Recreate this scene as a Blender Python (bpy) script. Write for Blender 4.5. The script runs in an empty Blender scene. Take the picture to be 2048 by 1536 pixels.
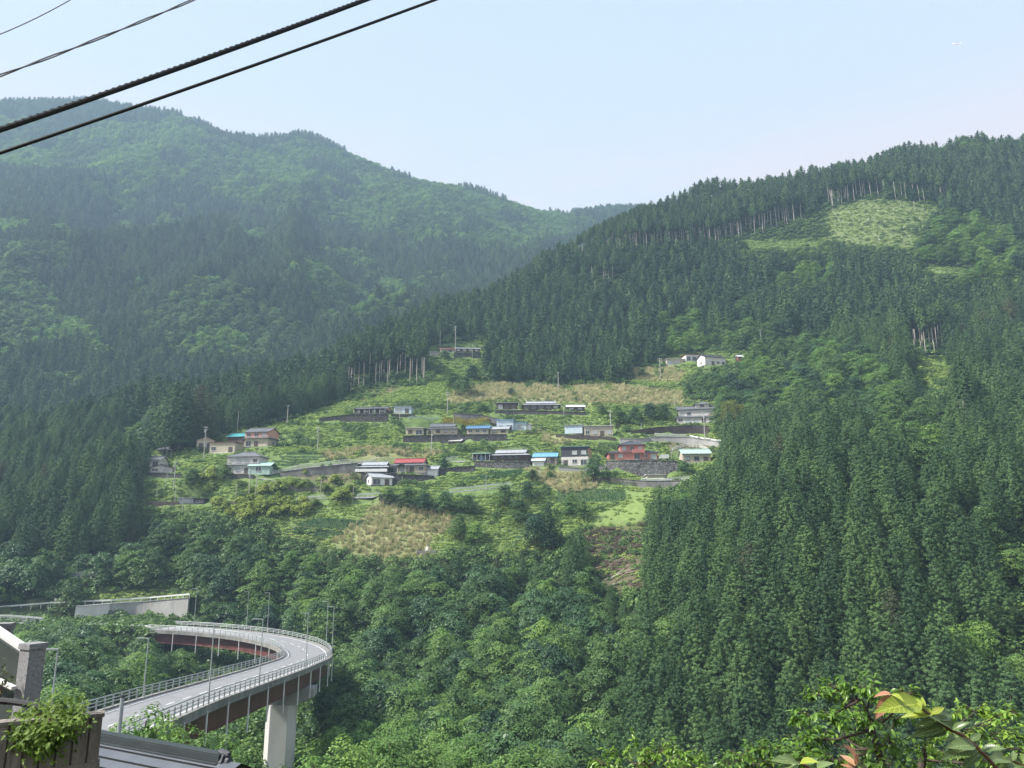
import bpy, math, random
import numpy as np
from mathutils import Vector, Matrix

# ------------------------------------------------------------------ camera, world, sun
SC = bpy.context.scene
COL = SC.collection
F = 1500.0 / 2048.0            # focal length in picture widths
TH = math.radians(11.75)       # camera looks a little up
cam_d = bpy.data.cameras.new('camera')
cam_d.sensor_width = 36.0
cam_d.lens = 36.0 * F
cam_d.clip_start = 0.05
cam_d.clip_end = 6000.0
cam = bpy.data.objects.new('camera', cam_d)
COL.objects.link(cam)
cam.location = (0, 0, 0)
cam.rotation_euler = (math.radians(90) + TH, 0, 0)
SC.camera = cam

SUN_EL, SUN_AZ = math.radians(46), math.radians(-100)   # soft evening light from behind the camera's left shoulder
W = bpy.data.worlds.new('World')
SC.world = W
W.use_nodes = True
nt = W.node_tree
nt.nodes.clear()
def wn(t, **k):
    n = nt.nodes.new(t)
    for a, b in k.items():
        setattr(n, a, b)
    return n
wout = wn('ShaderNodeOutputWorld')
bg = wn('ShaderNodeBackground')
sky = wn('ShaderNodeTexSky', sky_type='NISHITA')
sky.sun_disc = False
sky.sun_elevation = SUN_EL
sky.sun_rotation = SUN_AZ
sky.altitude = 400
sky.air_density = 1.0
sky.dust_density = 1.5
sky.ozone_density = 1.5
bg.inputs['Strength'].default_value = 0.074
tc = wn('ShaderNodeTexCoord')
sep = wn('ShaderNodeSeparateXYZ')
nt.links.new(tc.outputs['Generated'], sep.inputs[0])
# thin high veil that whitens the evening sky, whiter low down
veil = wn('ShaderNodeValToRGB')
cr = veil.color_ramp
cr.elements[0].position = 0.0;  cr.elements[0].color = (4.9, 4.8, 5.0, 1)
cr.elements[1].position = 1.0;  cr.elements[1].color = (3.2, 4.1, 5.5, 1)
e = cr.elements.new(0.26); e.color = (4.75, 4.85, 5.2, 1)
e = cr.elements.new(0.42); e.color = (4.5, 4.85, 5.35, 1)
e = cr.elements.new(0.62); e.color = (3.9, 4.6, 5.5, 1)
nt.links.new(sep.outputs['Z'], veil.inputs[0])
mix = wn('ShaderNodeMixRGB')
mix.inputs[0].default_value = 0.92
nt.links.new(sky.outputs[0], mix.inputs[1])
nt.links.new(veil.outputs[0], mix.inputs[2])
# pink evening wisps low above the ridges
mp = wn('ShaderNodeMapping'); mp.inputs['Scale'].default_value = (1.5, 1.5, 8.0); mp.inputs['Location'].default_value = (0.35, 0.0, 0.6)
nt.links.new(tc.outputs['Generated'], mp.inputs[0])
nz = wn('ShaderNodeTexNoise'); nz.inputs['Scale'].default_value = 1.6; nz.inputs['Detail'].default_value = 6; nz.inputs['Roughness'].default_value = 0.6
nt.links.new(mp.outputs[0], nz.inputs[0])
r1 = wn('ShaderNodeValToRGB'); r1.color_ramp.elements[0].position = 0.40; r1.color_ramp.elements[1].position = 0.60
nt.links.new(nz.outputs[0], r1.inputs[0])
r2 = wn('ShaderNodeMapRange'); r2.inputs[1].default_value = 0.38; r2.inputs[2].default_value = 0.52; r2.inputs[3].default_value = 0.95; r2.inputs[4].default_value = 0.0
nt.links.new(sep.outputs['Z'], r2.inputs[0])
mm = wn('ShaderNodeMath', operation='MULTIPLY')
nt.links.new(r1.outputs[0], mm.inputs[0]); nt.links.new(r2.outputs[0], mm.inputs[1])
mix2 = wn('ShaderNodeMixRGB'); mix2.inputs[2].default_value = (5.5, 4.45, 4.3, 1)
nt.links.new(mm.outputs[0], mix2.inputs[0]); nt.links.new(mix.outputs[0], mix2.inputs[1])
nt.links.new(mix2.outputs[0], bg.inputs['Color'])
nt.links.new(bg.outputs[0], wout.inputs[0])

sd = bpy.data.lights.new('sun', 'SUN')
sd.energy = 4.6
sd.angle = math.radians(7)
sd.color = (1.0, 0.95, 0.88)
sun = bpy.data.objects.new('sun', sd)
COL.objects.link(sun)
sdir = Vector((math.cos(SUN_EL) * math.sin(SUN_AZ), math.cos(SUN_EL) * math.cos(SUN_AZ), math.sin(SUN_EL)))
sun.rotation_euler = sdir.to_track_quat('Z', 'Y').to_euler()
sun.location = (0, 0, 900)

SC.view_settings.view_transform = 'Standard'
SC.view_settings.look = 'None'
SC.view_settings.exposure = 1.32
SC.view_settings.gamma = 1.0
SC.render.engine = 'CYCLES'
SC.cycles.use_denoising = True
SC.cycles.max_bounces = 6
SC.cycles.diffuse_bounces = 2
SC.cycles.glossy_bounces = 2
SC.cycles.transmission_bounces = 2
SC.cycles.volume_bounces = 0
SC.cycles.transparent_max_bounces = 6
SC.cycles.use_adaptive_sampling = True
SC.cycles.adaptive_threshold = 0.02

RNG = np.random.default_rng(7)
random.seed(7)

# ------------------------------------------------------------------ picture <-> place
cT, sT = math.cos(TH), math.sin(TH)
def P(px, py, d):
    """the point that the photograph shows at pixel (px, py), d metres ahead"""
    u, v = (px - 1024) / 1500.0, (768 - py) / 1500.0
    k = d / (cT - v * sT)
    return np.array([u * k, d, (sT + v * cT) * k])
def proj(p):
    p = np.atleast_2d(np.asarray(p, float))
    zc = p[:, 1] * cT + p[:, 2] * sT
    yc = -p[:, 1] * sT + p[:, 2] * cT
    zc = np.maximum(zc, 0.01)
    return 1024 + 1500 * p[:, 0] / zc, 768 - 1500 * yc / zc, zc

# ------------------------------------------------------------------ terrain
NEAR = """
-300 1240 215 0|-300 1060 250 12|-300 900 300 14|-300 780 370 20
0 1400 90 8|0 1290 150 8|0 1242 205 0|0 1208 218 0|0 1165 228 0|0 1075 242 0|0 960 268 14|0 870 310 16|0 815 345 20
150 1240 208 0|150 1200 220 0|150 1160 230 0|150 1060 246 0
300 1440 80 9|300 1330 135 9|300 1262 205 0|300 1232 219 0|300 1200 222 0|300 1165 230 0|300 1060 246 0|300 1000 256 0|300 940 270 0|300 905 285 0|300 840 315 16|300 752 350 20
500 1500 76 10|450 1335 172 9|500 1215 208 9|500 1110 228 0|500 1050 240 0|500 1000 252 0|500 940 266 0|500 890 282 0|500 850 302 0|500 800 325 14|500 725 365 20
600 1500 115 12|600 1300 165 12
700 1250 182 9|700 1160 208 9|700 1100 226 0|700 1050 237 0|700 1000 249 0|700 960 258 0|700 920 272 0|700 880 286 0|700 830 305 0|700 800 325 0|700 740 350 14|700 660 410 20
900 1550 95 9|900 1450 122 9|900 1300 165 9|900 1150 212 8|900 1110 224 0|900 1050 237 0|900 1000 248 0|900 970 257 0|900 920 272 0|900 880 288 0|900 830 306 0|900 790 325 0|900 760 345 1|910 705 385 0|900 680 397 0|900 625 425 16|860 585 445 20
1080 1450 120 9|1080 1300 160 9|1080 1150 205 8|1080 1100 222 0|1080 1050 237 0|1080 1000 248 0|1080 970 257 0|1080 920 272 0|1080 880 288 0|1080 830 306 0|1080 770 345 0|1080 740 360 8|1080 650 400 16|1080 560 440 18|1080 503 468 20
1250 1500 118 10|1250 1400 137 9|1250 1250 170 8|1250 1150 200 0|1250 1060 228 0|1250 1000 246 0|1250 960 256 0|1250 920 270 0|1250 880 288 0|1250 840 303 0|1250 780 335 0|1250 745 355 0|1250 650 385 16|1250 550 420 18|1250 485 445 0|1165 468 470 22|1250 432 474 22|1330 392 485 22
1400 1480 120 12|1400 1350 132 12|1400 1200 148 12|1400 1100 166 12|1400 1000 200 12|1400 960 252 0|1400 920 270 0|1400 880 290 0|1400 850 302 0|1400 790 330 0|1400 740 350 0|1400 718 358 0|1400 640 385 16|1400 550 420 18|1400 477 445 0|1400 358 500 22
1600 1480 117 12|1600 1350 127 12|1600 1200 140 12|1600 1050 156 12|1600 950 174 12|1600 850 215 12|1600 780 275 11|1600 700 310 11|1600 620 350 14|1600 550 385 14|1600 480 425 0|1600 343 500 22
1800 1480 115 12|1800 1350 125 12|1800 1200 137 12|1800 1050 151 12|1800 950 164 12|1800 880 180 12|1800 800 215 12|1800 728 285 0|1800 640 330 16|1800 560 365 16|1790 480 395 0|1750 400 430 0|1800 287 490 22
2048 1450 114 12|2048 1300 124 12|2048 1100 140 12|2048 950 162 12|2048 800 210 14|2048 650 300 15|2048 548 350 0|2048 450 395 9|2048 350 440 16|1930 258 484 22|2048 258 480 22
2350 1400 112 12|2350 1100 138 12|2350 800 205 14|2350 500 370 14|2350 272 480 22
"""
FAR = """
-300 780 440 12|0 780 450 12|300 780 470 12|600 780 490 12|900 700 560 12
-300 700 470 12|0 700 478 12|300 700 520 12|600 700 530 12
-300 600 530 12|0 600 520 12|120 600 560 12|300 600 580 12|600 600 610 12|900 600 660 12
-300 500 630 12|0 500 620 12|300 500 690 12|600 500 720 12|900 500 790 12|1050 500 860 12
-300 400 770 12|0 400 780 12|300 400 830 12|600 400 890 12|900 430 930 12|1100 480 960 12
-300 300 930 12|0 300 940 12|100 262 1030 12|190 238 1040 12|270 290 1000 12|360 268 1020 12|480 330 1010 12|600 306 1050 12|700 352 1040 12|600 350 960 12|480 395 900 12
-300 200 1150 10|0 206 1150 10|100 208 1150 10|180 203 1150 10|240 218 1160 10|300 230 1150 10|360 228 1130 10|400 246 1120 10|440 268 1140 10|500 292 1150 10|550 285 1150 10|600 268 1150 10|640 276 1150 10|700 306 1140 10|760 331 1140 10|850 373 1130 10|940 376 1130 10|1000 401 1130 10|1090 440 1150 10|1150 435 1200 10|1200 437 1250 10|1300 452 1300 10|1500 452 1300 10|1900 455 1300 10
"""
def parse(s):
    out = []
    for line in s.strip().splitlines():
        for q in line.split('|'):
            a = [float(t) for t in q.split()]
            p = P(a[0], a[1], a[2]); p[2] -= a[3] * (0.66 if a[3] >= 16 else 0.9 if a[3] >= 11.5 else 1.0)
            out.append((a, p))
    return out
near_pts = parse(NEAR); far_pts = parse(FAR)
A = [p for _, p in near_pts]
for x in (-260, -120, -60, 0, 60, 120, 260):
    for y, z in ((-60, 4), (-20, -4), (0, -9), (15, -14), (32, -24), (55, -35), (78, -40)):
        A.append(np.array([x * (0.5 + max(y, 0) / 90.0), y, z]))
crest = [(q, p) for q, p in near_pts if q[3] >= 20]
for q, p in crest:
    for dd, dz in ((45, 30), (110, 90), (300, 260)):
        s = (p[1] + dd) / p[1]
        A.append(np.array([p[0] * s, p[1] + dd, p[2] - dz]))
A = np.array(A)
B = [p for _, p in far_pts]
for q, p in far_pts:
    if q[2] >= 1120:
        for dd, dz in ((60, 30), (260, 200)):
            s = (p[1] + dd) / p[1]
            B.append(np.array([p[0] * s, p[1] + dd, p[2] - dz]))
for x in (-300, 0, 300):
    B.append(np.array([x, 380, 20])); B.append(np.array([x, 300, -40]))
B.append(np.array([500, 700, 40])); B.append(np.array([800, 900, 60]))
B = np.array(B)
def rbf(pts, lam):
    n = len(pts)
    xy = pts[:, :2] / 100.0
    D = np.sqrt(((xy[:, None] - xy[None]) ** 2).sum(-1))
    M = np.zeros((n + 3, n + 3))
    M[:n, :n] = D - lam * np.eye(n)
    M[:n, n:] = np.c_[np.ones(n), xy]
    M[n:, :n] = M[:n, n:].T
    w = np.linalg.solve(M, np.r_[pts[:, 2], 0, 0, 0])
    def f(x, y):
        sh = x.shape
        q = np.c_[x.ravel(), y.ravel()] / 100.0
        out = np.empty(len(q))
        for i in range(0, len(q), 20000):
            c = q[i:i + 20000]
            d = np.sqrt(((c[:, None] - xy[None]) ** 2).sum(-1))
            out[i:i + 20000] = d @ w[:n] + w[n] + c @ w[n + 1:]
        return out.reshape(sh)
    return f
fn, ff = rbf(A, 0.02), rbf(B, 0.006)

def vnoise(x, y, seed=0):
    r = np.random.default_rng(seed).random((256, 256))
    xi, yi = np.floor(x).astype(int), np.floor(y).astype(int)
    fx, fy = x - xi, y - yi
    fx = fx * fx * (3 - 2 * fx); fy = fy * fy * (3 - 2 * fy)
    g = lambda a, b: r[a & 255, b & 255]
    return (g(xi, yi) * (1 - fx) + g(xi + 1, yi) * fx) * (1 - fy) + (g(xi, yi + 1) * (1 - fx) + g(xi + 1, yi + 1) * fx) * fy
def fbm(x, y, sc, oct=4, seed=0):
    s, a, t = 0.0, 1.0, 0.0
    for i in range(oct):
        s = s + a * vnoise(x / sc * 2 ** i + 13.7 * i, y / sc * 2 ** i + 7.1 * i, seed + i)
        t += a; a *= 0.5
    return s / t

GX = np.arange(-1150, 900.1, 3.0)
gy = [-60.0]
while gy[-1] < 1500:
    y = gy[-1]
    gy.append(y + (2.4 if y < 520 else 2.4 + (y - 520) / 90.0))
GY = np.array(gy)
XX, YY = np.meshgrid(GX, GY)
Zn = fn(XX, YY)
Zf = ff(XX, YY)
rid = 1 - np.abs(2 * fbm(XX * 0.8 + YY * 0.3, YY * 0.35 - XX * 0.25, 95, 4, 3) - 1)
Zf = Zf + (rid - 0.75) * 85 * np.clip((YY - 480) / 150, 0, 1) * np.clip((1060 - YY) / 260, 0.0, 1)
Zn = Zn + (fbm(XX, YY, 22, 4, 11) - 0.5) * 3.0 * np.clip((YY - 60) / 60, 0, 1)
ZZ = np.maximum(Zn, Zf)

def height(x, y, Z=None):
    Z = ZZ if Z is None else Z
    x = np.atleast_1d(np.asarray(x, float)); y = np.atleast_1d(np.asarray(y, float))
    i = np.clip(np.searchsorted(GX, x) - 1, 0, len(GX) - 2); j = np.clip(np.searchsorted(GY, y) - 1, 0, len(GY) - 2)
    fx = np.clip((x - GX[i]) / (GX[i + 1] - GX[i]), 0, 1); fy = np.clip((y - GY[j]) / (GY[j + 1] - GY[j]), 0, 1)
    return (Z[j, i] * (1 - fx) + Z[j, i + 1] * fx) * (1 - fy) + (Z[j + 1, i] * (1 - fx) + Z[j + 1, i + 1] * fx) * fy
def hit(px, py, ymin=30.0, ymax=1400.0):
    """where the line of sight through a pixel meets the ground"""
    d = np.concatenate([np.arange(ymin, 520, 0.75), np.arange(520, ymax, 3.0)])
    u, v = (px - 1024) / 1500.0, (768 - py) / 1500.0
    k = d / (cT - v * sT)
    x, z = u * k, (sT + v * cT) * k
    g = height(x, d)
    w = np.where(z <= g)[0]
    if len(w) == 0:
        return np.array([x[-1], d[-1], g[-1]])
    i = w[0]
    if i == 0:
        return np.array([x[0], d[0], g[0]])
    a, b = z[i - 1] - g[i - 1], g[i] - z[i]
    t = a / max(a + b, 1e-9)
    D = d[i - 1] + (d[i] - d[i - 1]) * t
    return P(px, py, D)
def gz(x, y):
    return float(height(x, y)[0])

# ------------------------------------------------------------------ mesh helpers
class MB:
    """collects faces into one mesh"""
    def __init__(s):
        s.v = []; s.f = []; s.m = []; s.mi = 0
    def add(s, vs, fs):
        n = len(s.v)
        s.v.extend([tuple(float(c) for c in p) for p in vs])
        s.f.extend([tuple(i + n for i in f) for f in fs])
        s.m.extend([s.mi] * len(fs))
        return s
    def box(s, x0, x1, y0, y1, z0, z1):
        vs = [(x, y, z) for z in (z0, z1) for y in (y0, y1) for x in (x0, x1)]
        return s.add(vs, [(0, 2, 3, 1), (4, 5, 7, 6), (0, 1, 5, 4), (2, 6, 7, 3), (0, 4, 6, 2), (1, 3, 7, 5)])
    def beam(s, a, b, w, h=None, up=(0, 0, 1)):
        h = h or w
        a, b = Vector(a), Vector(b)
        d = (b - a).normalized(); up = Vector(up)
        if abs(d.dot(up)) > 0.98: up = Vector((0, 1, 0))
        sx = d.cross(up).normalized() * (w / 2); sz = sx.cross(d).normalized() * (h / 2)
        vs = [a - sx - sz, a + sx - sz, a + sx + sz, a - sx + sz, b - sx - sz, b + sx - sz, b + sx + sz, b - sx + sz]
        return s.add(vs, [(0, 1, 2, 3), (7, 6, 5, 4), (0, 4, 5, 1), (1, 5, 6, 2), (2, 6, 7, 3), (3, 7, 4, 0)])
    def tube(s, pts, rad, n=8, cap=True):
        pts = [Vector(p) for p in pts]
        rad = [rad] * len(pts) if not hasattr(rad, '__len__') else rad
        base = len(s.v); prev = None
        for i, p in enumerate(pts):
            d = (pts[min(i + 1, len(pts) - 1)] - pts[max(i - 1, 0)]).normalized()
            up = Vector((0, 0, 1)) if abs(d.z) < 0.95 else Vector((0, 1, 0))
            if prev is not None: up = prev
            sx = d.cross(up).normalized(); sz = sx.cross(d).normalized(); prev = sz
            for k in range(n):
                t = 2 * math.pi * k / n
                s.v.append(tuple(p + sx * (math.cos(t) * rad[i]) + sz * (math.sin(t) * rad[i])))
        for i in range(len(pts) - 1):
            for k in range(n):
                a = base + i * n + k; b = base + i * n + (k + 1) % n
                s.f.append((a, b, b + n, a + n)); s.m.append(s.mi)
        if cap:
            s.f.append(tuple(base + k for k in range(n))[::-1]); s.m.append(s.mi)
            s.f.append(tuple(base + (len(pts) - 1) * n + k for k in range(n))); s.m.append(s.mi)
        return s
    def prism(s, poly, z0, z1):
        n = len(poly)
        vs = [(x, y, z0) for x, y in poly] + [(x, y, z1) for x, y in poly]
        return s.add(vs, [tuple(range(n))[::-1], tuple(range(n, 2 * n))] + [(i, (i + 1) % n, n + (i + 1) % n, n + i) for i in range(n)])
    def mesh(s, name, mats, smooth=False):
        me = bpy.data.meshes.new(name)
        me.from_pydata(s.v, [], s.f)
        for m in (mats if isinstance(mats, (list, tuple)) else [mats]): me.materials.append(m)
        if any(s.m): me.polygons.foreach_set('material_index', s.m)
        if smooth: me.polygons.foreach_set('use_smooth', [True] * len(s.f))
        me.update()
        return me
    def build(s, name, mats, parent=None, smooth=False):
        o = bpy.data.objects.new(name, s.mesh(name, mats, smooth))
        COL.objects.link(o)
        if parent is not None: o.parent = parent
        return o
def tag(o, label=None, cat=None, group=None, kind=None):
    if label: o['label'] = label
    if cat: o['category'] = cat
    if group: o['group'] = group
    if kind: o['kind'] = kind
    return o
def empty(name, loc, rz=0.0, label=None, cat=None, group=None):
    o = bpy.data.objects.new(name, None)
    o.empty_display_size = 0.3
    COL.objects.link(o)
    o.location = tuple(float(c) for c in loc); o.rotation_euler = (0, 0, rz)
    return tag(o, label, cat, group)
def copy_part(o, parent, loc=None, rz=None):
    c = o.copy(); COL.objects.link(c); c.parent = parent
    if loc is not None: c.location = loc
    if rz is not None: c.rotation_euler = (0, 0, rz)
    return c
def copy_tree(o, kids, loc, rz=0.0, sc=None):
    c = o.copy(); COL.objects.link(c)
    c.location = loc; c.rotation_euler = (0, 0, rz)
    if sc is not None: c.scale = sc
    for k in kids:
        d = k.copy(); COL.objects.link(d); d.parent = c
    return c
def fast_mesh(name, V, Q, mats, tint=None, attr='tint'):
    """mesh from numpy arrays of vertices and quads (or triangles)"""
    me = bpy.data.meshes.new(name)
    V = np.asarray(V, np.float32); Q = np.asarray(Q, np.int32)
    k = Q.shape[1]
    me.vertices.add(len(V)); me.vertices.foreach_set('co', V.ravel())
    me.loops.add(Q.size); me.loops.foreach_set('vertex_index', Q.ravel())
    me.polygons.add(len(Q)); me.polygons.foreach_set('loop_start', np.arange(0, Q.size, k, dtype=np.int32))
    try: me.polygons.foreach_set('loop_total', np.full(len(Q), k, np.int32))
    except Exception: pass
    if tint is not None:
        a = me.attributes.new(attr, 'FLOAT', 'POINT'); a.data.foreach_set('value', np.asarray(tint, np.float32))
    for m in (mats if isinstance(mats, (list, tuple)) else [mats]): me.materials.append(m)
    me.update(calc_edges=True)
    return me

# ------------------------------------------------------------------ materials
def newmat(name):
    m = bpy.data.materials.new(name); m.use_nodes = True
    t = m.node_tree; t.nodes.clear()
    o = t.nodes.new('ShaderNodeOutputMaterial')
    return m, t, o
def lerp3(c, k): return tuple(min(1, max(0, x * k)) for x in c[:3]) + (1,)
def mat(name, col, rough=0.7, var=0.25, scale=1.5, metal=0.0, stretch=None, bump=0.0, bscale=None, col2=None, spec=0.4):
    """paint, stone, metal ... with uneven colour and a little relief"""
    m, t, o = newmat(name)
    b = t.nodes.new('ShaderNodeBsdfPrincipled')
    b.inputs['Roughness'].default_value = rough; b.inputs['Metallic'].default_value = metal
    b.inputs['Specular IOR Level'].default_value = spec
    tc = t.nodes.new('ShaderNodeTexCoord'); mp = t.nodes.new('ShaderNodeMapping')
    if stretch: mp.inputs['Scale'].default_value = stretch
    t.links.new(tc.outputs['Object'], mp.inputs[0])
    n = t.nodes.new('ShaderNodeTexNoise'); n.inputs['Scale'].default_value = scale; n.inputs['Detail'].default_value = 7; n.inputs['Roughness'].default_value = 0.65
    t.links.new(mp.outputs[0], n.inputs['Vector'])
    r = t.nodes.new('ShaderNodeValToRGB')
    r.color_ramp.elements[0].position = 0.32; r.color_ramp.elements[1].position = 0.68
    r.color_ramp.elements[0].color = lerp3(col2 or col, 1 - var); r.color_ramp.elements[1].color = lerp3(col, 1 + var * 0.6)
    t.links.new(n.outputs[0], r.inputs[0]); t.links.new(r.outputs[0], b.inputs['Base Color'])
    if bump:
        n2 = t.nodes.new('ShaderNodeTexNoise'); n2.inputs['Scale'].default_value = bscale or scale * 6; n2.inputs['Detail'].default_value = 4
        t.links.new(mp.outputs[0], n2.inputs['Vector'])
        bp = t.nodes.new('ShaderNodeBump'); bp.inputs['Strength'].default_value = bump; bp.inputs['Distance'].default_value = 0.05
        t.links.new(n2.outputs[0], bp.inputs['Height']); t.links.new(bp.outputs[0], b.inputs['Normal'])
    t.links.new(b.outputs[0], o.inputs[0])
    return m
def stone_mat(name, c1, c2, scale, mortar=(0.05, 0.05, 0.045), bump=0.6):
    m, t, o = newmat(name)
    b = t.nodes.new('ShaderNodeBsdfPrincipled'); b.inputs['Roughness'].default_value = 0.9; b.inputs['Specular IOR Level'].default_value = 0.2
    tc = t.nodes.new('ShaderNodeTexCoord')
    v = t.nodes.new('ShaderNodeTexVoronoi'); v.inputs['Scale'].default_value = scale
    t.links.new(tc.outputs['Object'], v.inputs['Vector'])
    v2 = t.nodes.new('ShaderNodeTexVoronoi'); v2.feature = 'DISTANCE_TO_EDGE'; v2.inputs['Scale'].default_value = scale
    t.links.new(tc.outputs['Object'], v2.inputs['Vector'])
    s = t.nodes.new('ShaderNodeSeparateColor'); t.links.new(v.outputs['Color'], s.inputs[0])
    r = t.nodes.new('ShaderNodeValToRGB'); r.color_ramp.elements[0].color = tuple(c1) + (1,); r.color_ramp.elements[1].color = tuple(c2) + (1,)
    t.links.new(s.outputs[0], r.inputs[0])
    r2 = t.nodes.new('ShaderNodeValToRGB'); r2.color_ramp.elements[0].position = 0.03; r2.color_ramp.elements[1].position = 0.12
    t.links.new(v2.outputs[0], r2.inputs[0])
    mx = t.nodes.new('ShaderNodeMixRGB'); mx.inputs[1].default_value = tuple(mortar) + (1,)
    t.links.new(r2.outputs[0], mx.inputs[0]); t.links.new(r.outputs[0], mx.inputs[2])
    t.links.new(mx.outputs[0], b.inputs['Base Color'])
    bp = t.nodes.new('ShaderNodeBump'); bp.inputs['Strength'].default_value = bump; bp.inputs['Distance'].default_value = 0.08
    t.links.new(r2.outputs[0], bp.inputs['Height']); t.links.new(bp.outputs[0], b.inputs['Normal'])
    t.links.new(b.outputs[0], o.inputs[0])
    return m
def leaf_mat(name, lo, mid, hi, transl=0.3, rough=0.55, spec=0.25, veins=False):
    """foliage: every clump (attribute tint) and every plant has its own green"""
    m, t, o = newmat(name)
    at = t.nodes.new('ShaderNodeAttribute'); at.attribute_name = 'tint'
    oi = t.nodes.new('ShaderNodeObjectInfo')
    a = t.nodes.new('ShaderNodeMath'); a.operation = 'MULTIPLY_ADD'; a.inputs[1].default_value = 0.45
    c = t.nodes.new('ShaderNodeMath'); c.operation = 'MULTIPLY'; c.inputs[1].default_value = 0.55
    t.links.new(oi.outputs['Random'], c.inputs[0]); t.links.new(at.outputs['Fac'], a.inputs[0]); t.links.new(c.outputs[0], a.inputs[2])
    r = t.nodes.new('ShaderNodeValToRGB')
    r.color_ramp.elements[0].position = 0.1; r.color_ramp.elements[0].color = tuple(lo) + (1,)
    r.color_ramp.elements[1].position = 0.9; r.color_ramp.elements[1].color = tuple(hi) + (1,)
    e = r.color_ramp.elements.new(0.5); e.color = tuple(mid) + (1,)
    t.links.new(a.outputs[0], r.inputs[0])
    colour = r.outputs[0]; bump = None
    if veins:
        def mth(op, x1, x2):
            q = t.nodes.new('ShaderNodeMath'); q.operation = op
            for i_, v_ in enumerate((x1, x2)):
                if isinstance(v_, (int, float)): q.inputs[i_].default_value = v_
                elif v_ is not None: t.links.new(v_, q.inputs[i_])
            return q.outputs[0]
        al = t.nodes.new('ShaderNodeAttribute'); al.attribute_name = 'along'; si = t.nodes.new('ShaderNodeAttribute'); si.attribute_name = 'side'
        ab = mth('ABSOLUTE', si.outputs['Fac'], None)
        w_ = mth('SINE', mth('MULTIPLY', mth('SUBTRACT', al.outputs['Fac'], mth('MULTIPLY', ab, 0.16)), 75.0), None)
        w_ = mth('MAXIMUM', mth('POWER', mth('MAXIMUM', w_, 0.0), 5.0), mth('LESS_THAN', ab, 0.07))
        nn_ = t.nodes.new('ShaderNodeTexNoise'); nn_.inputs['Scale'].default_value = 40.0; nn_.inputs['Detail'].default_value = 4
        mxn = t.nodes.new('ShaderNodeMixRGB'); mxn.blend_type = 'MULTIPLY'; mxn.inputs[0].default_value = 0.45
        t.links.new(colour, mxn.inputs[1]); t.links.new(nn_.outputs[0], mxn.inputs[2])
        mv = t.nodes.new('ShaderNodeMixRGB'); mv.inputs[2].default_value = tuple(min(1, c_ * 1.5 + 0.04) for c_ in hi) + (1,)
        t.links.new(mth('MULTIPLY', w_, 0.42), mv.inputs[0]); t.links.new(mxn.outputs[0], mv.inputs[1]); colour = mv.outputs[0]
        bp = t.nodes.new('ShaderNodeBump'); bp.inputs['Strength'].default_value = 0.5; bp.inputs['Distance'].default_value = 0.002; bp.invert = True
        t.links.new(w_, bp.inputs['Height']); bump = bp.outputs[0]
    d = t.nodes.new('ShaderNodeBsdfPrincipled'); d.inputs['Roughness'].default_value = rough; d.inputs['Specular IOR Level'].default_value = spec
    t.links.new(colour, d.inputs['Base Color'])
    if bump is not None: t.links.new(bump, d.inputs['Normal'])
    tr = t.nodes.new('ShaderNodeBsdfTranslucent'); t.links.new(colour, tr.inputs[0])
    mx = t.nodes.new('ShaderNodeMixShader'); mx.inputs[0].default_value = transl
    t.links.new(d.outputs[0], mx.inputs[1]); t.links.new(tr.outputs[0], mx.inputs[2]); t.links.new(mx.outputs[0], o.inputs[0])
    return m
# ------------------------------------------------------------------ materials of the place
M = {}
M['plaster'] = mat('plaster_white', (0.62, 0.60, 0.56), 0.85, 0.22, 0.9)
M['cream'] = mat('wall_cream', (0.50, 0.45, 0.34), 0.85, 0.2, 0.9)
M['beige'] = mat('wall_beige', (0.46, 0.41, 0.33), 0.85, 0.2, 0.8)
M['pink'] = mat('wall_pink', (0.52, 0.20, 0.17), 0.8, 0.15, 0.9)
M['salmon'] = mat('wall_salmon', (0.60, 0.33, 0.24), 0.8, 0.15, 0.9)
M['brown'] = mat('wall_brown_boards', (0.085, 0.06, 0.045), 0.8, 0.35, 2.5, stretch=(6, 6, 0.5))
M['dark'] = mat('wall_dark_sheet', (0.05, 0.055, 0.065), 0.6, 0.2, 1.0)
M['white'] = mat('paint_white', (0.74, 0.75, 0.74), 0.6, 0.12, 1.2)
M['pale_blue'] = mat('paint_pale_blue', (0.50, 0.60, 0.66), 0.6, 0.15, 1.0)
M['tile_grey'] = mat('roof_tile_grey', (0.13, 0.135, 0.145), 0.55, 0.3, 1.2, bump=0.4)
M['tile_dark'] = mat('roof_tile_dark', (0.065, 0.068, 0.075), 0.5, 0.3, 1.2, bump=0.4)
M['roof_light'] = mat('roof_sheet_grey', (0.36, 0.38, 0.40), 0.45, 0.25, 0.8)
M['roof_white'] = mat('roof_sheet_white', (0.58, 0.59, 0.58), 0.5, 0.2, 0.8)
M['roof_blue'] = mat('roof_sheet_blue', (0.10, 0.21, 0.34), 0.45, 0.2, 0.8)
M['roof_sky'] = mat('roof_sheet_light_blue', (0.16, 0.36, 0.50), 0.45, 0.2, 0.8)
M['roof_teal'] = mat('roof_sheet_teal', (0.08, 0.36, 0.38), 0.45, 0.2, 0.8)
M['roof_green'] = mat('roof_sheet_pale_green', (0.36, 0.50, 0.45), 0.5, 0.2, 0.8)
M['roof_red'] = mat('roof_sheet_red', (0.33, 0.07, 0.07), 0.5, 0.2, 0.8)
M['roof_rust'] = mat('roof_sheet_rust', (0.19, 0.07, 0.055), 0.7, 0.35, 0.8)
M['glass'] = mat('window_glass', (0.05, 0.06, 0.07), 0.12, 0.3, 0.6, spec=0.6)
M['curtain'] = mat('window_curtained', (0.42, 0.45, 0.46), 0.3, 0.25, 1.2)
M['frame'] = mat('window_frame', (0.55, 0.56, 0.56), 0.4, 0.1, 2)
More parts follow.
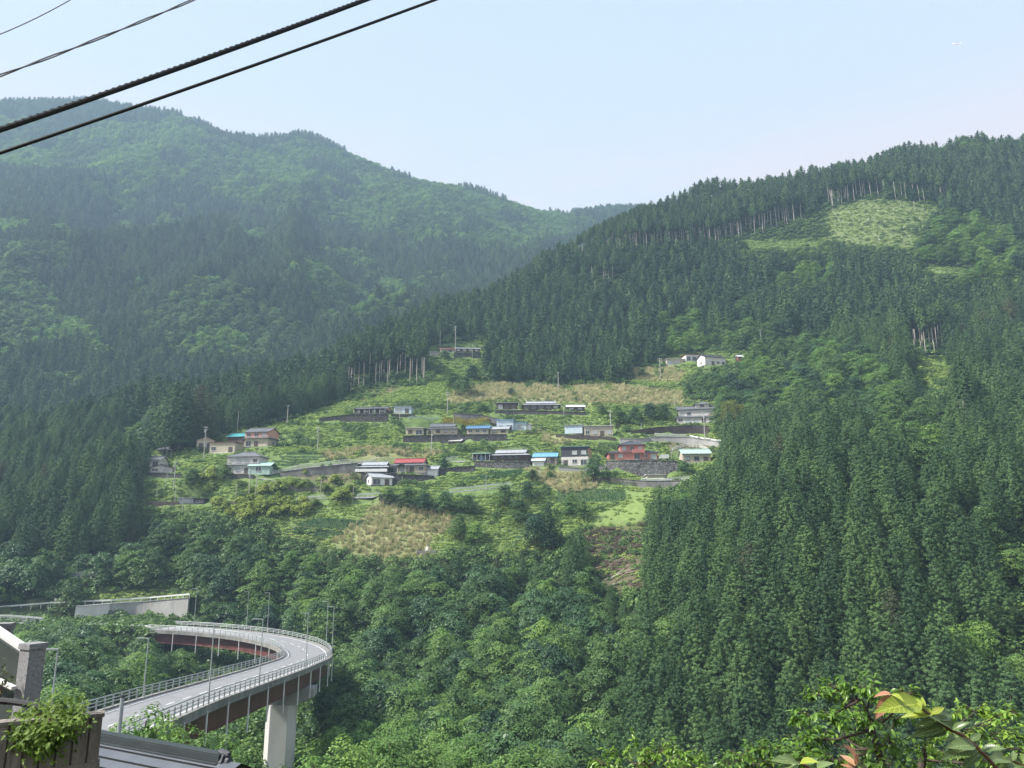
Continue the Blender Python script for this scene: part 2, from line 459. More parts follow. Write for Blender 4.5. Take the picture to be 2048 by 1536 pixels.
M['frame_dark'] = mat('window_frame_dark', (0.10, 0.08, 0.07), 0.4, 0.1, 2)
M['wood'] = mat('wood_weathered', (0.14, 0.10, 0.075), 0.85, 0.3, 2, stretch=(4, 4, 0.6))
M['concrete'] = mat('concrete', (0.34, 0.335, 0.32), 0.9, 0.28, 0.35, bump=0.2, stretch=(1, 1, 0.45))
M['concrete_pale'] = mat('concrete_pale', (0.60, 0.59, 0.57), 0.9, 0.16, 0.3, bump=0.15, stretch=(1, 1, 0.35))
M['concrete_dark'] = mat('concrete_stained', (0.17, 0.165, 0.155), 0.95, 0.45, 0.4, bump=0.3, stretch=(1, 1, 0.4))
M['bank'] = mat('bank_dark', (0.075, 0.06, 0.052), 0.95, 0.5, 0.6, bump=0.6)
M['stone'] = stone_mat('stone_wall', (0.10, 0.10, 0.095), (0.27, 0.265, 0.25), 1.6)
M['stone_dark'] = stone_mat('stone_wall_dark', (0.055, 0.052, 0.05), (0.15, 0.145, 0.14), 1.8)
M['steel'] = mat('galvanised_steel', (0.38, 0.41, 0.41), 0.5, 0.12, 3.0, metal=0.25)
M['rail_white'] = mat('guard_rail_white', (0.70, 0.71, 0.68), 0.5, 0.22, 1.5)
M['rail_green'] = mat('rail_pale_green', (0.40, 0.52, 0.44), 0.5, 0.15, 1.5)
M['pole'] = mat('pole_concrete', (0.40, 0.39, 0.37), 0.85, 0.15, 1.5)
M['girder'] = mat('girder_brown_paint', (0.125, 0.045, 0.040), 0.5, 0.3, 0.35, stretch=(1, 1, 0.3))
M['asphalt'] = mat('asphalt_pale', (0.215, 0.215, 0.22), 0.92, 0.14, 0.6, bump=0.1)
M['asphalt_dark'] = mat('asphalt_dark', (0.10, 0.10, 0.105), 0.92, 0.3, 0.6)
M['paint_line'] = mat('road_paint', (0.72, 0.72, 0.70), 0.7, 0.12, 1.5)
M['bark'] = mat('bark_brown', (0.075, 0.055, 0.042), 0.95, 0.4, 3, stretch=(3, 3, 0.5))
M['bark_pale'] = mat('bark_pale_grey', (0.44, 0.40, 0.35), 0.9, 0.3, 2, stretch=(3, 3, 0.4))
M['log'] = mat('felled_log', (0.34, 0.26, 0.19), 0.9, 0.3, 2)

M['cedar'] = leaf_mat('cedar_needles', (0.031, 0.066, 0.030), (0.064, 0.120, 0.045), (0.125, 0.208, 0.064), 0.12, 0.65, 0.15)
M['cedar_b'] = leaf_mat('cedar_needles_dry', (0.045, 0.066, 0.034), (0.085, 0.100, 0.048), (0.135, 0.145, 0.062), 0.2, 0.65, 0.15)
M['leaf'] = leaf_mat('broad_leaves', (0.050, 0.100, 0.032), (0.100, 0.180, 0.050), (0.180, 0.290, 0.070), 0.28, 0.5, 0.3)
M['leaf_dark'] = leaf_mat('broad_leaves_dark', (0.030, 0.072, 0.034), (0.062, 0.130, 0.050), (0.110, 0.200, 0.066), 0.2, 0.45, 0.35)
M['leaf_light'] = leaf_mat('broad_leaves_fresh', (0.090, 0.180, 0.045), (0.150, 0.270, 0.060), (0.240, 0.380, 0.080), 0.32, 0.5, 0.3)
M['leaf_yuzu'] = leaf_mat('orchard_leaves', (0.12, 0.19, 0.04), (0.26, 0.34, 0.06), (0.42, 0.48, 0.10), 0.30, 0.5, 0.3)
M['grass'] = leaf_mat('meadow_leaves', (0.14, 0.215, 0.060), (0.265, 0.375, 0.095), (0.420, 0.510, 0.160), 0.3, 0.7, 0.1)
M['straw'] = leaf_mat('dry_grass_blades', (0.24, 0.29, 0.12), (0.44, 0.42, 0.22), (0.64, 0.57, 0.36), 0.3, 0.8, 0.1)
M['tea'] = leaf_mat('tea_leaves', (0.029, 0.081, 0.039), (0.046, 0.117, 0.047), (0.072, 0.163, 0.058), 0.2, 0.6, 0.2)
M['ochre'] = leaf_mat('yellow_flowers', (0.20, 0.17, 0.02), (0.38, 0.29, 0.03), (0.55, 0.42, 0.06), 0.3, 0.8, 0.1)
M['bamboo'] = leaf_mat('bamboo_leaves', (0.10, 0.14, 0.03), (0.20, 0.24, 0.05), (0.33, 0.34, 0.09), 0.35, 0.6, 0.2)

# ------------------------------------------------------------------ what stands in the village (pixels of the photograph give each place and size)
# name, label, x0, x1, ybase, dict
def HH(*a, **k): return (a, k)
HOUSES = [
 HH('white two storey house with grey tiled roofs above the carport', 447, 520, 947, st=2, wall='plaster', roof='tile_grey', kind='hip', top=902, skirt=True, depth=8, yaw=-8, found='concrete_dark', annex=('roof_green', 501, 550, 922, 945)),
 HH('salmon upper floor house with grey roof beside the teal roofed wing', 486, 537, 893, st=2, wall='salmon', roof='tile_grey', kind='gable', top=853, skirt=True, depth=8, yaw=-12, lower='cream'),
 HH('low wing with teal metal roof joined to the salmon house', 452, 490, 888, st=1, wall='brown', roof='roof_teal', kind='gable', top=865, depth=6, yaw=-12),
 HH('small cream gabled house beside the tall pole at forest edge', 394, 427, 897, st=1, wall='cream', roof='tile_grey', kind='front', top=873, depth=6, yaw=18),
 HH('long low cream shed with flat rusty roof and high windows', 416, 471, 905, st=1, wall='cream', roof='roof_rust', kind='shed', top=884, depth=5, yaw=-10, low=True, found='plaster'),
 HH('white walled farmhouse half hidden behind the dark cedar grove', 286, 318, 934, st=1, wall='plaster', roof='tile_grey', kind='gable', top=911, depth=7, yaw=0),
 HH('low white gabled outbuilding in front of the half hidden farmhouse', 299, 343, 945, st=1, wall='plaster', roof='tile_grey', kind='front', top=929, depth=5, yaw=8, found='stone_dark'),
 HH('grey tin shed with an open dark bay beside the cedar grove', 357, 386, 1007, st=1, wall='roof_light', roof='roof_light', kind='shed', top=995, depth=4, yaw=5, low=True),
 HH('dark weathered lean-to joined to the grey tin shed', 387, 410, 1007, st=1, wall='dark', roof='bank', kind='shed', top=997, depth=4, yaw=5, low=True),
 HH('long grey roofed house with a row of verandah posts above stone wall', 707, 773, 828, st=1, wall='brown', roof='tile_grey', kind='gable', top=811.5, depth=7, yaw=-10, posts=True, found='stone_dark', gable='salmon'),
 HH('small pale blue shed with light metal roof under the grassy slope', 787, 823, 827, st=1, wall='pale_blue', roof='roof_light', kind='shed', top=812, depth=5, yaw=-6),
 HH('beige box shaped storehouse at the end of the terrace wall', 811, 847, 870, st=1, wall='beige', roof='roof_white', kind='shed', top=855, depth=6, yaw=-4, found='concrete_dark'),
 HH('old farmhouse with stepped grey roofs behind the terrace wall', 853, 914, 869, st=1, wall='cream', roof='tile_grey', kind='irimoya', top=844, depth=8, yaw=-4),
 HH('low house with slate blue roof beside the round dark shrub', 933, 977, 868, st=1, wall='beige', roof='roof_blue', kind='gable', top=849, depth=7, yaw=-8),
 HH('small cream cottage with grey gabled roof by the terrace wall', 979, 1016, 868, st=1, wall='cream', roof='roof_light', kind='gable', top=851, depth=6, yaw=-10),
 HH('tall pale blue box building behind the small cream cottage', 993, 1027, 861, st=1, wall='pale_blue', roof='roof_sky', kind='shed', top=838.5, depth=7, yaw=-8),
 HH('lower pale blue box building with one dark door', 1028, 1053, 860, st=1, wall='pale_blue', roof='roof_sky', kind='shed', top=844, depth=5, yaw=-8),
 HH('smallest white box shed at the end of the pale blue buildings', 1054, 1062, 860, st=1, wall='white', roof='roof_white', kind='shed', top=848, depth=3, yaw=-8, nowin=True),
 HH('red roofed house with white verandah windows and small porch gable', 777, 852, 945, st=1, wall='beige', roof='roof_red', kind='irimoya', top=915, depth=8, yaw=-10, lowroof='tile_grey', porch=True, found='concrete_dark'),
 HH('light grey roofed wing with white balcony left of the red roof', 716, 776, 945, st=1, wall='brown', roof='roof_light', kind='irimoya', top=922, depth=7, yaw=-6, found='bank', band='white'),
 HH('small white washed annex at the end of the red roofed house', 850, 874, 952, st=1, wall='white', roof='roof_light', kind='gable', top=931, depth=5, yaw=-8),
 HH('white shed with grey gabled roof standing below the red roofed house', 742, 785, 970, st=1, wall='white', roof='roof_light', kind='gable', top=946, depth=6, yaw=28, gable='roof_light'),
 HH('wide dark house with large grey roof behind the blue railing', 981, 1057, 922, st=1, wall='brown', roof='roof_light', kind='irimoya', top=897, depth=9, yaw=-10, found='stone_dark'),
 HH('open carport with pale green flat roof beside the wide grey roof', 946, 980, 921, st=1, wall='dark', roof='roof_green', kind='shed', top=906, depth=5, yaw=-6, posts=True, nowin=True),
 HH('house with light blue metal roof and brown board walls', 1067, 1113, 927, st=1, wall='beige', roof='roof_sky', kind='gable', top=904, depth=7, yaw=-8),
 HH('little white gabled hut in front of the light blue roof', 1065, 1088, 932, st=1, wall='white', roof='roof_white', kind='gable', top=916, depth=3.5, yaw=-8, nowin=True),
 HH('black and white two storey house with steep blue roof', 1122, 1177, 931, st=2, wall='dark', roof='roof_blue', kind='shed', top=893, depth=8, yaw=-14, lower='plaster', side='salmon'),
 HH('pink two storey house with dark hipped roof above the big stone wall', 1217, 1315, 919, st=2, wall='pink', roof='tile_dark', kind='hip', top=880, depth=10, yaw=-3, upper=(1241, 1289), found='concrete_dark', skirt=True),
 HH('pale blue and white box shed beside the concrete ramp', 1129, 1165, 867, st=1, wall='pale_blue', roof='roof_light', kind='shed', top=849.5, depth=7, yaw=-16, nowin=True, found='bank'),
 HH('long beige storehouse with light roof beside the pale blue shed', 1168, 1226, 872, st=1, wall='beige', roof='roof_white', kind='shed', top=851, depth=7, yaw=-6, found='bank', low=True),
 HH('old brown farmhouse with stepped light grey roof in the dry grass', 1045, 1119, 819, st=1, wall='brown', roof='roof_light', kind='irimoya', top=799, depth=8, yaw=-2, found='stone_dark'),
 HH('small brown house with light roof left of the old farmhouse', 994, 1034, 819, st=1, wall='brown', roof='roof_light', kind='shed', top=804.5, depth=6, yaw=-2),
 HH('small house with pale doors right of the old brown farmhouse', 1134, 1169, 822, st=1, wall='brown', roof='roof_white', kind='gable', top=807.5, depth=6, yaw=-2, curtain=True),
 HH('two storey house with three grey tiled roof tiers beside the bamboo', 1354, 1430, 846, st=2, wall='plaster', roof='tile_grey', kind='tower', top=799, depth=9, yaw=-14, skirt=True),
 HH('grey house with pale green roofs on posts at the cedar edge', 1366, 1421, 925, st=1, wall='beige', roof='roof_green', kind='gable', top=896, depth=8, yaw=-4, stilt=True),
 HH('upper farm storehouse with rust red roof among the tall poles', 880, 908, 705, st=1, wall='beige', roof='roof_rust', kind='gable', top=693, depth=6, yaw=8),
 HH('upper farm long house with pale grey roof on a stone wall', 910, 960, 704, st=1, wall='brown', roof='roof_light', kind='gable', top=692, depth=7, yaw=4, found='stone_dark'),
 HH('upper farm low shed with whitish roof at the edge of the cedars', 855, 889, 712, st=1, wall='beige', roof='roof_white', kind='shed', top=703, depth=5, yaw=16, low=True),
 HH('cream house with reddish roof half hidden between bare cedar trunks', 765, 794, 725, st=1, wall='cream', roof='roof_rust', kind='gable', top=700, depth=6, yaw=-20),
 HH('low weathered house with long pale roof below the cedar wood', 1333, 1378, 730, st=1, wall='beige', roof='roof_white', kind='shed', top=717, depth=6, yaw=4, low=True),
 HH('pale house with rust edged roof standing over the long low house', 1371, 1407, 722, st=1, wall='plaster', roof='roof_rust', kind='shed', top=708, depth=7, yaw=6),
 HH('white house with dark sloping roof at the woods uphill on the right', 1407, 1456, 731, st=1, wall='plaster', roof='tile_dark', kind='gable', top=706, depth=7, yaw=18),
 HH('tiny rust walled hut with rounded pale roof near the woods', 1477, 1487, 724, st=1, wall='roof_rust', roof='roof_white', kind='gable', top=708, depth=4, yaw=0, nowin=True),
 HH('dark roofed cottage hidden in trees above the curved concrete wall', 147, 186, 1166, st=1, wall='plaster', roof='tile_dark', kind='gable', top=1144, depth=6, yaw=10),
 HH('low hut with pale gabled roof just below the mossy terrace wall', 899, 921, 887, st=1, wall='wood', roof='roof_white', kind='gable', top=878, depth=4, yaw=-12, nowin=True),
 HH('pale flat roofed shelter beside the white guard rail at the cedar edge', 1294, 1329, 957, st=1, wall='beige', roof='roof_white', kind='shed', top=949, depth=4, yaw=0, low=True, nowin=True),
]
PADS = []
for i, (a, k) in enumerate(HOUSES):
    lab, x0, x1, yb = a[:4]
    xc = (x0 + x1) / 2
    h = hit(xc, yb)
    D = h[1]
    k['pos'] = h; k['w'] = (x1 - x0) * D / 1500.0; k['s'] = D / 1500.0
    yw = math.radians(k['yaw'])
    c = h[:2] + np.array([-math.sin(yw), math.cos(yw)]) * k['depth'] / 2
    PADS.append((c[0], c[1], k['w'] / 2 + 0.8, k['depth'] / 2 + 0.6, yw, h[2] - 0.15))

# retaining walls: points (x, y of top, y of bottom)
WALLS = [
 ('long dry stone retaining wall under the verandah house', 'stone_dark', [(638, 836, 846), (700, 829, 842), (776, 829, 843)]),
 ('mossy stone terrace wall under the row of old houses', 'stone_dark', [(806, 872, 884), (870, 870, 886), (940, 869, 882), (1014, 869, 881)]),
 ('low stone wall under the wide grey roofed house', 'stone', [(948, 923, 936), (1010, 923, 937), (1060, 924, 937)]),
 ('big stone block wall under the pink house', 'stone', [(1212, 922, 938), (1250, 921, 944), (1300, 921, 948), (1356, 922, 946)]),
 ('stubby stone wall beside the spreading trees below the village', 'stone', [(757, 989, 1008), (802, 990, 1006)]),
 ('stained concrete wall under the white rail at the cedar edge', 'concrete_dark', [(1240, 958, 968), (1290, 962, 974), (1378, 962, 975)]),
 ('curved grey concrete wall carrying the road above the bridge', 'concrete', [(218, 1208, 1228), (300, 1202, 1230), (374, 1196, 1234)]),
 ('pale sprayed concrete wall beside the curved grey wall', 'concrete_pale', [(150, 1213, 1228), (216, 1208, 1230)]),
 ('grey bank wall below the white fence beside the red roofed house', 'concrete_dark', [(560, 944, 953), (640, 934, 950), (714, 926, 944)]),
 ('grey concrete wall under the white rail near the tiered house', 'concrete', [(1300, 874, 882), (1372, 874, 886), (1440, 884, 892)]),
 ('dark stone wall below the upper farm long house', 'stone_dark', [(908, 705, 716), (962, 705, 716)]),
 ('overgrown brown bank wall below the tiered house', 'bank', [(1262, 862, 868), (1310, 854, 868), (1380, 850, 866), (1418, 852, 866)]),
 ('dark masonry wall under the white two storey house', 'stone_dark', [(446, 948, 957), (506, 950, 962)]),
 ('dark wall under the outbuilding beside the cedar grove', 'stone_dark', [(292, 947, 956), (362, 948, 956)]),
 ('dark bank wall under the pale blue shed and storehouse', 'bank', [(1112, 868, 876), (1180, 871, 880), (1232, 875, 882)]),
 ('low dark wall under the red roofed house', 'stone_dark', [(722, 946, 956), (800, 949, 960), (868, 952, 962)]),
 ('rough brown wall above the tea field near the lone dark tree', 'bank', [(1186, 955, 966), (1240, 957, 968)]),
 ('dark brown earth bank above the orchard track', 'bank', [(292, 1003, 1010), (356, 1003, 1010)]),
 ('grey block wall below the low house with slate blue roof', 'concrete_dark', [(907, 826, 836), (960, 830, 838), (1000, 838, 843)]),
 ('low brown earth wall along the lower orchard track', 'bank', [(420, 1002, 1008), (500, 1001, 1007), (590, 1003, 1009)]),
 ('grey block terrace wall below the paired poles', 'concrete_dark', [(528, 968, 975), (590, 972, 980), (660, 976, 983)]),
 ('dark stone terrace wall behind the red roofed house annex', 'stone_dark', [(872, 938, 946), (920, 934, 943), (950, 932, 941)]),
 ('stained wall left of the big stone block wall', 'concrete', [(1118, 934, 942), (1165, 936, 944), (1210, 930, 940)]),
 ('short stone wall beneath the small pale blue shed', 'stone_dark', [(782, 829, 835), (830, 829, 835)]),
 ('dark stone wall under the old brown farmhouse', 'stone_dark', [(990, 821, 828), (1060, 821, 829), (1125, 823, 830), (1172, 825, 831)]),
 ('pale concrete terrace wall below the beige storehouse', 'concrete', [(1240, 878, 884), (1300, 876, 883)]),
]
WB = []
for lab, mt, pts in WALLS:
    out = []
    for j in range(len(pts) - 1):
        n = 6
        for t in range(n + (j == len(pts) - 2)):
            q = [pts[j][i] + (pts[j + 1][i] - pts[j][i]) * t / n for i in range(3)]
            b = hit(q[0], q[2]); tp = P(q[0], q[1], b[1])
            out.append((b, tp[2]))
    # smooth the line in plan
    X = np.array([[o[0][0], o[0][1], o[0][2], o[1]] for o in out])
    for _ in range(6):
        X[1:-1, 1] = (X[:-2, 1] + X[1:-1, 1] + X[2:, 1]) / 3
    WB.append((lab, mt, X))

# level the ground behind walls, then under the houses
for lab, mt, X in WB:
    for r in X:
        m = (np.abs(XX - r[0]) < 2.6) & (YY > r[1] + 1.0) & (YY < r[1] + 5.0)
        ZZ[m] = np.maximum(ZZ[m], r[3] - 0.25)
for lab, mt, X in WB:
    for r in X:
        m = (np.abs(XX - r[0]) < 2.8) & (YY > r[1] - 5.0) & (YY < r[1] + 0.7)
        ZZ[m] = np.minimum(ZZ[m], r[2] + 0.15)
for cx, cy, rx, ry, yw, z in PADS:
    dx, dy = XX - cx, YY - cy
    u = dx * math.cos(yw) + dy * math.sin(yw); v = -dx * math.sin(yw) + dy * math.cos(yw)
    e = np.maximum(np.abs(u) - rx, np.abs(v) - ry)
    w = np.clip(1 - e / 2.6, 0, 1); w = w * w * (3 - 2 * w)
    ZZ[:] = ZZ * (1 - w) + z * w
# cut the ground down below the bridge
BP = np.array([(-28.5, 36, -12.2), (-31, 56, -13.8), (-33, 68, -15), (-35, 84, -16.5), (-36, 104, -18.2), (-37.0, 130, -20.2), (-39.4, 152, -21.8), (-47.2, 171, -22.3), (-60, 185, -22.2), (-75, 194, -22.0), (-86, 198, -21.9), (-90, 199.5, -21.9)], float)
for p in BP[1:-2]:
    d = np.sqrt((XX - p[0]) ** 2 + (YY - p[1]) ** 2)
    lim = p[2] - 8.5
    w = np.clip(1.6 - d / 14, 0, 1)
    ZZ[:] = np.where(ZZ > lim, ZZ * (1 - w) + lim * w, ZZ)

# the road runs on over solid ground left of the bridge end
AP = np.array([(-90, 199.5, -21.9), (-98, 202.5, -21.9), (-108, 205.5, -21.9), (-120, 207, -21.9), (-132, 207, -21.9)], float)
for i in range(len(AP) - 1):
    for t_ in np.linspace(0, 1, 8):
        p = AP[i] * (1 - t_) + AP[i + 1] * t_
        if p[0] > -93.5: continue
        w = np.clip(1.7 - np.sqrt((XX - p[0]) ** 2 + (YY - p[1]) ** 2) / 6.5, 0, 1)
        ZZ[:] = ZZ * (1 - w) + (p[2] - 0.25) * w

# ------------------------------------------------------------------ kinds of ground, as outlines traced on the photograph
def inpoly(px, py, poly):
    px = np.asarray(px, float); py = np.asarray(py, float)
    c = np.zeros(px.shape, bool); n = len(poly)
    for i in range(n):
        x1, y1 = poly[i]; x2, y2 = poly[(i + 1) % n]
        if y1 == y2: continue
        m = ((y1 > py) != (y2 > py)) & (px < (x2 - x1) * (py - y1) / (y2 - y1) + x1)
        c ^= m
    return c
OPEN = [(262, 1012), (285, 985), (285, 930), (310, 900), (400, 890), (440, 872), (540, 850), (600, 835), (640, 817), (700, 802), (702, 785), (760, 776), (850, 772), (880, 745), (850, 722), (850, 695), (960, 678), (975, 700), (965, 745), (985, 765), (1100, 772), (1250, 768), (1268, 738), (1330, 735), (1330, 712), (1480, 700), (1490, 724), (1400, 745), (1372, 762), (1370, 800), (1430, 803), (1440, 850), (1452, 880), (1432, 925), (1405, 945), (1385, 968), (1310, 985), (1290, 1045), (1200, 1056), (1150, 1062), (1105, 1105), (1000, 1105), (950, 1095), (860, 1115), (780, 1122), (680, 1102), (560, 1078), (540, 1045), (420, 1035), (330, 1025)]
LOGGED = [(1165, 1062), (1295, 1045), (1292, 1185), (1240, 1190), (1180, 1120)]
CLEAR = [(1655, 420), (1745, 396), (1890, 412), (1850, 440), (1832, 500), (1700, 492), (1655, 478)]
STRIP = [(1480, 482), (1660, 476), (1660, 496), (1500, 500)]
STRIP2 = [(1850, 526), (1950, 543), (2060, 550), (2060, 562), (1850, 546)]
RCUT = [(1815, 712), (1905, 712), (1900, 790), (1850, 780)]
BANKL = [(150, 1206), (200, 1190), (300, 1176), (395, 1188), (378, 1202)]
ROADL = [(-60, 1218), (130, 1196), (300, 1180), (384, 1186), (386, 1242), (300, 1238), (240, 1232), (190, 1222), (90, 1222), (60, 1240), (-60, 1244)]
DRY = [[(950, 768), (1100, 765), (1250, 770), (1365, 785), (1365, 812), (1180, 806), (1000, 800), (880, 812), (900, 790)],
       [(1262, 736), (1330, 728), (1370, 745), (1360, 765), (1270, 760)],
       [(745, 1010), (800, 1005), (930, 1035), (870, 1080), (860, 1112), (780, 1122), (690, 1100), (660, 1085), (720, 1040)],
       [(1050, 935), (1160, 940), (1200, 975), (1130, 990), (1060, 960)],
       [(1085, 868), (1165, 872), (1130, 890), (1085, 885)],
       [(640, 905), (740, 895), (900, 902), (860, 915), (650, 920)],
       [(800, 1060), (860, 1060), (840, 1112), (790, 1118)]]
TEA = [[(640, 1037), (742, 1044), (690, 1062), (588, 1052)], [(1105, 985), (1150, 972), (1256, 980), (1252, 1003), (1120, 1006)], [(918, 962), (1040, 948), (1052, 936), (1010, 933), (990, 948), (930, 955)], [(440, 925), (600, 905), (680, 912), (590, 935), (500, 945)]]
SOIL = [[(588, 1052), (690, 1062), (668, 1080), (580, 1068)], [(700, 786), (790, 772), (800, 780), (720, 805), (700, 802)], [(590, 940), (740, 930), (700, 975), (600, 965)], [(1000, 832), (1110, 862), (1050, 866), (1040, 850)], [(1320, 885), (1440, 885), (1430, 902), (1330, 896)]]
LIME = [[(640, 1006), (750, 1008), (745, 1035), (650, 1036)], [(1170, 1030), (1300, 985), (1290, 1045), (1180, 1050)], [(860, 955), (990, 938), (960, 958), (870, 970)], [(1000, 1050), (1050, 1000), (1060, 1060), (1010, 1100)], [(850, 745), (920, 742), (880, 800), (740, 806), (760, 780)]]
px, py, _z = proj(np.c_[XX.ravel(), YY.ravel(), ZZ.ravel()])
near_side = (YY.ravel() < 470)
def anyp(polys, x, y):
    r = np.zeros(np.shape(x), bool)
    for q in polys: r |= inpoly(x, y, q)
    return r
def blur(a, n=1):
    a = a.reshape(XX.shape).astype(float)
    for _ in range(n):
        a[1:-1] = (a[:-2] + 2 * a[1:-1] + a[2:]) / 4; a[:, 1:-1] = (a[:, :-2] + 2 * a[:, 1:-1] + a[:, 2:]) / 4
    return a.ravel()
w_open = blur((inpoly(px, py, OPEN) | inpoly(px, py, STRIP) | inpoly(px, py, STRIP2) | inpoly(px, py, RCUT) | inpoly(px, py, BANKL)) & near_side)
w_dry = blur(anyp(DRY, px, py) & near_side)
w_soil = blur((np.maximum(anyp(SOIL, px, py) | inpoly(px, py, LOGGED), 0.3 * inpoly(px, py, CLEAR))) * near_side)
w_open = np.maximum(w_open, blur(inpoly(px, py, CLEAR) & near_side))
LAWN = [(1182, 1030), (1256, 1006), (1262, 984), (1302, 984), (1290, 1046), (1188, 1054)]
w_lawn = blur((inpoly(px, py, LAWN) | inpoly(px, py, [(645, 1012), (745, 1010), (735, 1032), (655, 1034)])) & near_side)
ny, nx = XX.shape
idx = np.arange(nx * ny).reshape(ny, nx)
Q = np.stack([idx[:-1, :-1], idx[:-1, 1:], idx[1:, 1:], idx[1:, :-1]], -1).reshape(-1, 4)
m, t, o = newmat('hillside_ground')
b = t.nodes.new('ShaderNodeBsdfPrincipled'); b.inputs['Roughness'].default_value = 0.95; b.inputs['Specular IOR Level'].default_value = 0.1
tcn = t.nodes.new('ShaderNodeTexCoord')
def gnoise(scale, c0, c1, p0=0.35, p1=0.65):
    n = t.nodes.new('ShaderNodeTexNoise'); n.inputs['Scale'].default_value = scale; n.inputs['Detail'].default_value = 8; n.inputs['Roughness'].default_value = 0.7
    t.links.new(tcn.outputs['Object'], n.inputs['Vector'])
    r = t.nodes.new('ShaderNodeValToRGB'); r.color_ramp.elements[0].position = p0; r.color_ramp.elements[1].position = p1
    r.color_ramp.elements[0].color = c0 + (1,); r.color_ramp.elements[1].color = c1 + (1,)
    t.links.new(n.outputs[0], r.inputs[0]); return r.outputs[0]
def gmix(a, bb, attr):
    at = t.nodes.new('ShaderNodeAttribute'); at.attribute_name = attr
    mx = t.nodes.new('ShaderNodeMixRGB'); t.links.new(at.outputs['Fac'], mx.inputs[0]); t.links.new(a, mx.inputs[1]); t.links.new(bb, mx.inputs[2]); return mx.outputs[0]
c = gnoise(0.25, (0.018, 0.030, 0.014), (0.040, 0.055, 0.022))
c = gmix(c, gnoise(0.35, (0.085, 0.135, 0.045), (0.17, 0.235, 0.08)), 'open_land')
c = gmix(c, gnoise(0.8, (0.15, 0.18, 0.07), (0.32, 0.31, 0.16)), 'dry_land')
c = gmix(c, gnoise(0.5, (0.060, 0.070, 0.035), (0.17, 0.125, 0.085)), 'bare_land')
c = gmix(c, gnoise(0.6, (0.13, 0.185, 0.055), (0.215, 0.28, 0.09)), 'lawn')
t.links.new(c, b.inputs['Base Color']); t.links.new(b.outputs[0], o.inputs[0])
me = fast_mesh('ground', np.c_[XX.ravel(), YY.ravel(), ZZ.ravel()], Q, m)
for nme, w in (('open_land', w_open), ('dry_land', w_dry), ('bare_land', w_soil), ('lawn', w_lawn)):
    a = me.attributes.new(nme, 'FLOAT', 'POINT'); a.data.foreach_set('value', w.astype(np.float32))
me.polygons.foreach_set('use_smooth', [True] * len(me.polygons))
ground = bpy.data.objects.new('ground', me); COL.objects.link(ground)
tag(ground, kind='structure')
# ------------------------------------------------------------------ plants
def unit(v): return v / np.maximum(np.linalg.norm(v, axis=-1, keepdims=True), 1e-9)
def cards(C, N, size, rng, jit=0.5, asp=0.62):
    """leaf shaped faces at points C facing N"""
    n = len(C)
    N = unit(N + rng.normal(0, jit, (n, 3)))
    r = unit(rng.normal(0, 1, (n, 3)))
    U = unit(np.cross(N, r)); V = np.cross(N, U)
    s = (size * rng.uniform(0.7, 1.3, n))[:, None]
    P4 = np.stack([C - U * s, C - V * s * asp, C + U * s, C + V * s * asp], 1)
    return P4.reshape(-1, 3)
def quads(n): return np.arange(4 * n).reshape(n, 4)
def cedar_crown(rng, h=18.0, R=2.9, base=0.2, npuff=170, per=22, size=0.24, sparse=0.0, jag=1.0):
    t = (np.arange(npuff) + 0.5) / npuff
    t = t ** 0.62                                     # from the tip (0) down
    z = h - t * h * (1 - base)
    prof = np.where(t < 0.50, (t / 0.50) ** 0.74, 1 - (t - 0.50) * 0.35)
    ang = np.arange(npuff) * 2.39996 + rng.normal(0, 0.3, npuff)
    r = R * prof * rng.uniform(0.62, 1.08, npuff) * (1 + 0.14 * np.sin(ang * 2 + rng.uniform(0, 6)))
    z = z + rng.normal(0, 0.25, npuff) - r * 0.12
    C = np.c_[np.cos(ang) * r, np.sin(ang) * r, z]
    rp = (0.24 + 0.27 * np.sqrt(prof)) * rng.uniform(0.75, 1.3, npuff) * R / 3.2
    keep = rng.random(npuff) > sparse
    C, rp, ang = C[keep], rp[keep], ang[keep]
    k = len(C)
    out = np.c_[np.cos(ang), np.sin(ang), np.full(k, 0.55)]
    D = unit(rng.normal(0, 1, (k, per, 3)) * 0.8 + out[:, None] * 0.9)
    Pp = C[:, None] + D * rp[:, None, None] * np.array([1, 1, 0.85])
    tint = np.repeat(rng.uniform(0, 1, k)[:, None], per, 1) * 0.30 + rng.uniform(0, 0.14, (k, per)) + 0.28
    V = cards(Pp.reshape(-1, 3), D.reshape(-1, 3), size, rng, 0.22)
    tv = np.repeat(tint.ravel(), 4)
    # inner mass of twigs
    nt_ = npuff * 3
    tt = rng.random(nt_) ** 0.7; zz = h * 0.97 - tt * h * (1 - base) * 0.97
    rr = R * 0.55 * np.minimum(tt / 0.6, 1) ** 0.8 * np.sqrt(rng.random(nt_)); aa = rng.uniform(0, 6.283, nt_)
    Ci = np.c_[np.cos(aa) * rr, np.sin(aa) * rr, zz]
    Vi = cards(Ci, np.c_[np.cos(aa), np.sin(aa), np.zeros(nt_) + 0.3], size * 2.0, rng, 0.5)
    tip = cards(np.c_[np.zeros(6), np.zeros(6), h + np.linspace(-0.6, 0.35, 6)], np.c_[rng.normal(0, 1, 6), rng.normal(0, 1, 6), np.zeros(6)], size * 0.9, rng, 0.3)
    return np.r_[V, Vi, tip], np.r_[tv, np.full(nt_ * 4, 0.25), np.full(24, 0.8)]
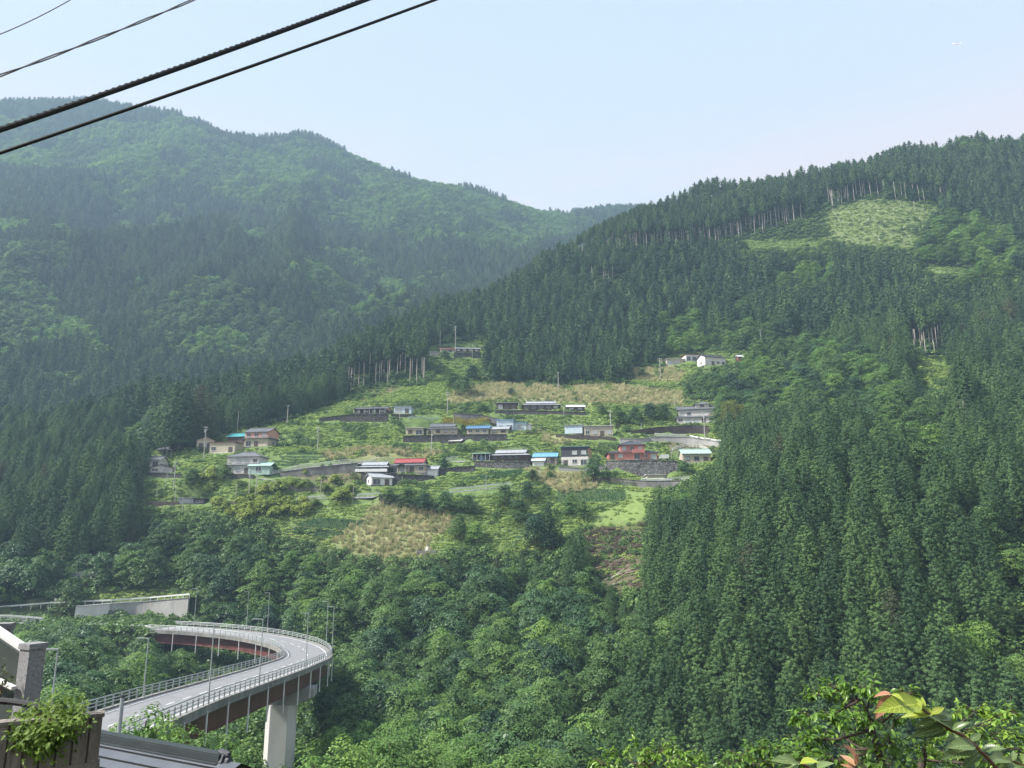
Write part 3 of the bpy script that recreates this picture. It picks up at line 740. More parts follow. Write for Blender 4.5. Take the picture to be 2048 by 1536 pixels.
def broad_crown(rng, h=10.0, R=4.2, nclump=34, per=80, size=0.22, flat=0.34, base=0.3):
    a = rng.uniform(0, 6.283, nclump)
    el = rng.uniform(-0.15, 1.0, nclump)
    k = np.arange(nclump) / nclump
    el = np.arcsin(np.clip(k * 1.15 - 0.15, -0.15, 1)); a = k * nclump * 2.39996 + rng.normal(0, 0.35, nclump)
    rr = rng.uniform(0.72, 1.06, nclump)
    lob = 1 + 0.18 * np.sin(a * 2 + rng.uniform(0, 6)) + 0.12 * np.sin(a * 3 + rng.uniform(0, 6))
    cz = h * base; hz = h * (1 - base) - 0.4
    C = np.c_[np.cos(a) * np.cos(el) * R * rr * lob * 0.86, np.sin(a) * np.cos(el) * R * rr * lob * 0.86, cz + np.sin(el) * hz * rr * 0.95]
    rc = R * rng.uniform(0.26, 0.42, nclump)
    th = rng.uniform(0, 6.283, (nclump, per)); q = np.sqrt(rng.random((nclump, per)))
    q = q * (1 + 0.2 * np.sin(th * 3 + rng.uniform(0, 6, (nclump, 1))))
    dx, dy = np.cos(th) * q, np.sin(th) * q
    dz = (1 - q ** 2) * flat * 1.3 - 0.25 * q
    outw = unit(np.c_[C[:, 0], C[:, 1], np.zeros(nclump)] + 1e-6)
    Pp = C[:, None] + np.stack([dx, dy, dz + rng.normal(0, 0.05, dz.shape)], -1) * rc[:, None, None]
    Pp[..., 2] -= 0.22 * rc[:, None] * (dx * outw[:, None, 0] + dy * outw[:, None, 1])
    N = np.stack([dx * 0.8, dy * 0.8, np.full(dx.shape, 1.1)], -1) + outw[:, None] * 0.25
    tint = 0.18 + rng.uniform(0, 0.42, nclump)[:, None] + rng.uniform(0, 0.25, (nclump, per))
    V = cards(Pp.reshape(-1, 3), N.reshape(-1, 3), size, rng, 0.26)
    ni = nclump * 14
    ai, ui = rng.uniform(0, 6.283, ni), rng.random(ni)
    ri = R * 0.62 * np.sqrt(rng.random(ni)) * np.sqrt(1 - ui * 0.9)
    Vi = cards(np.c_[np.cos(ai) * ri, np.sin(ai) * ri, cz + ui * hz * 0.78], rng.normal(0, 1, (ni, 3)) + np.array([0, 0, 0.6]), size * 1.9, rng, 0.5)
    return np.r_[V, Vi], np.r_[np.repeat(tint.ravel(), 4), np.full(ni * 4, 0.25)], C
def trunk_mb(h, r, lean=0.0, limbs=None, n=7, top=0.25):
    b = MB()
    pts = [(lean * math.sin(k * 1.3) * 0.3, lean * k * 0.12, h * k / 5.0 - (0.8 if k == 0 else 0)) for k in range(6)]
    b.tube(pts, [r * (1.25 if k == 0 else 1 - (1 - top) * k / 5.0) for k in range(6)], n)
    if limbs is not None:
        for c in limbs:
            z0 = max(0.25 * h, min(h * 0.9, c[2] * 0.55))
            m_ = (c[0] * 0.45, c[1] * 0.45, z0 + (c[2] - z0) * 0.6)
            b.tube([(0, 0, z0), m_, (c[0] * 0.92, c[1] * 0.92, c[2])], [r * 0.45, r * 0.3, r * 0.1], 5)
    return b
def merged(name, V, T, tb, mats):
    """crown and trunk in one mesh, for trees of the far mass"""
    tv = np.array(tb.v) if tb else np.zeros((0, 3)); n = len(V)
    me = bpy.data.meshes.new(name)
    fs = quads(n // 4).tolist() + [tuple(i + n for i in f) for f in (tb.f if tb else [])]
    me.from_pydata(np.r_[V, tv].tolist(), [], fs)
    for mm_ in mats: me.materials.append(mm_)
    if tb: me.polygons.foreach_set('material_index', [0] * (n // 4) + [1] * len(tb.f))
    a = me.attributes.new('tint', 'FLOAT', 'POINT'); a.data.foreach_set('value', np.r_[T, np.full(len(tv), 0.5)].astype(np.float32))
    me.update()
    return me
def protos(prefix, meshes):
    c = bpy.data.collections.new(prefix)
    for i, me in enumerate(meshes):
        o = bpy.data.objects.new('%s_%02d' % (prefix, i), me); c.objects.link(o)
    return c
def scatter(name, label, pts, var, rot, scl, coll, cat=None):
    """one object of uncountable plants: points that carry a plant each"""
    me = bpy.data.meshes.new(name)
    me.vertices.add(len(pts)); me.vertices.foreach_set('co', np.asarray(pts, np.float32).ravel())
    a = me.attributes.new('form', 'INT', 'POINT'); a.data.foreach_set('value', np.asarray(var, np.int32))
    a = me.attributes.new('turn', 'FLOAT_VECTOR', 'POINT'); a.data.foreach_set('vector', np.asarray(rot, np.float32).ravel())
    a = me.attributes.new('size', 'FLOAT_VECTOR', 'POINT'); a.data.foreach_set('vector', np.asarray(scl, np.float32).ravel())
    me.update()
    o = bpy.data.objects.new(name, me); COL.objects.link(o)
    g = bpy.data.node_groups.new(name, 'GeometryNodeTree')
    g.interface.new_socket('Geometry', in_out='INPUT', socket_type='NodeSocketGeometry')
    g.interface.new_socket('Geometry', in_out='OUTPUT', socket_type='NodeSocketGeometry')
    gi = g.nodes.new('NodeGroupInput'); go = g.nodes.new('NodeGroupOutput')
    ip = g.nodes.new('GeometryNodeInstanceOnPoints')
    ci = g.nodes.new('GeometryNodeCollectionInfo'); ci.inputs['Collection'].default_value = coll
    ci.inputs['Separate Children'].default_value = True; ci.inputs['Reset Children'].default_value = True
    ip.inputs['Pick Instance'].default_value = True
    def na(nm, ty):
        n = g.nodes.new('GeometryNodeInputNamedAttribute'); n.data_type = ty; n.inputs['Name'].default_value = nm
        return n.outputs['Attribute']
    g.links.new(gi.outputs[0], ip.inputs['Points']); g.links.new(ci.outputs[0], ip.inputs['Instance'])
    g.links.new(na('form', 'INT'), ip.inputs['Instance Index']); g.links.new(na('turn', 'FLOAT_VECTOR'), ip.inputs['Rotation'])
    g.links.new(na('size', 'FLOAT_VECTOR'), ip.inputs['Scale']); g.links.new(ip.outputs[0], go.inputs[0])
    md = o.modifiers.new('plants', 'NODES'); md.node_group = g
    return tag(o, label, cat, kind='stuff')

# --- tree forms: (crown V, tint), trunk
rg = lambda s: np.random.default_rng(s)
CED = []        # near cedars
for i in range(7):
    r = rg(100 + i)
    V, T = cedar_crown(r, h=18 * r.uniform(0.92, 1.08), R=r.uniform(3.1, 3.8), npuff=350, per=22, size=0.15, base=0.12)
    CED.append((V, T, trunk_mb(17, 0.24), 'cedar' if i != 5 else 'cedar_b', 'bark'))
for i in range(3):   # thinned cedars: bare pale trunks, crown only near the top
    r = rg(120 + i)
    V, T = cedar_crown(r, h=22, R=2.3, npuff=95, per=22, size=0.27, base=0.60, sparse=0.1)
    CED.append((V, T, trunk_mb(21, 0.20, 0.3), 'cedar', 'bark_pale'))
BRO = []
for i in range(7):
    r = rg(200 + i)
    V, T, C = broad_crown(r, h=10.5, R=r.uniform(3.9, 4.8), nclump=40, per=92, size=0.18, flat=r.uniform(0.12, 0.42), base=0.2)
    BRO.append((V, T, trunk_mb(7.0, 0.17, 0.8, C[::5]), ('leaf_dark' if i in (0, 3) else 'leaf') if i < 5 else 'leaf_light', 'bark'))
for i in range(2):
    r = rg(220 + i)
    V, T, C = broad_crown(r, h=4.0, R=2.3, nclump=20, per=60, size=0.17, flat=0.5, base=0.3)
    BRO.append((V, T, trunk_mb(2.4, 0.10, 0.6, C[::4]), 'leaf_yuzu', 'bark'))
for i in range(3):    # tall trees whose crown stands on a long trunk, for the slope just below the camera
    r = rg(240 + i)
    V, T, C = broad_crown(r, h=17, R=3.6, nclump=64, per=110, size=0.125, flat=r.uniform(0.3, 0.5), base=0.45)
    BRO.append((V, T, trunk_mb(15, 0.2, 0.8, C[::6]), 'leaf_light' if i < 2 else 'leaf', 'bark'))
ci_f, bi_f = [], []
for i in range(5):
    r = rg(300 + i)
    V, T = cedar_crown(r, h=18, R=2.9, npuff=90, per=12, size=0.36, base=0.2)
    ci_f.append(merged('cedar_far', V, T, None, [M['cedar']]))
for i in range(5):
    r = rg(320 + i)
    V, T, C = broad_crown(r, h=10.5, R=4.3, nclump=26, per=34, size=0.38, flat=0.42, base=0.3)
    bi_f.append(merged('broad_far', V, T, None, [M['leaf'] if i < 3 else M['leaf_light']]))
cedar_forms = protos('cedar_form', [merged('c', V, T, tb, [M[a], M[bk]]) for V, T, tb, a, bk in CED] + ci_f)   # 0-6, 7-9 bare, 10-14 far
broad_forms = protos('broadleaf_form', [merged('b', V, T, tb, [M[a], M[bk]]) for V, T, tb, a, bk in BRO] + bi_f)  # 0-4 leaf, 5-6 light, 7-8 orchard, 9-11 tall, 12-14 far, 15-16 far light

# --- where trees stand
BROADZ = [[(-200, 1085), (230, 1078), (296, 1015), (560, 1040), (680, 1095), (1000, 1105), (1180, 1115), (1240, 1185), (1292, 1190), (1290, 1290), (1240, 1400), (1180, 1700), (-200, 1700)],
          [(1380, 752), (1440, 690), (1480, 660), (1560, 640), (1660, 650), (1760, 700), (1880, 800), (1905, 900), (1850, 920), (1700, 800), (1560, 810), (1450, 830), (1380, 812)],
          [(1840, 520), (1850, 440), (1920, 400), (2070, 470), (2070, 545), (1950, 560)],
          [(1480, 470), (1660, 470), (1660, 500), (1480, 505)],
          [(1500, 560), (1580, 520), (1680, 510), (1690, 545), (1600, 580)],
          [(1745, 345), (1900, 335), (1890, 385), (1800, 380)],
          [(1980, 1000), (2080, 960), (2080, 1140), (1990, 1120)],
          [(1400, 640), (1560, 620), (1560, 660), (1420, 690)],
          [(1310, 615), (1400, 620), (1410, 700), (1340, 700)],
          [(250, 800), (320, 790), (310, 880), (240, 880)],
          [(880, 735), (960, 745), (950, 790), (890, 770)],
          [(-60, 820), (20, 850), (10, 900), (-60, 900)]]
BARE = [[(1150, 478), (1240, 460), (1480, 440), (1660, 435), (1662, 484), (1480, 492), (1240, 505), (1150, 515)],      # by the foot of the tree
        [(1655, 396), (1770, 386), (1770, 402), (1655, 420)], [(1800, 685), (1910, 685), (1910, 722), (1810, 722)],
        [(690, 755), (860, 735), (860, 780), (760, 785), (690, 800)], [(1180, 555), (1250, 550), (1250, 590), (1180, 590)],
        [(1780, 390), (1900, 395), (1890, 416), (1780, 410)], [(1880, 840), (1965, 840), (1960, 880), (1890, 880)]]
BROADF = [[(-400, 250), (0, 232), (300, 245), (600, 275), (1000, 400), (1200, 440), (1200, 475), (960, 492), (840, 470), (700, 455), (520, 418), (330, 358), (0, 335), (-400, 340)],
          [(-400, 470), (40, 520), (120, 600), (230, 690), (120, 800), (-400, 800)],
          [(240, 560), (440, 545), (520, 590), (620, 650), (560, 720), (330, 700)],
          [(600, 500), (700, 490), (800, 560), (830, 620), (640, 640)], [(800, 540), (920, 540), (900, 570), (830, 580)],
          [(0, 490), (110, 470), (170, 530), (60, 540)]]
KEEP = [OPEN, LOGGED, CLEAR, STRIP, STRIP2, RCUT, BANKL]
FORCE_CED = [[(-100, 900), (100, 890), (290, 895), (298, 1000), (230, 1070), (80, 1085), (-100, 1075)]]
BRS = np.concatenate([BP, AP[2:]])
def jgrid(x0, x1, y0, y1, s, seed):
    r = rg(seed)
    x, y = np.meshgrid(np.arange(x0, x1, s), np.arange(y0, y1, s * 0.92))
    x[::2] += s / 2
    x = x + r.uniform(-0.34, 0.34, x.shape) * s; y = y + r.uniform(-0.34, 0.34, y.shape) * s
    return x.ravel(), y.ravel()
# running skyline of the ground, to leave out what no view near the photograph's could show
ax = np.linspace(-0.95, 0.95, 381); dy = np.concatenate([np.arange(20, 520, 3.0), np.arange(520, 1400, 8.0)])
sky_el = np.array([np.maximum.accumulate(height(a * dy, dy) / dy) for a in ax])
def visible(x, y, z, top, margin=0.012):
    i = np.clip(((x / y + 0.95) / 0.005).round().astype(int), 0, 380); j = np.clip(np.searchsorted(dy, y - 6) - 1, 0, len(dy) - 1)
    return (z + top) / y > sky_el[i, j] - margin
def place(x, y, hh):
    z = height(x, y)
    qx, qy, zc = proj(np.c_[x, y, z]); tx, ty, _ = proj(np.c_[x, y, z + hh * 0.6])
    return z, qx, qy, tx, ty, zc
near_c, near_b = [], []       # rows: x, y, z, form, size, rot, shown, bare
def near_zone(y0, y1, s, seed, hh=16):
    x, y = jgrid(-480, 560, y0, y1, s, seed)
    m = (np.abs(x) / np.maximum(y, 1) < 0.95); x, y = x[m], y[m]
    z, qx, qy, tx, ty, zc = place(x, y, hh)
    open_ = anyp(KEEP, qx, qy) | inpoly(qx, qy, ROADL)
    farm = ZZF(x, y) > z - 0.5
    keep = ~open_ & ~farm & visible(x, y, z, hh + 4)
    d = np.min(np.sqrt((x[:, None] - BRS[None, :, 0]) ** 2 + (y[:, None] - BRS[None, :, 1]) ** 2), 1)
    keep &= (d > 9.5)
    # keep the trees in front of the open land low enough to leave it in sight
    keep &= ~((d < 17) & (x > BRS[0, 0] - 2) & (y < 150) & (y > 40) & (z > -34))
    return tuple(v[keep] for v in (x, y, z, qx, qy, tx, ty))
def ZZF(x, y): return height(x, y, Zf)
BRIDGE_PX = [(150, 1440), (300, 1362), (540, 1285), (585, 1272), (420, 1264), (312, 1258), (312, 1238), (600, 1246), (672, 1275), (672, 1345), (626, 1352), (626, 1392), (606, 1400), (606, 1560), (528, 1560), (538, 1408), (395, 1452), (200, 1470)]
TRUNKS = [(1190, 452), (1300, 435), (1480, 412), (1660, 398), (1660, 470), (1480, 470), (1240, 484), (1180, 490)]
TRUNKS2 = [(1812, 640), (1908, 640), (1908, 722), (1812, 722)]
def blocks(x, y, z, d, hh):
    """would a tree this tall hide the open land, the road wall or the bridge?"""
    bad = np.zeros(len(x), bool)
    for f in (0.45, 0.75, 1.0):
        a, b, _ = proj(np.c_[x, y, z + hh * f])
        bad |= anyp(KEEP + [ROADL], a, b) | (inpoly(a, b, BRIDGE_PX) & (y < 200))
        bad |= inpoly(a, b, TRUNKS) & (y < 438)
        bad |= inpoly(a, b, TRUNKS2) & (y < 284)
        for dx in (-20, 20):
            bad |= inpoly(a + dx * 280 / y, b, ROADL) & (y < 222)
            bad |= inpoly(a + dx * 150 / y, b, BRIDGE_PX) & (y < 200)
    return bad
near = []
for (y0, y1, s, seed) in ((60, 130, 4.9, 1), (130, 300, 4.9, 2), (300, 520, 5.2, 3)):
    x, y, z, qx, qy, tx, ty = near_zone(y0, y1, s, seed)
    isb = anyp(BROADZ, tx, ty) & ~anyp(FORCE_CED, tx, ty)
    mixed = (fbm(x, y, 26, 3, 63) > 0.66) & (tx > 1330) & ~anyp(BARE, qx, qy)
    isb = isb | mixed
    near.append(np.c_[x, y, z, isb, anyp(BARE, qx, qy) & ~isb])
x, y, z, qx, qy, tx, ty = near_zone(300, 520, 3.6, 4)
b_ = anyp([BARE[0], BARE[1], BARE[5]], qx, qy) | (anyp(BARE, qx, qy) & (rg(6).random(len(x)) < 0.42)); near[2] = near[2][near[2][:, 4] < 0.5]
near.append(np.c_[x, y, z, np.zeros(len(x)), np.ones(len(x))][b_])
near = np.concatenate(near)
r = rg(5)
# broadleaf crowns are wider: keep one in two
isb = near[:, 3] > 0.5
near = near[~isb | (r.random(len(near)) < 0.56)]
isb = near[:, 3] > 0.5; bare = near[:, 4] > 0.5
x, y, z = near[:, 0], near[:, 1], near[:, 2]
n_ = fbm(x, y, 30, 3, 41)
size = np.where(isb, r.uniform(0.72, 1.12, len(x)) * (0.85 + 0.4 * n_), r.uniform(0.62, 0.86, len(x)) * (0.84 + 0.30 * n_) * (1 + 0.1 * (y > 300)))
H0 = np.where(isb, 10.5, 18.0); H0 = np.where(bare, 22.0, H0); size = np.where(bare, r.uniform(0.9, 1.12, len(x)) * np.where(x / y > 0.05, np.clip(0.74 + 0.28 * (x / y - 0.10) / 0.3, 0.74, 1.0), 1.0), size)
ok = np.zeros(len(x), bool); sz = size.copy()
for k in (1.0, 0.7, 0.48, 0.3, 0.2):
    todo = ~ok
    bad = blocks(x[todo], y[todo], z[todo], None, H0[todo] * size[todo] * k)
    idxs = np.where(todo)[0][~bad]
    ok[idxs] = True; sz[idxs] = size[idxs] * k
near = near[ok]; sz = sz[ok]; isb, bare = isb[ok], bare[ok]
x, y, z = near[:, 0], near[:, 1], near[:, 2]
tx, ty, _ = proj(np.c_[x, y, z + H0[ok] * sz * 0.7])
light = (anyp([BROADZ[1]], tx, ty) & (r.random(len(x)) < 0.35)) | anyp([[(1480, 470), (1660, 470), (1660, 500), (1480, 505)], [(1745, 345), (1900, 335), (1890, 385), (1800, 380)], [(1500, 560), (1580, 520), (1680, 510), (1690, 545), (1600, 580)], [(1840, 520), (1850, 440), (1920, 400), (2070, 470), (2070, 545)], [(1310, 615), (1400, 620), (1410, 700), (1340, 700)], [(560, 1440), (1000, 1450), (1150, 1560), (560, 1600)]], tx, ty)
form = np.where(isb, np.where(light & (r.random(len(x)) < 0.75), r.integers(5, 7, len(x)), np.where(r.random(len(x)) < 0.10, r.integers(5, 7, len(x)), r.integers(0, 5, len(x)))),
                np.where(bare, r.integers(7, 10, len(x)), np.where(r.random(len(x)) < 0.03, 5, r.integers(0, 5, len(x)))))
form = np.where(~isb & ~bare & (r.random(len(x)) < 0.14), 6, form)
form = np.where((y > 330) & ~isb & ~bare, r.integers(10, 15, len(x)), form)
rz = r.uniform(0, 6.283, len(x))
shown = sz * H0[ok] / y * ((tx > -30) & (tx < 2080) & (ty > 0) & (ty < 1560))
print('near trees', len(x), 'broad', int(isb.sum()), 'bare', int(bare.sum()))

# single trees, each an object of its own
def tree_proto(V, T, tb, lm, bk, crown_name='crown'):
    cm = fast_mesh(crown_name, V, quads(len(V) // 4), M[lm], T)
    tm = tb.mesh('trunk', M[bk], True)
    return cm, tm
CEDP = [tree_proto(*f) for f in CED]; BROP = [tree_proto(*f) for f in BRO]
def put_tree(pr, name, loc, sc, rz_, label, cat, group):
    e = empty(name, loc, rz_, label, cat, group)
    e.scale = sc
    for me, nm in ((pr[0], 'crown'), (pr[1], 'trunk')):
        o = bpy.data.objects.new(nm, me); COL.objects.link(o); o.parent = e
    return e
def zone_cedar(px_, py_, bare_):
    if bare_:
        if px_ > 1780 and py_ > 600: return ('tall bare trunked cedar of the small stand in the gap high on the right slope', 'bare trunked cedars in the slope gap')
        if py_ < 560: return ('tall thinned cedar with pale bare trunk below the ridge on the right', 'bare trunked cedars below the ridge')
        return ('thinned cedar with bare trunk at the upper edge of the village meadow', 'bare trunked cedars above the meadow')
    if px_ < 700: return ('dense dark cedar in the grove left of the village', 'cedars of the left grove')
    if py_ > 1150: return ('dark cedar low on the plantation slope in the right foreground', 'cedars low on the right slope')
    return ('dark cedar of the dense plantation right of the village houses', 'cedars beside the village')
def zone_broad(px_, py_, lt):
    if px_ < 640: return ('green broadleaf tree in the woods around the curved road bridge', 'broadleaf trees around the bridge')
    if px_ > 1330: return ('rounded broadleaf tree on the knoll uphill right of the village', 'broadleaf trees on the right knoll')
    return ('layered green broadleaf tree in the ravine below the village meadow', 'broadleaf trees in the ravine')
single = np.zeros(len(x), bool)
for sel, quota in (((~isb) & (~bare), 250), (bare, 46), (isb, 285)):
    c = np.where(sel & (shown > 0))[0]
    if sel is bare:
        c = c[(ty[c] < 800)]
    single[c[np.argsort(-shown[c])[:quota]]] = True
for i in np.where(single)[0]:
    s_ = sz[i]; w_ = s_ * (0.9 + 0.2 * ((i * 7919) % 100) / 100) * (1.0 if isb[i] or bare[i] else 1.14)
    if isb[i]:
        lab, grp = zone_broad(tx[i], ty[i], light[i])
        put_tree(BROP[int(form[i])], 'broadleaf_tree', (x[i], y[i], z[i] - 0.2), (w_, w_, s_), rz[i], lab, 'tree', grp)
    else:
        lab, grp = zone_cedar(tx[i], ty[i], bare[i])
        f = int(form[i]); f = f if f < 10 else f - 10
        put_tree(CEDP[f], 'cedar_tree', (x[i], y[i], z[i] - 0.2), (w_, w_, s_), rz[i], lab, 'cedar', grp)

# the far mountain
fx, fy = [], []
for (y0, y1, s, seed) in ((400, 700, 6.0, 21), (700, 1000, 6.6, 22), (1000, 1390, 7.4, 23)):
    a, b_ = jgrid(-1150, 560, y0, y1, s, seed); fx.append(a); fy.append(b_)
fx = np.concatenate(fx); fy = np.concatenate(fy)
m_ = (fx > -0.82 * fy) & (fx < 0.32 * fy) & (ZZF(fx, fy) >= height(fx, fy) - 0.4)
fx, fy = fx[m_], fy[m_]
fz, _, _, ftx, fty, _ = place(fx, fy, 14)
m_ = visible(fx, fy, fz, 20, 0.01) & (fx > GX[0]) & (fx < GX[-1])
fx, fy, fz, ftx, fty = fx[m_], fy[m_], fz[m_], ftx[m_], fty[m_]
nn = fbm(fx, fy, 60, 4, 77)
fb = (anyp(BROADF, ftx, fty) & (nn > 0.36)) | (nn > 0.64)
fl = fb & (fbm(fx, fy, 45, 3, 88) > 0.42)
fs = np.where(fb, r.uniform(0.75, 1.2, len(fx)), r.uniform(0.7, 1.05, len(fx))) * (1 + (fy > 700) * 0.12)
ff_ = np.where(fb, np.where(fl, r.integers(15, 17, len(fx)), r.integers(12, 15, len(fx))), r.integers(10, 15, len(fx)))
print('far trees', len(fx))
def mass(name, label, sel, fsel, forms, cat=None):
    X_ = np.r_[x[sel], fx[fsel]]; Y_ = np.r_[y[sel], fy[fsel]]; Z_ = np.r_[z[sel], fz[fsel]] - 0.3
    S_ = np.r_[sz[sel], fs[fsel]]; W_ = S_ * r.uniform(0.88, 1.15, len(S_)) * np.r_[np.where(isb[sel] | bare[sel], 1.0, 1.12), np.full(fsel.sum(), 1.12)]
    R_ = r.uniform(0, 6.283, len(S_))
    scatter(name, label, np.c_[X_, Y_, Z_], np.r_[form[sel], ff_[fsel]], np.c_[r.normal(0, 0.02, len(S_)), r.normal(0, 0.02, len(S_)), R_], np.c_[W_, W_, S_], forms, cat)
mass('cedar_forest', 'dense dark cedar forest covering the slopes and the far mountain', ~isb & ~single, ~fb, cedar_forms, 'forest')
mass('broadleaf_woods', 'paler broadleaf woods in patches over the slopes and far ridge', isb & ~single, fb, broad_forms, 'woods')

# ------------------------------------------------------------------ meadow, dry grass, brush
def tuft_mesh(rng, n, rad, h, size, mats, up=0.9, tall=False):
    a = rng.uniform(0, 6.283, n); q = np.sqrt(rng.random(n)) * rad
    C = np.c_[np.cos(a) * q, np.sin(a) * q, h * (1 - (q / rad) ** 2 * 0.7) * rng.uniform(0.35, 1, n)]
    if tall:
        b0 = np.c_[np.cos(a) * q * 0.6, np.sin(a) * q * 0.6, np.zeros(n) - 0.2]
        ln = np.c_[np.cos(a) * rng.uniform(0, 0.5, n), np.sin(a) * rng.uniform(0, 0.5, n), rng.uniform(0.6, 1.1, n) * h]
        s = unit(np.cross(ln, rng.normal(0, 1, (n, 3)))) * size
        V = np.stack([b0 - s, b0 + s, b0 + ln + s * 0.35, b0 + ln - s * 0.35], 1).reshape(-1, 3)
    else:
        N = np.c_[np.cos(a) * q / rad * 0.7, np.sin(a) * q / rad * 0.7, np.full(n, up)]
        V = cards(C, N, size, rng, 0.45)
    t_ = rng.uniform(0, 1, n)
    return merged('tuft', V, np.repeat(t_, 4), None, [mats])
gp = protos('meadow_form', [tuft_mesh(rg(400 + i), 70, 0.95, 0.75, 0.20, M['grass']) for i in range(4)] + [tuft_mesh(rg(410 + i), 130, 1.3, 1.5, 0.22, M['leaf']) for i in range(3)])
dp = protos('dry_form', [tuft_mesh(rg(420 + i), 60, 0.8, 1.7, 0.055, M['straw'], tall=True) for i in range(4)])
gx, gyy = jgrid(-190, 330, 188, 480, 1.15, 31)
gzv = height(gx, gyy); qx, qy, _ = proj(np.c_[gx, gyy, gzv])
inop = anyp([OPEN, LOGGED, CLEAR, STRIP, STRIP2, RCUT, BANKL], qx, qy) & visible(gx, gyy, gzv, 2)
# nothing grows on the pads or right before the walls
free = np.ones(len(gx), bool)
for cx, cy, rx, ry, yw, zp in PADS:
    u = (gx - cx) * math.cos(yw) + (gyy - cy) * math.sin(yw); v = -(gx - cx) * math.sin(yw) + (gyy - cy) * math.cos(yw)
    free &= ~((np.abs(u) < rx + 0.2) & (v > -ry - 1.2) & (v < ry))
for lab, mt, X in WB:
    for q in X: free &= ~((np.abs(gx - q[0]) < 1.6) & (gyy > q[1] - 1.0) & (gyy < q[1] + 1.6))
RAILPX = [[(524, 950), (602, 936), (690, 926), (783, 922)], [(893, 922), (950, 922), (1048, 923)], [(900, 984), (960, 978), (1022, 972)], [(592, 1003), (650, 997)], [(714, 996), (758, 991)], [(1283, 963), (1330, 963), (1378, 958)], [(1310, 872), (1372, 875)], [(1380, 876), (1444, 886)], [(817, 839), (875, 839)], [(910, 831), (955, 836), (995, 842)], [(1345, 902), (1372, 893), (1400, 896), (1416, 903)]]
for L_ in RAILPX:
    for (ax_, ay_), (bx_, by_) in zip(L_[:-1], L_[1:]):
        n_s = int((bx_ - ax_) / 5) + 2
        for t_ in np.linspace(0, 1, n_s):
            h_ = hit(ax_ + (bx_ - ax_) * t_, ay_ + (by_ - ay_) * t_)
            free &= ~((np.abs(gx - h_[0]) < 0.9) & (gyy > h_[1] - 3.4) & (gyy < h_[1] + 2.2))
dry = anyp(DRY, qx, qy); tea = anyp(TEA, qx, qy); soil = anyp(SOIL + [LOGGED], qx, qy); lime = anyp(LIME, qx, qy)
nb = fbm(gx, gyy, 9, 3, 55); nd = fbm(gx, gyy, 6, 3, 56)
u_ = r.random(len(gx))
lawn = anyp([LAWN], qx, qy)
isdry = inop & free & dry & (nb > 0.34) & (u_ < 0.85)
clr = anyp([CLEAR], qx, qy)
clr = anyp([CLEAR], qx, qy)
ctr = (np.modf((gzv + 3.0 * fbm(gx, gyy, 40, 2, 9)) / 3.3)[0] % 1.0 < 0.17) & (nd > 0.40)
isg = inop & free & ~isdry & ~tea & (np.where(soil, u_ < 0.42, np.where(clr, u_ < 0.5, np.where(lawn, u_ < 0.10, u_ < 0.92))))
bush = isg & (((nd > 0.68) & ~lime) | (ctr & ~lime & ~clr & (u_ < 0.5)) | (dry & (u_ < 0.3)) | (soil & (u_ < 0.10)) | (anyp([CLEAR, STRIP2], qx, qy) & (u_ < 0.06)))
def sc_stuff(name, label, s, forms, coll, k0, k1):
    n = int(s.sum()); a = r.uniform(k0, k1, n)
    scatter(name, label, np.c_[gx[s], gyy[s], gzv[s] - 0.05], forms(n), np.c_[r.normal(0, .08, n), r.normal(0, .08, n), r.uniform(0, 6.28, n)], np.c_[a, a, a * r.uniform(0.75, 1.15, n)], coll, None)
sc_stuff('meadow_grass', None, isg & ~bush, lambda n: r.integers(0, 4, n), gp, 0.6, 1.15)
sc_stuff('brush_undergrowth', None, bush, lambda n: r.integers(4, 7, n), gp, 0.55, 1.15)
sc_stuff('dry_grass', None, isdry, lambda n: r.integers(0, 4, n), dp, 0.55, 1.1)
def slash_mesh(rng, n=60):
    C = np.c_[rng.normal(0, .9, n), rng.normal(0, .9, n), rng.uniform(0.02, .45, n)]
    U = unit(np.c_[rng.normal(0, 1, n), rng.normal(0, .6, n), rng.normal(0, .25, n)]) * rng.uniform(.3, 1.0, n)[:, None]
    S = unit(np.cross(U, rng.normal(0, 1, (n, 3)))) * .035
    return merged('slash', np.stack([C - U - S, C + U - S, C + U + S, C - U + S], 1).reshape(-1, 3), np.repeat(rng.random(n), 4), None, [M['slash']])
M['slash'] = leaf_mat('cut_branches', (0.05, 0.040, 0.028), (0.11, 0.088, 0.062), (0.26, 0.21, 0.16), .05, .9, .1)
sp_ = protos('slash_form', [slash_mesh(rg(440 + i)) for i in range(3)])
sel = anyp([LOGGED], qx, qy) & (u_ > .5) & (nb > .35)
sc_stuff('cut_branches', None, sel, lambda n: r.integers(0, 3, n), sp_, .7, 1.4)
print('ground plants', int(isg.sum()), int(isdry.sum()))
# forest undergrowth, where the trees let one see down to the slope
ux, uy = jgrid(-260, 300, 80, 470, 2.3, 37)
uz = height(ux, uy); ub = visible(ux, uy, uz, 2)
qx, qy, _ = proj(np.c_[ux, uy, uz]); ub &= ~anyp(KEEP + [ROADL], qx, qy) & (qx > -200)
n = int(ub.sum())
scatter('forest_undergrowth', None, np.c_[ux[ub], uy[ub], uz[ub]], r.integers(4, 7, n), np.c_[np.zeros(n), np.zeros(n), r.uniform(0, 6.28, n)], np.c_[[r.uniform(0.9, 1.8, n)] * 3].T, gp)
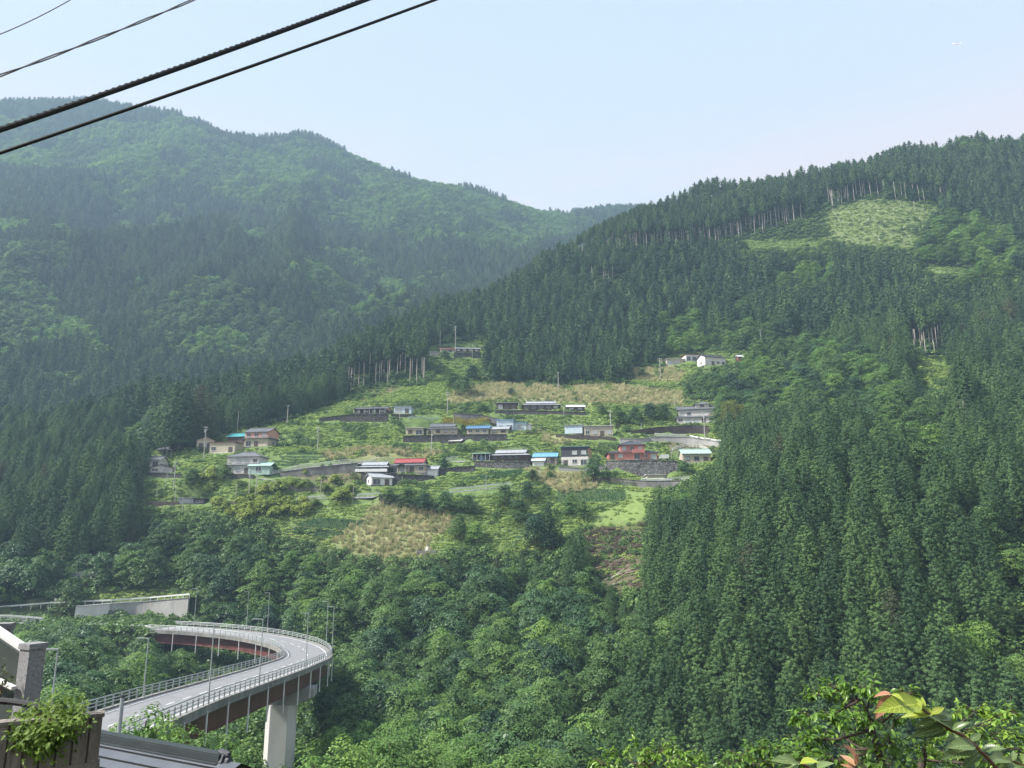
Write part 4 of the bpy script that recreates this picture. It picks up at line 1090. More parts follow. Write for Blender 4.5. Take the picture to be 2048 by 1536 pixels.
# ------------------------------------------------------------------ houses
WIN = {}
def window_meshes(w, h, fm, pm):
    key = (round(w, 2), round(h, 2), fm, pm)
    if key not in WIN:
        f = MB(); t = 0.07
        f.box(-w / 2, w / 2, -0.07, 0.0, 0, t); f.box(-w / 2, w / 2, -0.07, 0.0, h - t, h)
        f.box(-w / 2, -w / 2 + t, -0.07, 0.0, t, h - t); f.box(w / 2 - t, w / 2, -0.07, 0.0, t, h - t)
        f.box(-t / 2, t / 2, -0.065, -0.01, t, h - t)
        f.box(-w / 2 - 0.05, w / 2 + 0.05, -0.14, -0.0, -0.06, -0.002)
        p = MB().box(-w / 2 + 0.02, w / 2 - 0.02, -0.03, -0.005, 0.02, h - 0.02)
        WIN[key] = (f.mesh('window', M[fm]), p.mesh('pane', M[pm]))
    return WIN[key]
def add_window(par, x, y, z, w, h, rz=0.0, fm='frame', pm='glass'):
    a, b = window_meshes(w, h, fm, pm)
    o = bpy.data.objects.new('window', a); COL.objects.link(o); o.parent = par; o.location = (x, y, z); o.rotation_euler = (0, 0, rz)
    q = bpy.data.objects.new('pane', b); COL.objects.link(q); q.parent = o
def add_door(par, x, y, z, w=0.95, h=2.0, m='frame_dark'):
    d = MB(); d.box(-w / 2, w / 2, -0.06, 0, 0, h); o = d.build('door', M[m], par); o.location = (x, y, z)
    hd = MB().box(w / 2 - 0.16, w / 2 - 0.11, -0.11, -0.06, h * 0.45, h * 0.55); q = hd.build('handle', M['frame'], o)
def slab(mb, a, b, c, d, th):
    """a roof plane with thickness, corners in order"""
    n = (Vector(b) - Vector(a)).cross(Vector(d) - Vector(a)).normalized() * th
    if n.z < 0: n = -n
    lo = [Vector(p) for p in (a, b, c, d)]; hi = [p + n for p in lo]
    mb.add(lo + hi, [(0, 3, 2, 1), (4, 5, 6, 7), (0, 1, 5, 4), (1, 2, 6, 5), (2, 3, 7, 6), (3, 0, 4, 7)])
def roof_gable(mb, x0, x1, y0, y1, z, rh, oh=0.5, th=0.13):
    ym = (y0 + y1) / 2; k = rh / ((y1 - y0) / 2); d = oh * k
    slab(mb, (x0 - oh, y0 - oh, z - d), (x1 + oh, y0 - oh, z - d), (x1 + oh, ym, z + rh), (x0 - oh, ym, z + rh), th)
    slab(mb, (x0 - oh, ym, z + rh + 0.004), (x1 + oh, ym, z + rh + 0.004), (x1 + oh, y1 + oh, z - d), (x0 - oh, y1 + oh, z - d), th)
    # seams across the slope
    n = int((x1 - x0 + 2 * oh) / 0.9)
    for i in range(n + 1):
        xx = x0 - oh + (x1 - x0 + 2 * oh) * i / n
        mb.beam((xx, y0 - oh, z - d + th * 1.25), (xx, ym, z + rh + th * 1.25), 0.07, 0.06)
    mb.beam((x0 - oh - 0.05, ym, z + rh + th + 0.10), (x1 + oh + 0.05, ym, z + rh + th + 0.10), 0.35, 0.24)
def roof_hip(mb, x0, x1, y0, y1, z, rh, oh=0.6, top=0.0):
    x0 -= oh; x1 += oh; y0 -= oh; y1 += oh; ym = (y0 + y1) / 2
    ins = min((y1 - y0) / 2, (x1 - x0) / 2) * (1 - top)
    zb = z - 0.12
    A_ = [(x0, y0, zb), (x1, y0, zb), (x1, y1, zb), (x0, y1, zb)]
    E = [(x0, y0, z), (x1, y0, z), (x1, y1, z), (x0, y1, z)]
    T = [(x0 + ins, y0 + ins - 0.001 * (top == 0), z + rh), (x1 - ins, y0 + ins - 0.001 * (top == 0), z + rh), (x1 - ins, y1 - ins + 0.001 * (top == 0), z + rh), (x0 + ins, y1 - ins + 0.001 * (top == 0), z + rh)]
    mb.add(A_ + E + T, [(3, 2, 1, 0), (0, 1, 5, 4), (1, 2, 6, 5), (2, 3, 7, 6), (3, 0, 4, 7), (4, 5, 9, 8), (5, 6, 10, 9), (6, 7, 11, 10), (7, 4, 8, 11), (8, 9, 10, 11)])
    mb.beam(E[0], T[0], 0.22, 0.2); mb.beam(E[1], T[1], 0.22, 0.2); mb.beam((x0 + ins, ym, z + rh + 0.1), (x1 - ins, ym, z + rh + 0.1), 0.35, 0.26)
def gable_ends(par, mt, x0, x1, y0, y1, z, rh):
    ym = (y0 + y1) / 2
    for xx in (x0, x1):
        MB().add([(xx, y0, z), (xx, y1, z), (xx, ym, z + rh - 0.01)], [(0, 1, 2)]).build('gable', M[mt], par)
def house(a, k, idx):
    lab, px0, px1, yb = a[:4]
    s = k['s']; w = k['w']; dp = k['depth']; H = (yb - k['top']) * s
    wall, roof, kind = k['wall'], k['roof'], k['kind']
    e = empty('house' if not k.get('low') and kind != 'shed' else 'shed', k['pos'], math.radians(k['yaw']), lab, 'house' if not k.get('low') and kind != 'shed' else 'shed', 'village houses and sheds')
    x0, x1 = -w / 2, w / 2
    ww, rr = MB(), MB()
    wins = []
    rnd = random.Random(idx * 31 + 5)
    fm = 'frame_dark' if wall in ('brown', 'cream', 'beige') and rnd.random() < 0.5 else 'frame'
    if kind in ('gable', 'front'):
        rh = min(H * 0.36, dp * 0.22 if kind == 'gable' else w * 0.2); wh = H - rh - 0.15
        ww.box(x0, x1, 0, dp, 0, wh)
        if kind == 'gable':
            roof_gable(rr, x0, x1, 0, dp, wh, rh)
            gable_ends(e, k.get('gable', wall), x0 + 0.004, x1 - 0.004, 0.01, dp - 0.01, wh, rh)
        else:
            rg_ = MB(); roof_gable(rg_, 0, dp, -w / 2, w / 2, wh, rh)
            rr.add([(-p[1], p[0], p[2]) for p in rg_.v], rg_.f)
            gm = MB(); gm.add([(x0, 0.004, wh), (x1, 0.004, wh), (0, 0.004, wh + rh - 0.01)], [(0, 1, 2)]); gm.build('gable', M[k.get('gable', wall)], e)
        levels = [(0.0, wh)]
    elif kind == 'shed':
        wh = H - 0.35; ww.box(x0, x1, 0, dp, 0, wh); tl = 0.22
        slab(rr, (x0 - .4, -.45, wh + tl), (x1 + .4, -.45, wh + tl), (x1 + .4, dp + .4, wh - 0.03), (x0 - .4, dp + .4, wh - 0.03), 0.14)
        n = max(3, int(w / 0.8))
        for i in range(n + 1):
            xx = x0 - .38 + (w + .76) * i / n
            rr.beam((xx, -.45, wh + tl + 0.16), (xx, dp + .4, wh + 0.13), 0.06, 0.05)
        ww.box(x0 + 0.01, x1 - 0.01, -0.004, 0.1, wh, wh + tl - 0.01)
        levels = [(0.0, wh)] if k['st'] == 1 else [(0.0, wh * 0.48), (wh * 0.48, wh)]
    elif kind == 'hip':
        rh = H * 0.24; wh = H - rh
        if k.get('upper'):
            c = k['upper']; m_ = (px0 + px1) / 2; u0, u1 = (c[0] - m_) * s, (c[1] - m_) * s; lh = wh * 0.47
            ww.box(x0, x1, 0, dp, 0, lh); ww.box(u0, u1, 0.004, dp * 0.72, lh, wh)
            roof_hip(rr, u0, u1, 0, dp * 0.72, wh, rh)
            sk = MB(); roof_hip(sk, x0, x1, 0.2, dp, lh, 1.1, top=0.35)
            sk.build('lower_roof', M[roof], e)
            b = MB(); b.box(u0 + (u1 - u0) * .50, u1 + .1, -1.1, -0.004, lh - .2, lh + 1.05); b.build('balcony', M[wall], e)
            pc = MB(); pc.box(u0 + (u1 - u0) * .52, u0 + (u1 - u0) * .54, -1.05, -.95, 0, lh - .2); pc.box(u1 - .1, u1 + .05, -1.05, -.95, 0, lh - .2); pc.build('porch_post', M[wall], e)
            levels = [(0.0, lh), (lh, wh, u0, u1)]
        else:
            lh = wh * 0.5
            ww.box(x0, x1, 0, dp, 0, lh); ww.box(x0 + .5, x1 - .5, 0.4, dp - .4, lh, wh)
            roof_hip(rr, x0 + .5, x1 - .5, .4, dp - .4, wh, rh)
            sk = MB(); roof_hip(sk, x0, x1, 0, dp, lh, 0.75, top=0.72); sk.build('lower_roof', M[roof], e)
            levels = [(0.0, lh), (lh, wh)]
    elif kind == 'tower':
        wh = H * 0.62
        lh = wh * 0.42; ww.box(x0, x1, 0, dp, 0, lh); ww.box(x0 + .8, x1 - .4, .5, dp - .3, lh, wh)
        roof_gable(rr, x0 + .8, x1 - .4, .5, dp - .3, wh, H * .17, .7)
        gable_ends(e, 'plaster', x0 + .81, x1 - .41, .51, dp - .31, wh, H * .17)
        sk = MB(); roof_hip(sk, x0, x1, 0, dp, lh, .8, top=.75); sk.build('lower_roof', M[roof], e)
        t0, t1 = x0 + w * .50, x0 + w * .86
        tw = MB(); tw.box(t0, t1, 2.4, dp - 1.2, wh + .3, H * .88); tw.build('top_storey', M['plaster'], e)
        tr_ = MB(); roof_hip(tr_, t0, t1, 2.4, dp - 1.2, H * .86, H * .14); tr_.build('top_roof', M[roof], e)
        add_window(e, (t0 + t1) / 2, 2.39, H * .74, 1.6, .8, 0, 'frame_dark')
        dk = MB(); dk.box(x1 - 2.4, x1 + 1.6, .3, 2.6, lh + .5, lh + 1.3); dk.build('deck_screen', M['salmon'], e)
        levels = [(0.0, lh), (lh, wh)]
    else:  # irimoya: skirt roof all round with a gabled roof rising from it
        wh = H * 0.48
        ww.box(x0, x1, 0, dp, 0, wh)
        sk = MB(); roof_hip(sk, x0, x1, 0, dp, wh, H * .16, .7, top=.45); sk.build('lower_roof', M[k.get('lowroof', roof)], e)
        ux0, ux1 = x0 + w * .12, x1 - w * .12
        if w < 9: ux0, ux1 = x0 + .6, x1 - .6
        bw = MB(); bw.box(ux0, ux1, dp * .22, dp * .78, wh + .3, H * .72); bw.build('upper_wall', M[k.get('wall')], e)
        roof_gable(rr, ux0, ux1, dp * .22, dp * .78, H * .72, H * .24, .55)
        gable_ends(e, k.get('gable', wall), ux0 + .01, ux1 - .01, dp * .22 + .01, dp * .78 - .01, H * .72, H * .24)
        levels = [(0.0, wh)]
        if k.get('porch'):
            pm = MB(); pw = 3.4; pr = MB(); roof_gable(pr, 0, 2.2, -pw / 2, pw / 2, wh - .5, .8, .35)
            pm.add([(-p[1] - w * .12, p[0] - 2.2, p[2]) for p in pr.v], pr.f); pm.build('porch_roof', M['tile_grey'], e)
            pp = MB(); pp.box(-w * .12 - 1.5, -w * .12 - 1.35, -2.0, -1.85, 0, wh - .5); pp.box(-w * .12 + 1.35, -w * .12 + 1.5, -2.0, -1.85, 0, wh - .5); pp.build('porch_post', M['plaster'], e)
    if k.get('stilt'):
        # the lower floor stands on posts where the slope drops away
        for xx in (x0 + .2, 0, x1 - .2):
            st = MB(); st.box(xx - .12, xx + .12, -0.3, -.06, -2.6, 0); st.build('post', M['frame_dark'], e)
        fl = MB(); fl.box(x0 - .2, x1 + .2, -.5, dp, -.18, -.004); fl.build('floor_slab', M['concrete'], e)
        lw = MB(); lw.box(x0 + 2, x1 - .5, 1.0, dp, -2.6, -.19); lw.build('lower_wall', M['white'], e)
    wo = ww.build('wall', M[wall], e)
    ro = rr.build('roof', M[roof], e)
    if k.get('lower'):
        lw = MB(); z1 = levels[0][1] if len(levels) > 1 else H * .42
        lw.box(x0 - .012, x1 + .012, -.012, dp * .98, 0.0, z1); lw.build('lower_wall', M[k['lower']], e)
        if k.get('skirt'):
            sk = MB(); roof_hip(sk, x0, x1, 0, dp, z1, .45, .8, top=.8); sk.build('lower_roof', M[roof], e)
        levels = levels if len(levels) > 1 else [(0, z1), (z1, levels[0][1])]
    if k.get('side'):
        sw = MB(); sw.box(x1 + .001, x1 + .02, .02, dp - .02, levels[0][1], levels[1][1]); sw.build('side_wall', M[k['side']], e)
    if k.get('band'):
        bd = MB(); bd.box(x0 - .9, x1, -1.0, -.85, .35, 1.2); bd.box(x0 - .9, x1, -1.0, 0.2, .2, .34); bd.build('balcony', M['white'], e)
    if k.get('posts'):
        n = max(4, int(w / 2.0))
        for i in range(n + 1):
            p_ = MB().box(-.07, .07, -.07, .07, 0, levels[0][1]); o = p_.build('post', M['frame'], e) if i == 0 else copy_part(o, e)
            o.location = (x0 + w * i / n, -.85, 0)
        v = MB(); v.box(x0 - .3, x1 + .3, -1.1, -.02, levels[0][1], levels[0][1] + .12); v.build('verandah_roof', M[roof], e)
    if k.get('annex'):
        am, ax0, ax1, at, ab = k['annex']; m_ = (px0 + px1) / 2
        b0, b1 = (ax0 - m_) * s, (ax1 - m_) * s; h2 = (ab - at) * s * .62
        an = MB(); an.box(b0, b1 - .8, -1.4, 3.2, -.6, h2); an.build('annex_wall', M['roof_green'], e)
        ar = MB(); roof_gable(ar, b0, b1 - .6, -1.4, 3.2, h2, 1.1, .4); ar.build('annex_roof', M[am], e)
        add_window(e, (b0 + b1) / 2 - .6, -1.41, .6, 2.0, 1.5, 0, 'frame', 'glass')
    fz = k.get('found', 'concrete_dark' if not k.get('stilt') else None)
    if fz:
        f_ = MB(); f_.box(x0 - .15, x1 + .15, -.12 if not k.get('posts') else -1.2, dp, -3.0, -.003); f_.build('foundation', M[fz], e)
    if not k.get('nowin'):
        for li, L in enumerate(levels):
            z0, z1 = L[0], L[1]; hgt = z1 - z0
            a0, a1 = (L[2], L[3]) if len(L) > 2 else (x0, x1)
            if kind == 'hip' and not k.get('upper') and li == 1: a0, a1 = x0 + .5, x1 - .5; yy = .4
            elif kind == 'tower' and li == 1: a0, a1 = x0 + .8, x1 - .4; yy = .5
            elif k.get('upper') and li == 1: yy = .004
            else: yy = 0.0
            if k.get('lower') and li == 0: yy -= .012
            if hgt < 1.3: continue
            hw = min(1.35, hgt * .5); zs = z0 + min(.85, hgt * .3)
            n = max(1, int((a1 - a0) / 2.7)); ndoor = rnd.randrange(n) if li == 0 and n > 1 else -1
            for i in range(n):
                cx = a0 + (a1 - a0) * (i + .5) / n; g = (a1 - a0) / n
                if i == ndoor and hgt > 2.3: add_door(e, cx, yy, z0 + .02, min(1.6, g * .6), min(2.0, hgt * .8))
                elif rnd.random() < .9:
                    big = rnd.random() < .45 and li == 0 and hgt > 2.4
                    add_window(e, cx, yy, z0 + .12 if big else zs, g * (.72 if big else .55), min(2.0, hgt * .74) if big else hw, 0, fm, 'curtain' if (rnd.random() < .45 or k.get('curtain')) else 'glass')
        if kind in ('gable', 'hip', 'irimoya') and dp > 5:
            side = x1 if k['yaw'] < 0 else x0
            add_window(e, side + (.0 if k['yaw'] < 0 else 0), dp * .5, min(1.0, levels[0][1] * .35), 1.4, 1.0, math.radians(90 if k['yaw'] < 0 else -90), fm, 'glass')
    return e
for i, (a, k) in enumerate(HOUSES): house(a, k, i)

# pavilion, carport, tarpaulin heap, vans
def pavilion():
    h = hit(328, 917); s = h[1] / 1500; e = empty('pavilion', h, 0.1, 'open pavilion with dark pyramid roof at the foot of the big cedars', 'pavilion')
    w = 34 * s; z = 18 * s
    r_ = MB(); c = (0, w * .4, z + 12 * s)
    pts = [(-w / 2, -.4, z), (w / 2, -.4, z), (w / 2, w * .8, z), (-w / 2, w * .8, z)]
    lo = [(p[0], p[1], p[2] - .15) for p in pts]; mid = [(p[0] * .45, (p[1] - w * .4) * .45 + w * .4, z + 5.0 * s) for p in pts]
    r_.add(lo + pts + mid + [c], [(3, 2, 1, 0)] + [(i, (i + 1) % 4, 4 + (i + 1) % 4, 4 + i) for i in range(4)] + [(4 + i, 4 + (i + 1) % 4, 8 + (i + 1) % 4, 8 + i) for i in range(4)] + [(8 + i, 8 + (i + 1) % 4, 12) for i in range(4)])
    r_.build('roof', M['tile_grey'], e)
    b = MB(); b.box(-w * .28, w * .28, w * .2, w * .6, 0, z - .1); b.build('wall', M['brown'], e)
    for x_ in (-.4, -.14, .14, .4):
        for y_ in (.0, .7):
            q = MB().box(x_ * w - .09, x_ * w + .09, y_ * w - .09, y_ * w + .09, -1.5, z - .1); q.build('post', M['pole'], e)
pavilion()
def carport():
    h = hit(428, 951); s = h[1] / 1500; e = empty('carport', h, -.1, 'dark flat roofed carport on thin posts left of the white two storey house', 'carport')
    w = 48 * s; z = 13 * s
    MB().box(-w / 2, w / 2, -.3, 5.0, z, z + .22).build('roof', M['tile_dark'], e)
    for x_ in (-.47, -.1, .25, .47):
        for y_ in (-.1, 4.7): MB().box(x_ * w - .06, x_ * w + .06, y_ - .06, y_ + .06, -1.4, z).build('post', M['pole'], e)
    MB().box(-w / 2, w / 2, 4.2, 4.3, -.5, z).build('back_wall', M['dark'], e)
carport()
def tarp():
    h = hit(852, 1108); s = h[1] / 1500; e = empty('covered_heap', h, 0, 'white tarpaulin heap on a low stone platform at the foot of the dry grass', 'covered heap')
    MB().prism([(-20 * s, 0), (20 * s, 0), (19 * s, 4), (-18 * s, 4)], -1.0, 6 * s).build('platform', M['concrete'], e)
    b = MB(); n = 14; pts = []
    for j in range(5):
        for i in range(n):
            a_ = 6.283 * i / n; q = 1 - j / 4.0; pts.append((math.cos(a_) * 8.5 * s * q * (1 + .12 * math.sin(a_ * 3)) + 1 * s, 2 + math.sin(a_) * 1.4 * q, 6 * s + 9 * s * (j / 4.0) ** .9 * (1 + .1 * math.sin(i))))
    b.add(pts, [(j * n + i, j * n + (i + 1) % n, (j + 1) * n + (i + 1) % n, (j + 1) * n + i) for j in range(4) for i in range(n)]); b.build('tarpaulin', M['white'], e)
    for i in range(9): MB().box((-18 + i * 4.4) * s, (-18 + i * 4.4) * s + .1, -.15, -.05, 3.5 * s, 8 * s).build('fence_post', M['pole'], e)
tarp()
M['tyre'] = mat('tyre_rubber', (0.02, 0.02, 0.02), 0.8, .1, 3); M['lamp'] = mat('lamp_glass', (0.6, 0.6, 0.55), 0.2, .1, 3)
def van(px, py, rz, label, truck=False):
    h = hit(px, py); e = empty('small_truck' if truck else 'minivan', h + np.array([0, .3, .05]), rz, label, 'truck' if truck else 'van')
    L, Wd, Hh = 3.4, 1.48, 1.85
    side = [(-L / 2, .32), (L / 2, .32), (L / 2, .95), (L / 2 - .55, 1.72), (L / 2 - .8, Hh), (-L / 2 + .1, Hh), (-L / 2, 1.6)] if not truck else [(-L / 2, .5), (L / 2, .32), (L / 2, .95), (L / 2 - .35, 1.75), (.55, 1.78), (.5, .78), (-L / 2, .78)]
    b = MB(); n = len(side)
    b.add([(x_, 0, z_) for x_, z_ in side] + [(x_, Wd, z_) for x_, z_ in side], [tuple(range(n)), tuple(range(n, 2 * n))[::-1]] + [(i, i + n, (i + 1) % n + n, (i + 1) % n) for i in range(n)])
    b.build('body', M['white'], e)
    for (a0, a1) in (((-1.45, -.55), (-.48, .3), (.36, 1.02)) if not truck else ((.7, 1.2),)):
        MB().box(a0, a1, -.012, -.002, 1.05, 1.5).build('side_window', M['glass'], e)
    ws = MB(); ws.add([(L / 2 - .08, .1, 1.08), (L / 2 - .08, Wd - .1, 1.08), (L / 2 - .48, Wd - .15, 1.68), (L / 2 - .48, .15, 1.68)], [(0, 1, 2, 3)]); ws.v = [(x_ + .02, y_, z_ + .02) for x_, y_, z_ in ws.v]; ws.build('windscreen', M['glass'], e)
    for x_ in (-1.05, 1.1):
        for y_ in (-.02, Wd - .16):
            t_ = MB().tube([(x_, y_, .28), (x_, y_ + .18, .28)], .28, 14); t_.build('wheel', M['tyre'], e)
    for y_ in (.18, Wd - .3): MB().box(L / 2 + .001, L / 2 + .03, y_, y_ + .2, .62, .78).build('headlight', M['lamp'], e)
van(1327, 920, math.pi, 'white box shaped minivan parked beside the pink house')
van(1371, 921, math.pi, 'small white pickup truck parked under the pale green roofed house', True)

# ------------------------------------------------------------------ retaining walls
for lab, mt, X in WB:
    b = MB(); n = len(X); th = 0.7
    for r_ in X: b.v += [(r_[0], r_[1] - .25, r_[2] - 1.2), (r_[0], r_[1], r_[3]), (r_[0], r_[1] + th, r_[3]), (r_[0], r_[1] + th, r_[2] - 1.2)]
    for i in range(n - 1):
        for j in range(4): b.f.append((i * 4 + j, i * 4 + 4 + j, i * 4 + 4 + (j + 1) % 4, i * 4 + (j + 1) % 4))
    b.f += [(0, 1, 2, 3), tuple((n - 1) * 4 + j for j in (3, 2, 1, 0))]; b.m = [0] * len(b.f)
    if mt != 'bank':
        for i in range(n - 1): b.beam((X[i][0], X[i][1] + .3, X[i][3] + .06), (X[i + 1][0], X[i + 1][1] + .3, X[i + 1][3] + .06), .9, .14)
    tag(b.build('retaining_wall', M[mt]), lab, 'retaining wall')

# ------------------------------------------------------------------ roads and tracks
def ribbon(name, pts, width, m, lift=.12, world=False, side=0.0):
    Wp = [Vector(p) if world else Vector(hit(*p)) for p in pts]
    out = []
    for i in range(len(Wp) - 1):
        for t in range(8): out.append(Wp[i].lerp(Wp[i + 1], t / 8))
    out.append(Wp[-1]); b = MB(); L_ = []
    for i, p in enumerate(out):
        d = (out[min(i + 1, len(out) - 1)] - out[max(i - 1, 0)]); d.z = 0; d.normalize(); nrm = Vector((-d.y, d.x, 0))
        if nrm.y < 0: nrm = -nrm
        for k in range(5):
            q = p + nrm * (width * (k / 4) + side); zz = max(gz(q.x, q.y), p.z - .3) if not world else p.z
            L_.append((q.x, q.y, min(zz, p.z + .35) + lift))
    b.add(L_, [(i * 5 + k, i * 5 + k + 1, i * 5 + k + 6, i * 5 + k + 5) for i in range(len(out) - 1) for k in range(4)])
    return tag(b.build(name, M[m]), kind='structure')
ribbon('road', [(510, 956), (524, 951), (602, 938), (690, 928), (783, 924)], 3.0, 'asphalt')
ribbon('driveway', [(505, 958), (535, 960), (562, 967)], 3.0, 'concrete')
ribbon('road', [(870, 924), (960, 923), (1060, 924), (1120, 932)], 3.0, 'asphalt')
ribbon('track', [(900, 986), (960, 980), (1022, 974)], 2.6, 'asphalt')
ribbon('track', [(592, 1004), (650, 998), (758, 994)], 2.6, 'asphalt')
ribbon('road', [(895, 842), (960, 846), (1030, 858), (1110, 868)], 3.0, 'asphalt_dark')
ribbon('road', [(1232, 960), (1290, 963), (1380, 958)], 3.0, 'asphalt')
ribbon('road', [(1300, 872), (1372, 874), (1444, 884)], 3.0, 'asphalt')
ribbon('forest_road', [(1840, 535), (1930, 552), (2048, 556), (2120, 560)], 3.0, 'concrete')

# ------------------------------------------------------------------ guard rails and fences
def guard_rail(pts, label, m='rail_white', h=1.0, gap=2.0, style='beam', off=0.0, world=None):
    Wp = [Vector(p) for p in world] if world else [Vector(hit(*p)) for p in pts]
    out = [Wp[0]]
    for i in range(len(Wp) - 1):
        d = (Wp[i + 1] - Wp[i]).length; n = max(1, round(d / gap))
        out += [Wp[i].lerp(Wp[i + 1], t / n) for t in range(1, n + 1)]
    if not world:
        for p in out: p.z = max(p.z - .3, min(gz(p.x, p.y) + .15, p.z + .4))
    base = out[0].copy(); e = empty('guard_rail', base, 0, label, 'guard rail')
    L_ = [p - base for p in out]
    if style == 'beam':
        r_ = MB()
        for a, b_ in zip(L_[:-1], L_[1:]): r_.beam(a + Vector((0, -.08, h - .15)), b_ + Vector((0, -.08, h - .15)), .09, .42)
        r_.build('rail', M[m], e)
    else:
        for zz in (h, h * .55, h * .15):
            r_ = MB(); r_.tube([p + Vector((0, 0, zz)) for p in L_], .075, 6); r_.build('rail', M[m], e)
    pm = MB().box(-.07, .07, -.07, .07, -.6, h).mesh('post', M[m])
    for p in L_[:100]:
        o = bpy.data.objects.new('post', pm); COL.objects.link(o); o.parent = e; o.location = p
guard_rail([(524, 950), (602, 936), (690, 926), (783, 922)], 'white post and rail fence climbing the road left of the red roofed house', style='pipe', h=1.0)
guard_rail([(893, 922), (950, 922), (1048, 923)], 'white and blue road railing before the wide grey roofed house', 'rail_white', h=1.1, style='pipe')
guard_rail([(960, 922.5), (1046, 923)], 'pale blue railing along the terrace of the wide grey roofed house', 'roof_sky', h=1.35, style='pipe', gap=1.2)
guard_rail([(900, 984), (960, 978), (1022, 972)], 'white guard rail above the spreading trees below the village')
guard_rail([(592, 1003), (650, 997)], 'white guard rail above the yellow green orchard')
guard_rail([(714, 996), (758, 991)], 'short white guard rail beside the stubby stone wall')
guard_rail([(1283, 963), (1330, 963), (1378, 958)], 'white guard rail at the edge of the cedars below the pink house')
guard_rail([(1310, 872), (1372, 875)], 'white guard rail on the lane above the pink house')
guard_rail([(1380, 876), (1444, 886)], 'white guard rail on the lane below the tiered roof house')
guard_rail([(817, 839), (875, 839)], 'pale green fence on the lane beside the small blue shed', 'rail_green', h=1.0, style='pipe')
guard_rail([(910, 831), (955, 836), (995, 842)], 'long white rail descending behind the old farmhouses', h=.6)
guard_rail([(1345, 902), (1372, 893), (1400, 896), (1416, 903)], 'white zigzag railing of the steps beside the pale green roofed house', h=1.0, style='pipe', gap=1.4)

# ------------------------------------------------------------------ utility poles
def pole(px, yt, yb, label, arms=1, trans=False, thin=False, m='pole'):
    h = hit(px, yb) if yb > 0 else None
    H_ = (yb - yt) * h[1] / 1500.0
    e = empty('utility_pole', h, random.uniform(-.5, .5), label, 'utility pole', 'utility poles in the village')
    r0 = .17 if not thin else .10
    MB().tube([(0, 0, -.8), (0, 0, H_ * .5), (0, 0, H_)], [r0 * 1.1, r0 * .95, r0 * .75], 8).build('shaft', M[m], e)
    if not thin:
        for i in range(arms):
            MB().box(-.8, .8, -.22, -.14, H_ - .5 - i * .9, H_ - .38 - i * .9).build('crossarm', M['steel'], e)
            for x_ in (-.72, 0, .72): MB().tube([(x_, -.18, H_ - .38 - i * .9), (x_, -.18, H_ - .18 - i * .9)], .05, 6).build('insulator', M['white'], e)
        if trans: MB().tube([(.0, -.42, H_ - 2.4), (.0, -.42, H_ - 1.5)], .26, 10).build('transformer', M['pole'], e)
    return h + np.array([0, 0, H_ - .35])
PL = [
 (407, 852, 921, 'tall utility pole rising in front of the cream gabled house', 2, 1, 0), (346.6, 922, 981, 'tall pale pole standing left of the dark carport', 1, 1, 0),
 (313, 969, 998, 'short pale post at the corner of the dark cedar grove', 1, 0, 1), (332, 944, 972, 'thin post below the white farmhouse outbuilding', 1, 0, 1),
 (574, 809, 850, 'pale pole at the forest edge at the top left of the meadow', 1, 0, 0), (474, 820, 870, 'slim pole among dark trees behind the teal roofed wing', 1, 0, 1),
 (635, 853, 900, 'lone utility pole in the middle of the grassy slope', 1, 1, 0), (497.6, 940, 992, 'left pole of the close pair below the white two storey house', 1, 1, 0),
 (511, 948, 995, 'right pole of the close pair below the white two storey house', 1, 0, 0), (471, 965, 1000, 'thin post left of the close pair of poles', 1, 0, 1),
 (349.6, 972, 1007, 'thin post directly behind the grey tin shed', 1, 0, 1), (364, 995, 1026, 'thin post standing before the grey tin shed', 1, 0, 1),
 (705.6, 972, 1007, 'pale post in the grass below the small white shed', 1, 0, 1), (641, 956, 992, 'thin pole on the orchard terrace beside the dark bank', 1, 0, 1),
 (799, 808, 843, 'thin pole before the small pale blue shed', 1, 0, 1), (895, 782, 828, 'utility pole at the top of the lane above the old farmhouses', 2, 0, 0),
 (906.5, 836, 868, 'thin pole before the stepped roofs of the old farmhouse', 1, 0, 1), (863, 859, 906, 'pole on the grass below the mossy terrace wall', 1, 1, 0),
 (972, 949, 982, 'thin pole at the white guard rail below the tea rows', 1, 0, 1), (804, 953, 968, 'short post beside the small white shed roof', 1, 0, 1),
 (1116.7, 742, 779, 'pole standing in dry grass against the dark cedar wall', 1, 0, 0), (1037.6, 803, 828, 'pole between the two brown farm buildings', 1, 0, 1),
 (1128, 811, 833, 'thin pole right of the old brown farmhouse', 1, 0, 1), (1222, 820.6, 872, 'utility pole at the end of the long beige storehouse', 1, 1, 0),
 (1350, 792, 818, 'thin pole left of the tiered roof house', 1, 0, 1), (1283, 845, 866, 'short pole on the overgrown brown bank', 1, 0, 1),
 (1410.4, 824, 886, 'tall utility pole in front of the tiered roof house', 2, 1, 0), (1343, 889, 921, 'pole beside the parked white minivan', 1, 0, 1),
 (1289, 919, 954, 'pole standing against the big stone block wall', 1, 0, 0), (1140, 899, 932, 'pole in front of the black and white house', 1, 0, 0),
 (1081, 932, 957, 'white topped post in the grass below the little white hut', 1, 0, 1), (855.7, 678, 707, 'pole at the left end of the upper farm', 1, 0, 1),
 (880, 659, 699, 'slim tall pole behind the rust red roof of the upper farm', 1, 0, 1), (910.5, 648, 716, 'tallest pole of the upper farm with a transformer', 1, 1, 0),
 (944.7, 684, 716, 'pole in front of the upper farm long house', 1, 0, 1), (804.5, 677, 735, 'pole half hidden among the bare cedar trunks', 1, 0, 0),
 (1321, 714, 757, 'pole in the meadow left of the low weathered house', 1, 1, 0), (1522.5, 655, 692, 'pole rising from the woods uphill on the right', 2, 0, 0),
 (120, 1112, 1145, 'thin pole above the curved road wall', 1, 0, 1), (183, 1062, 1066, 'x', 1, 0, 1)]
TOPS = {}
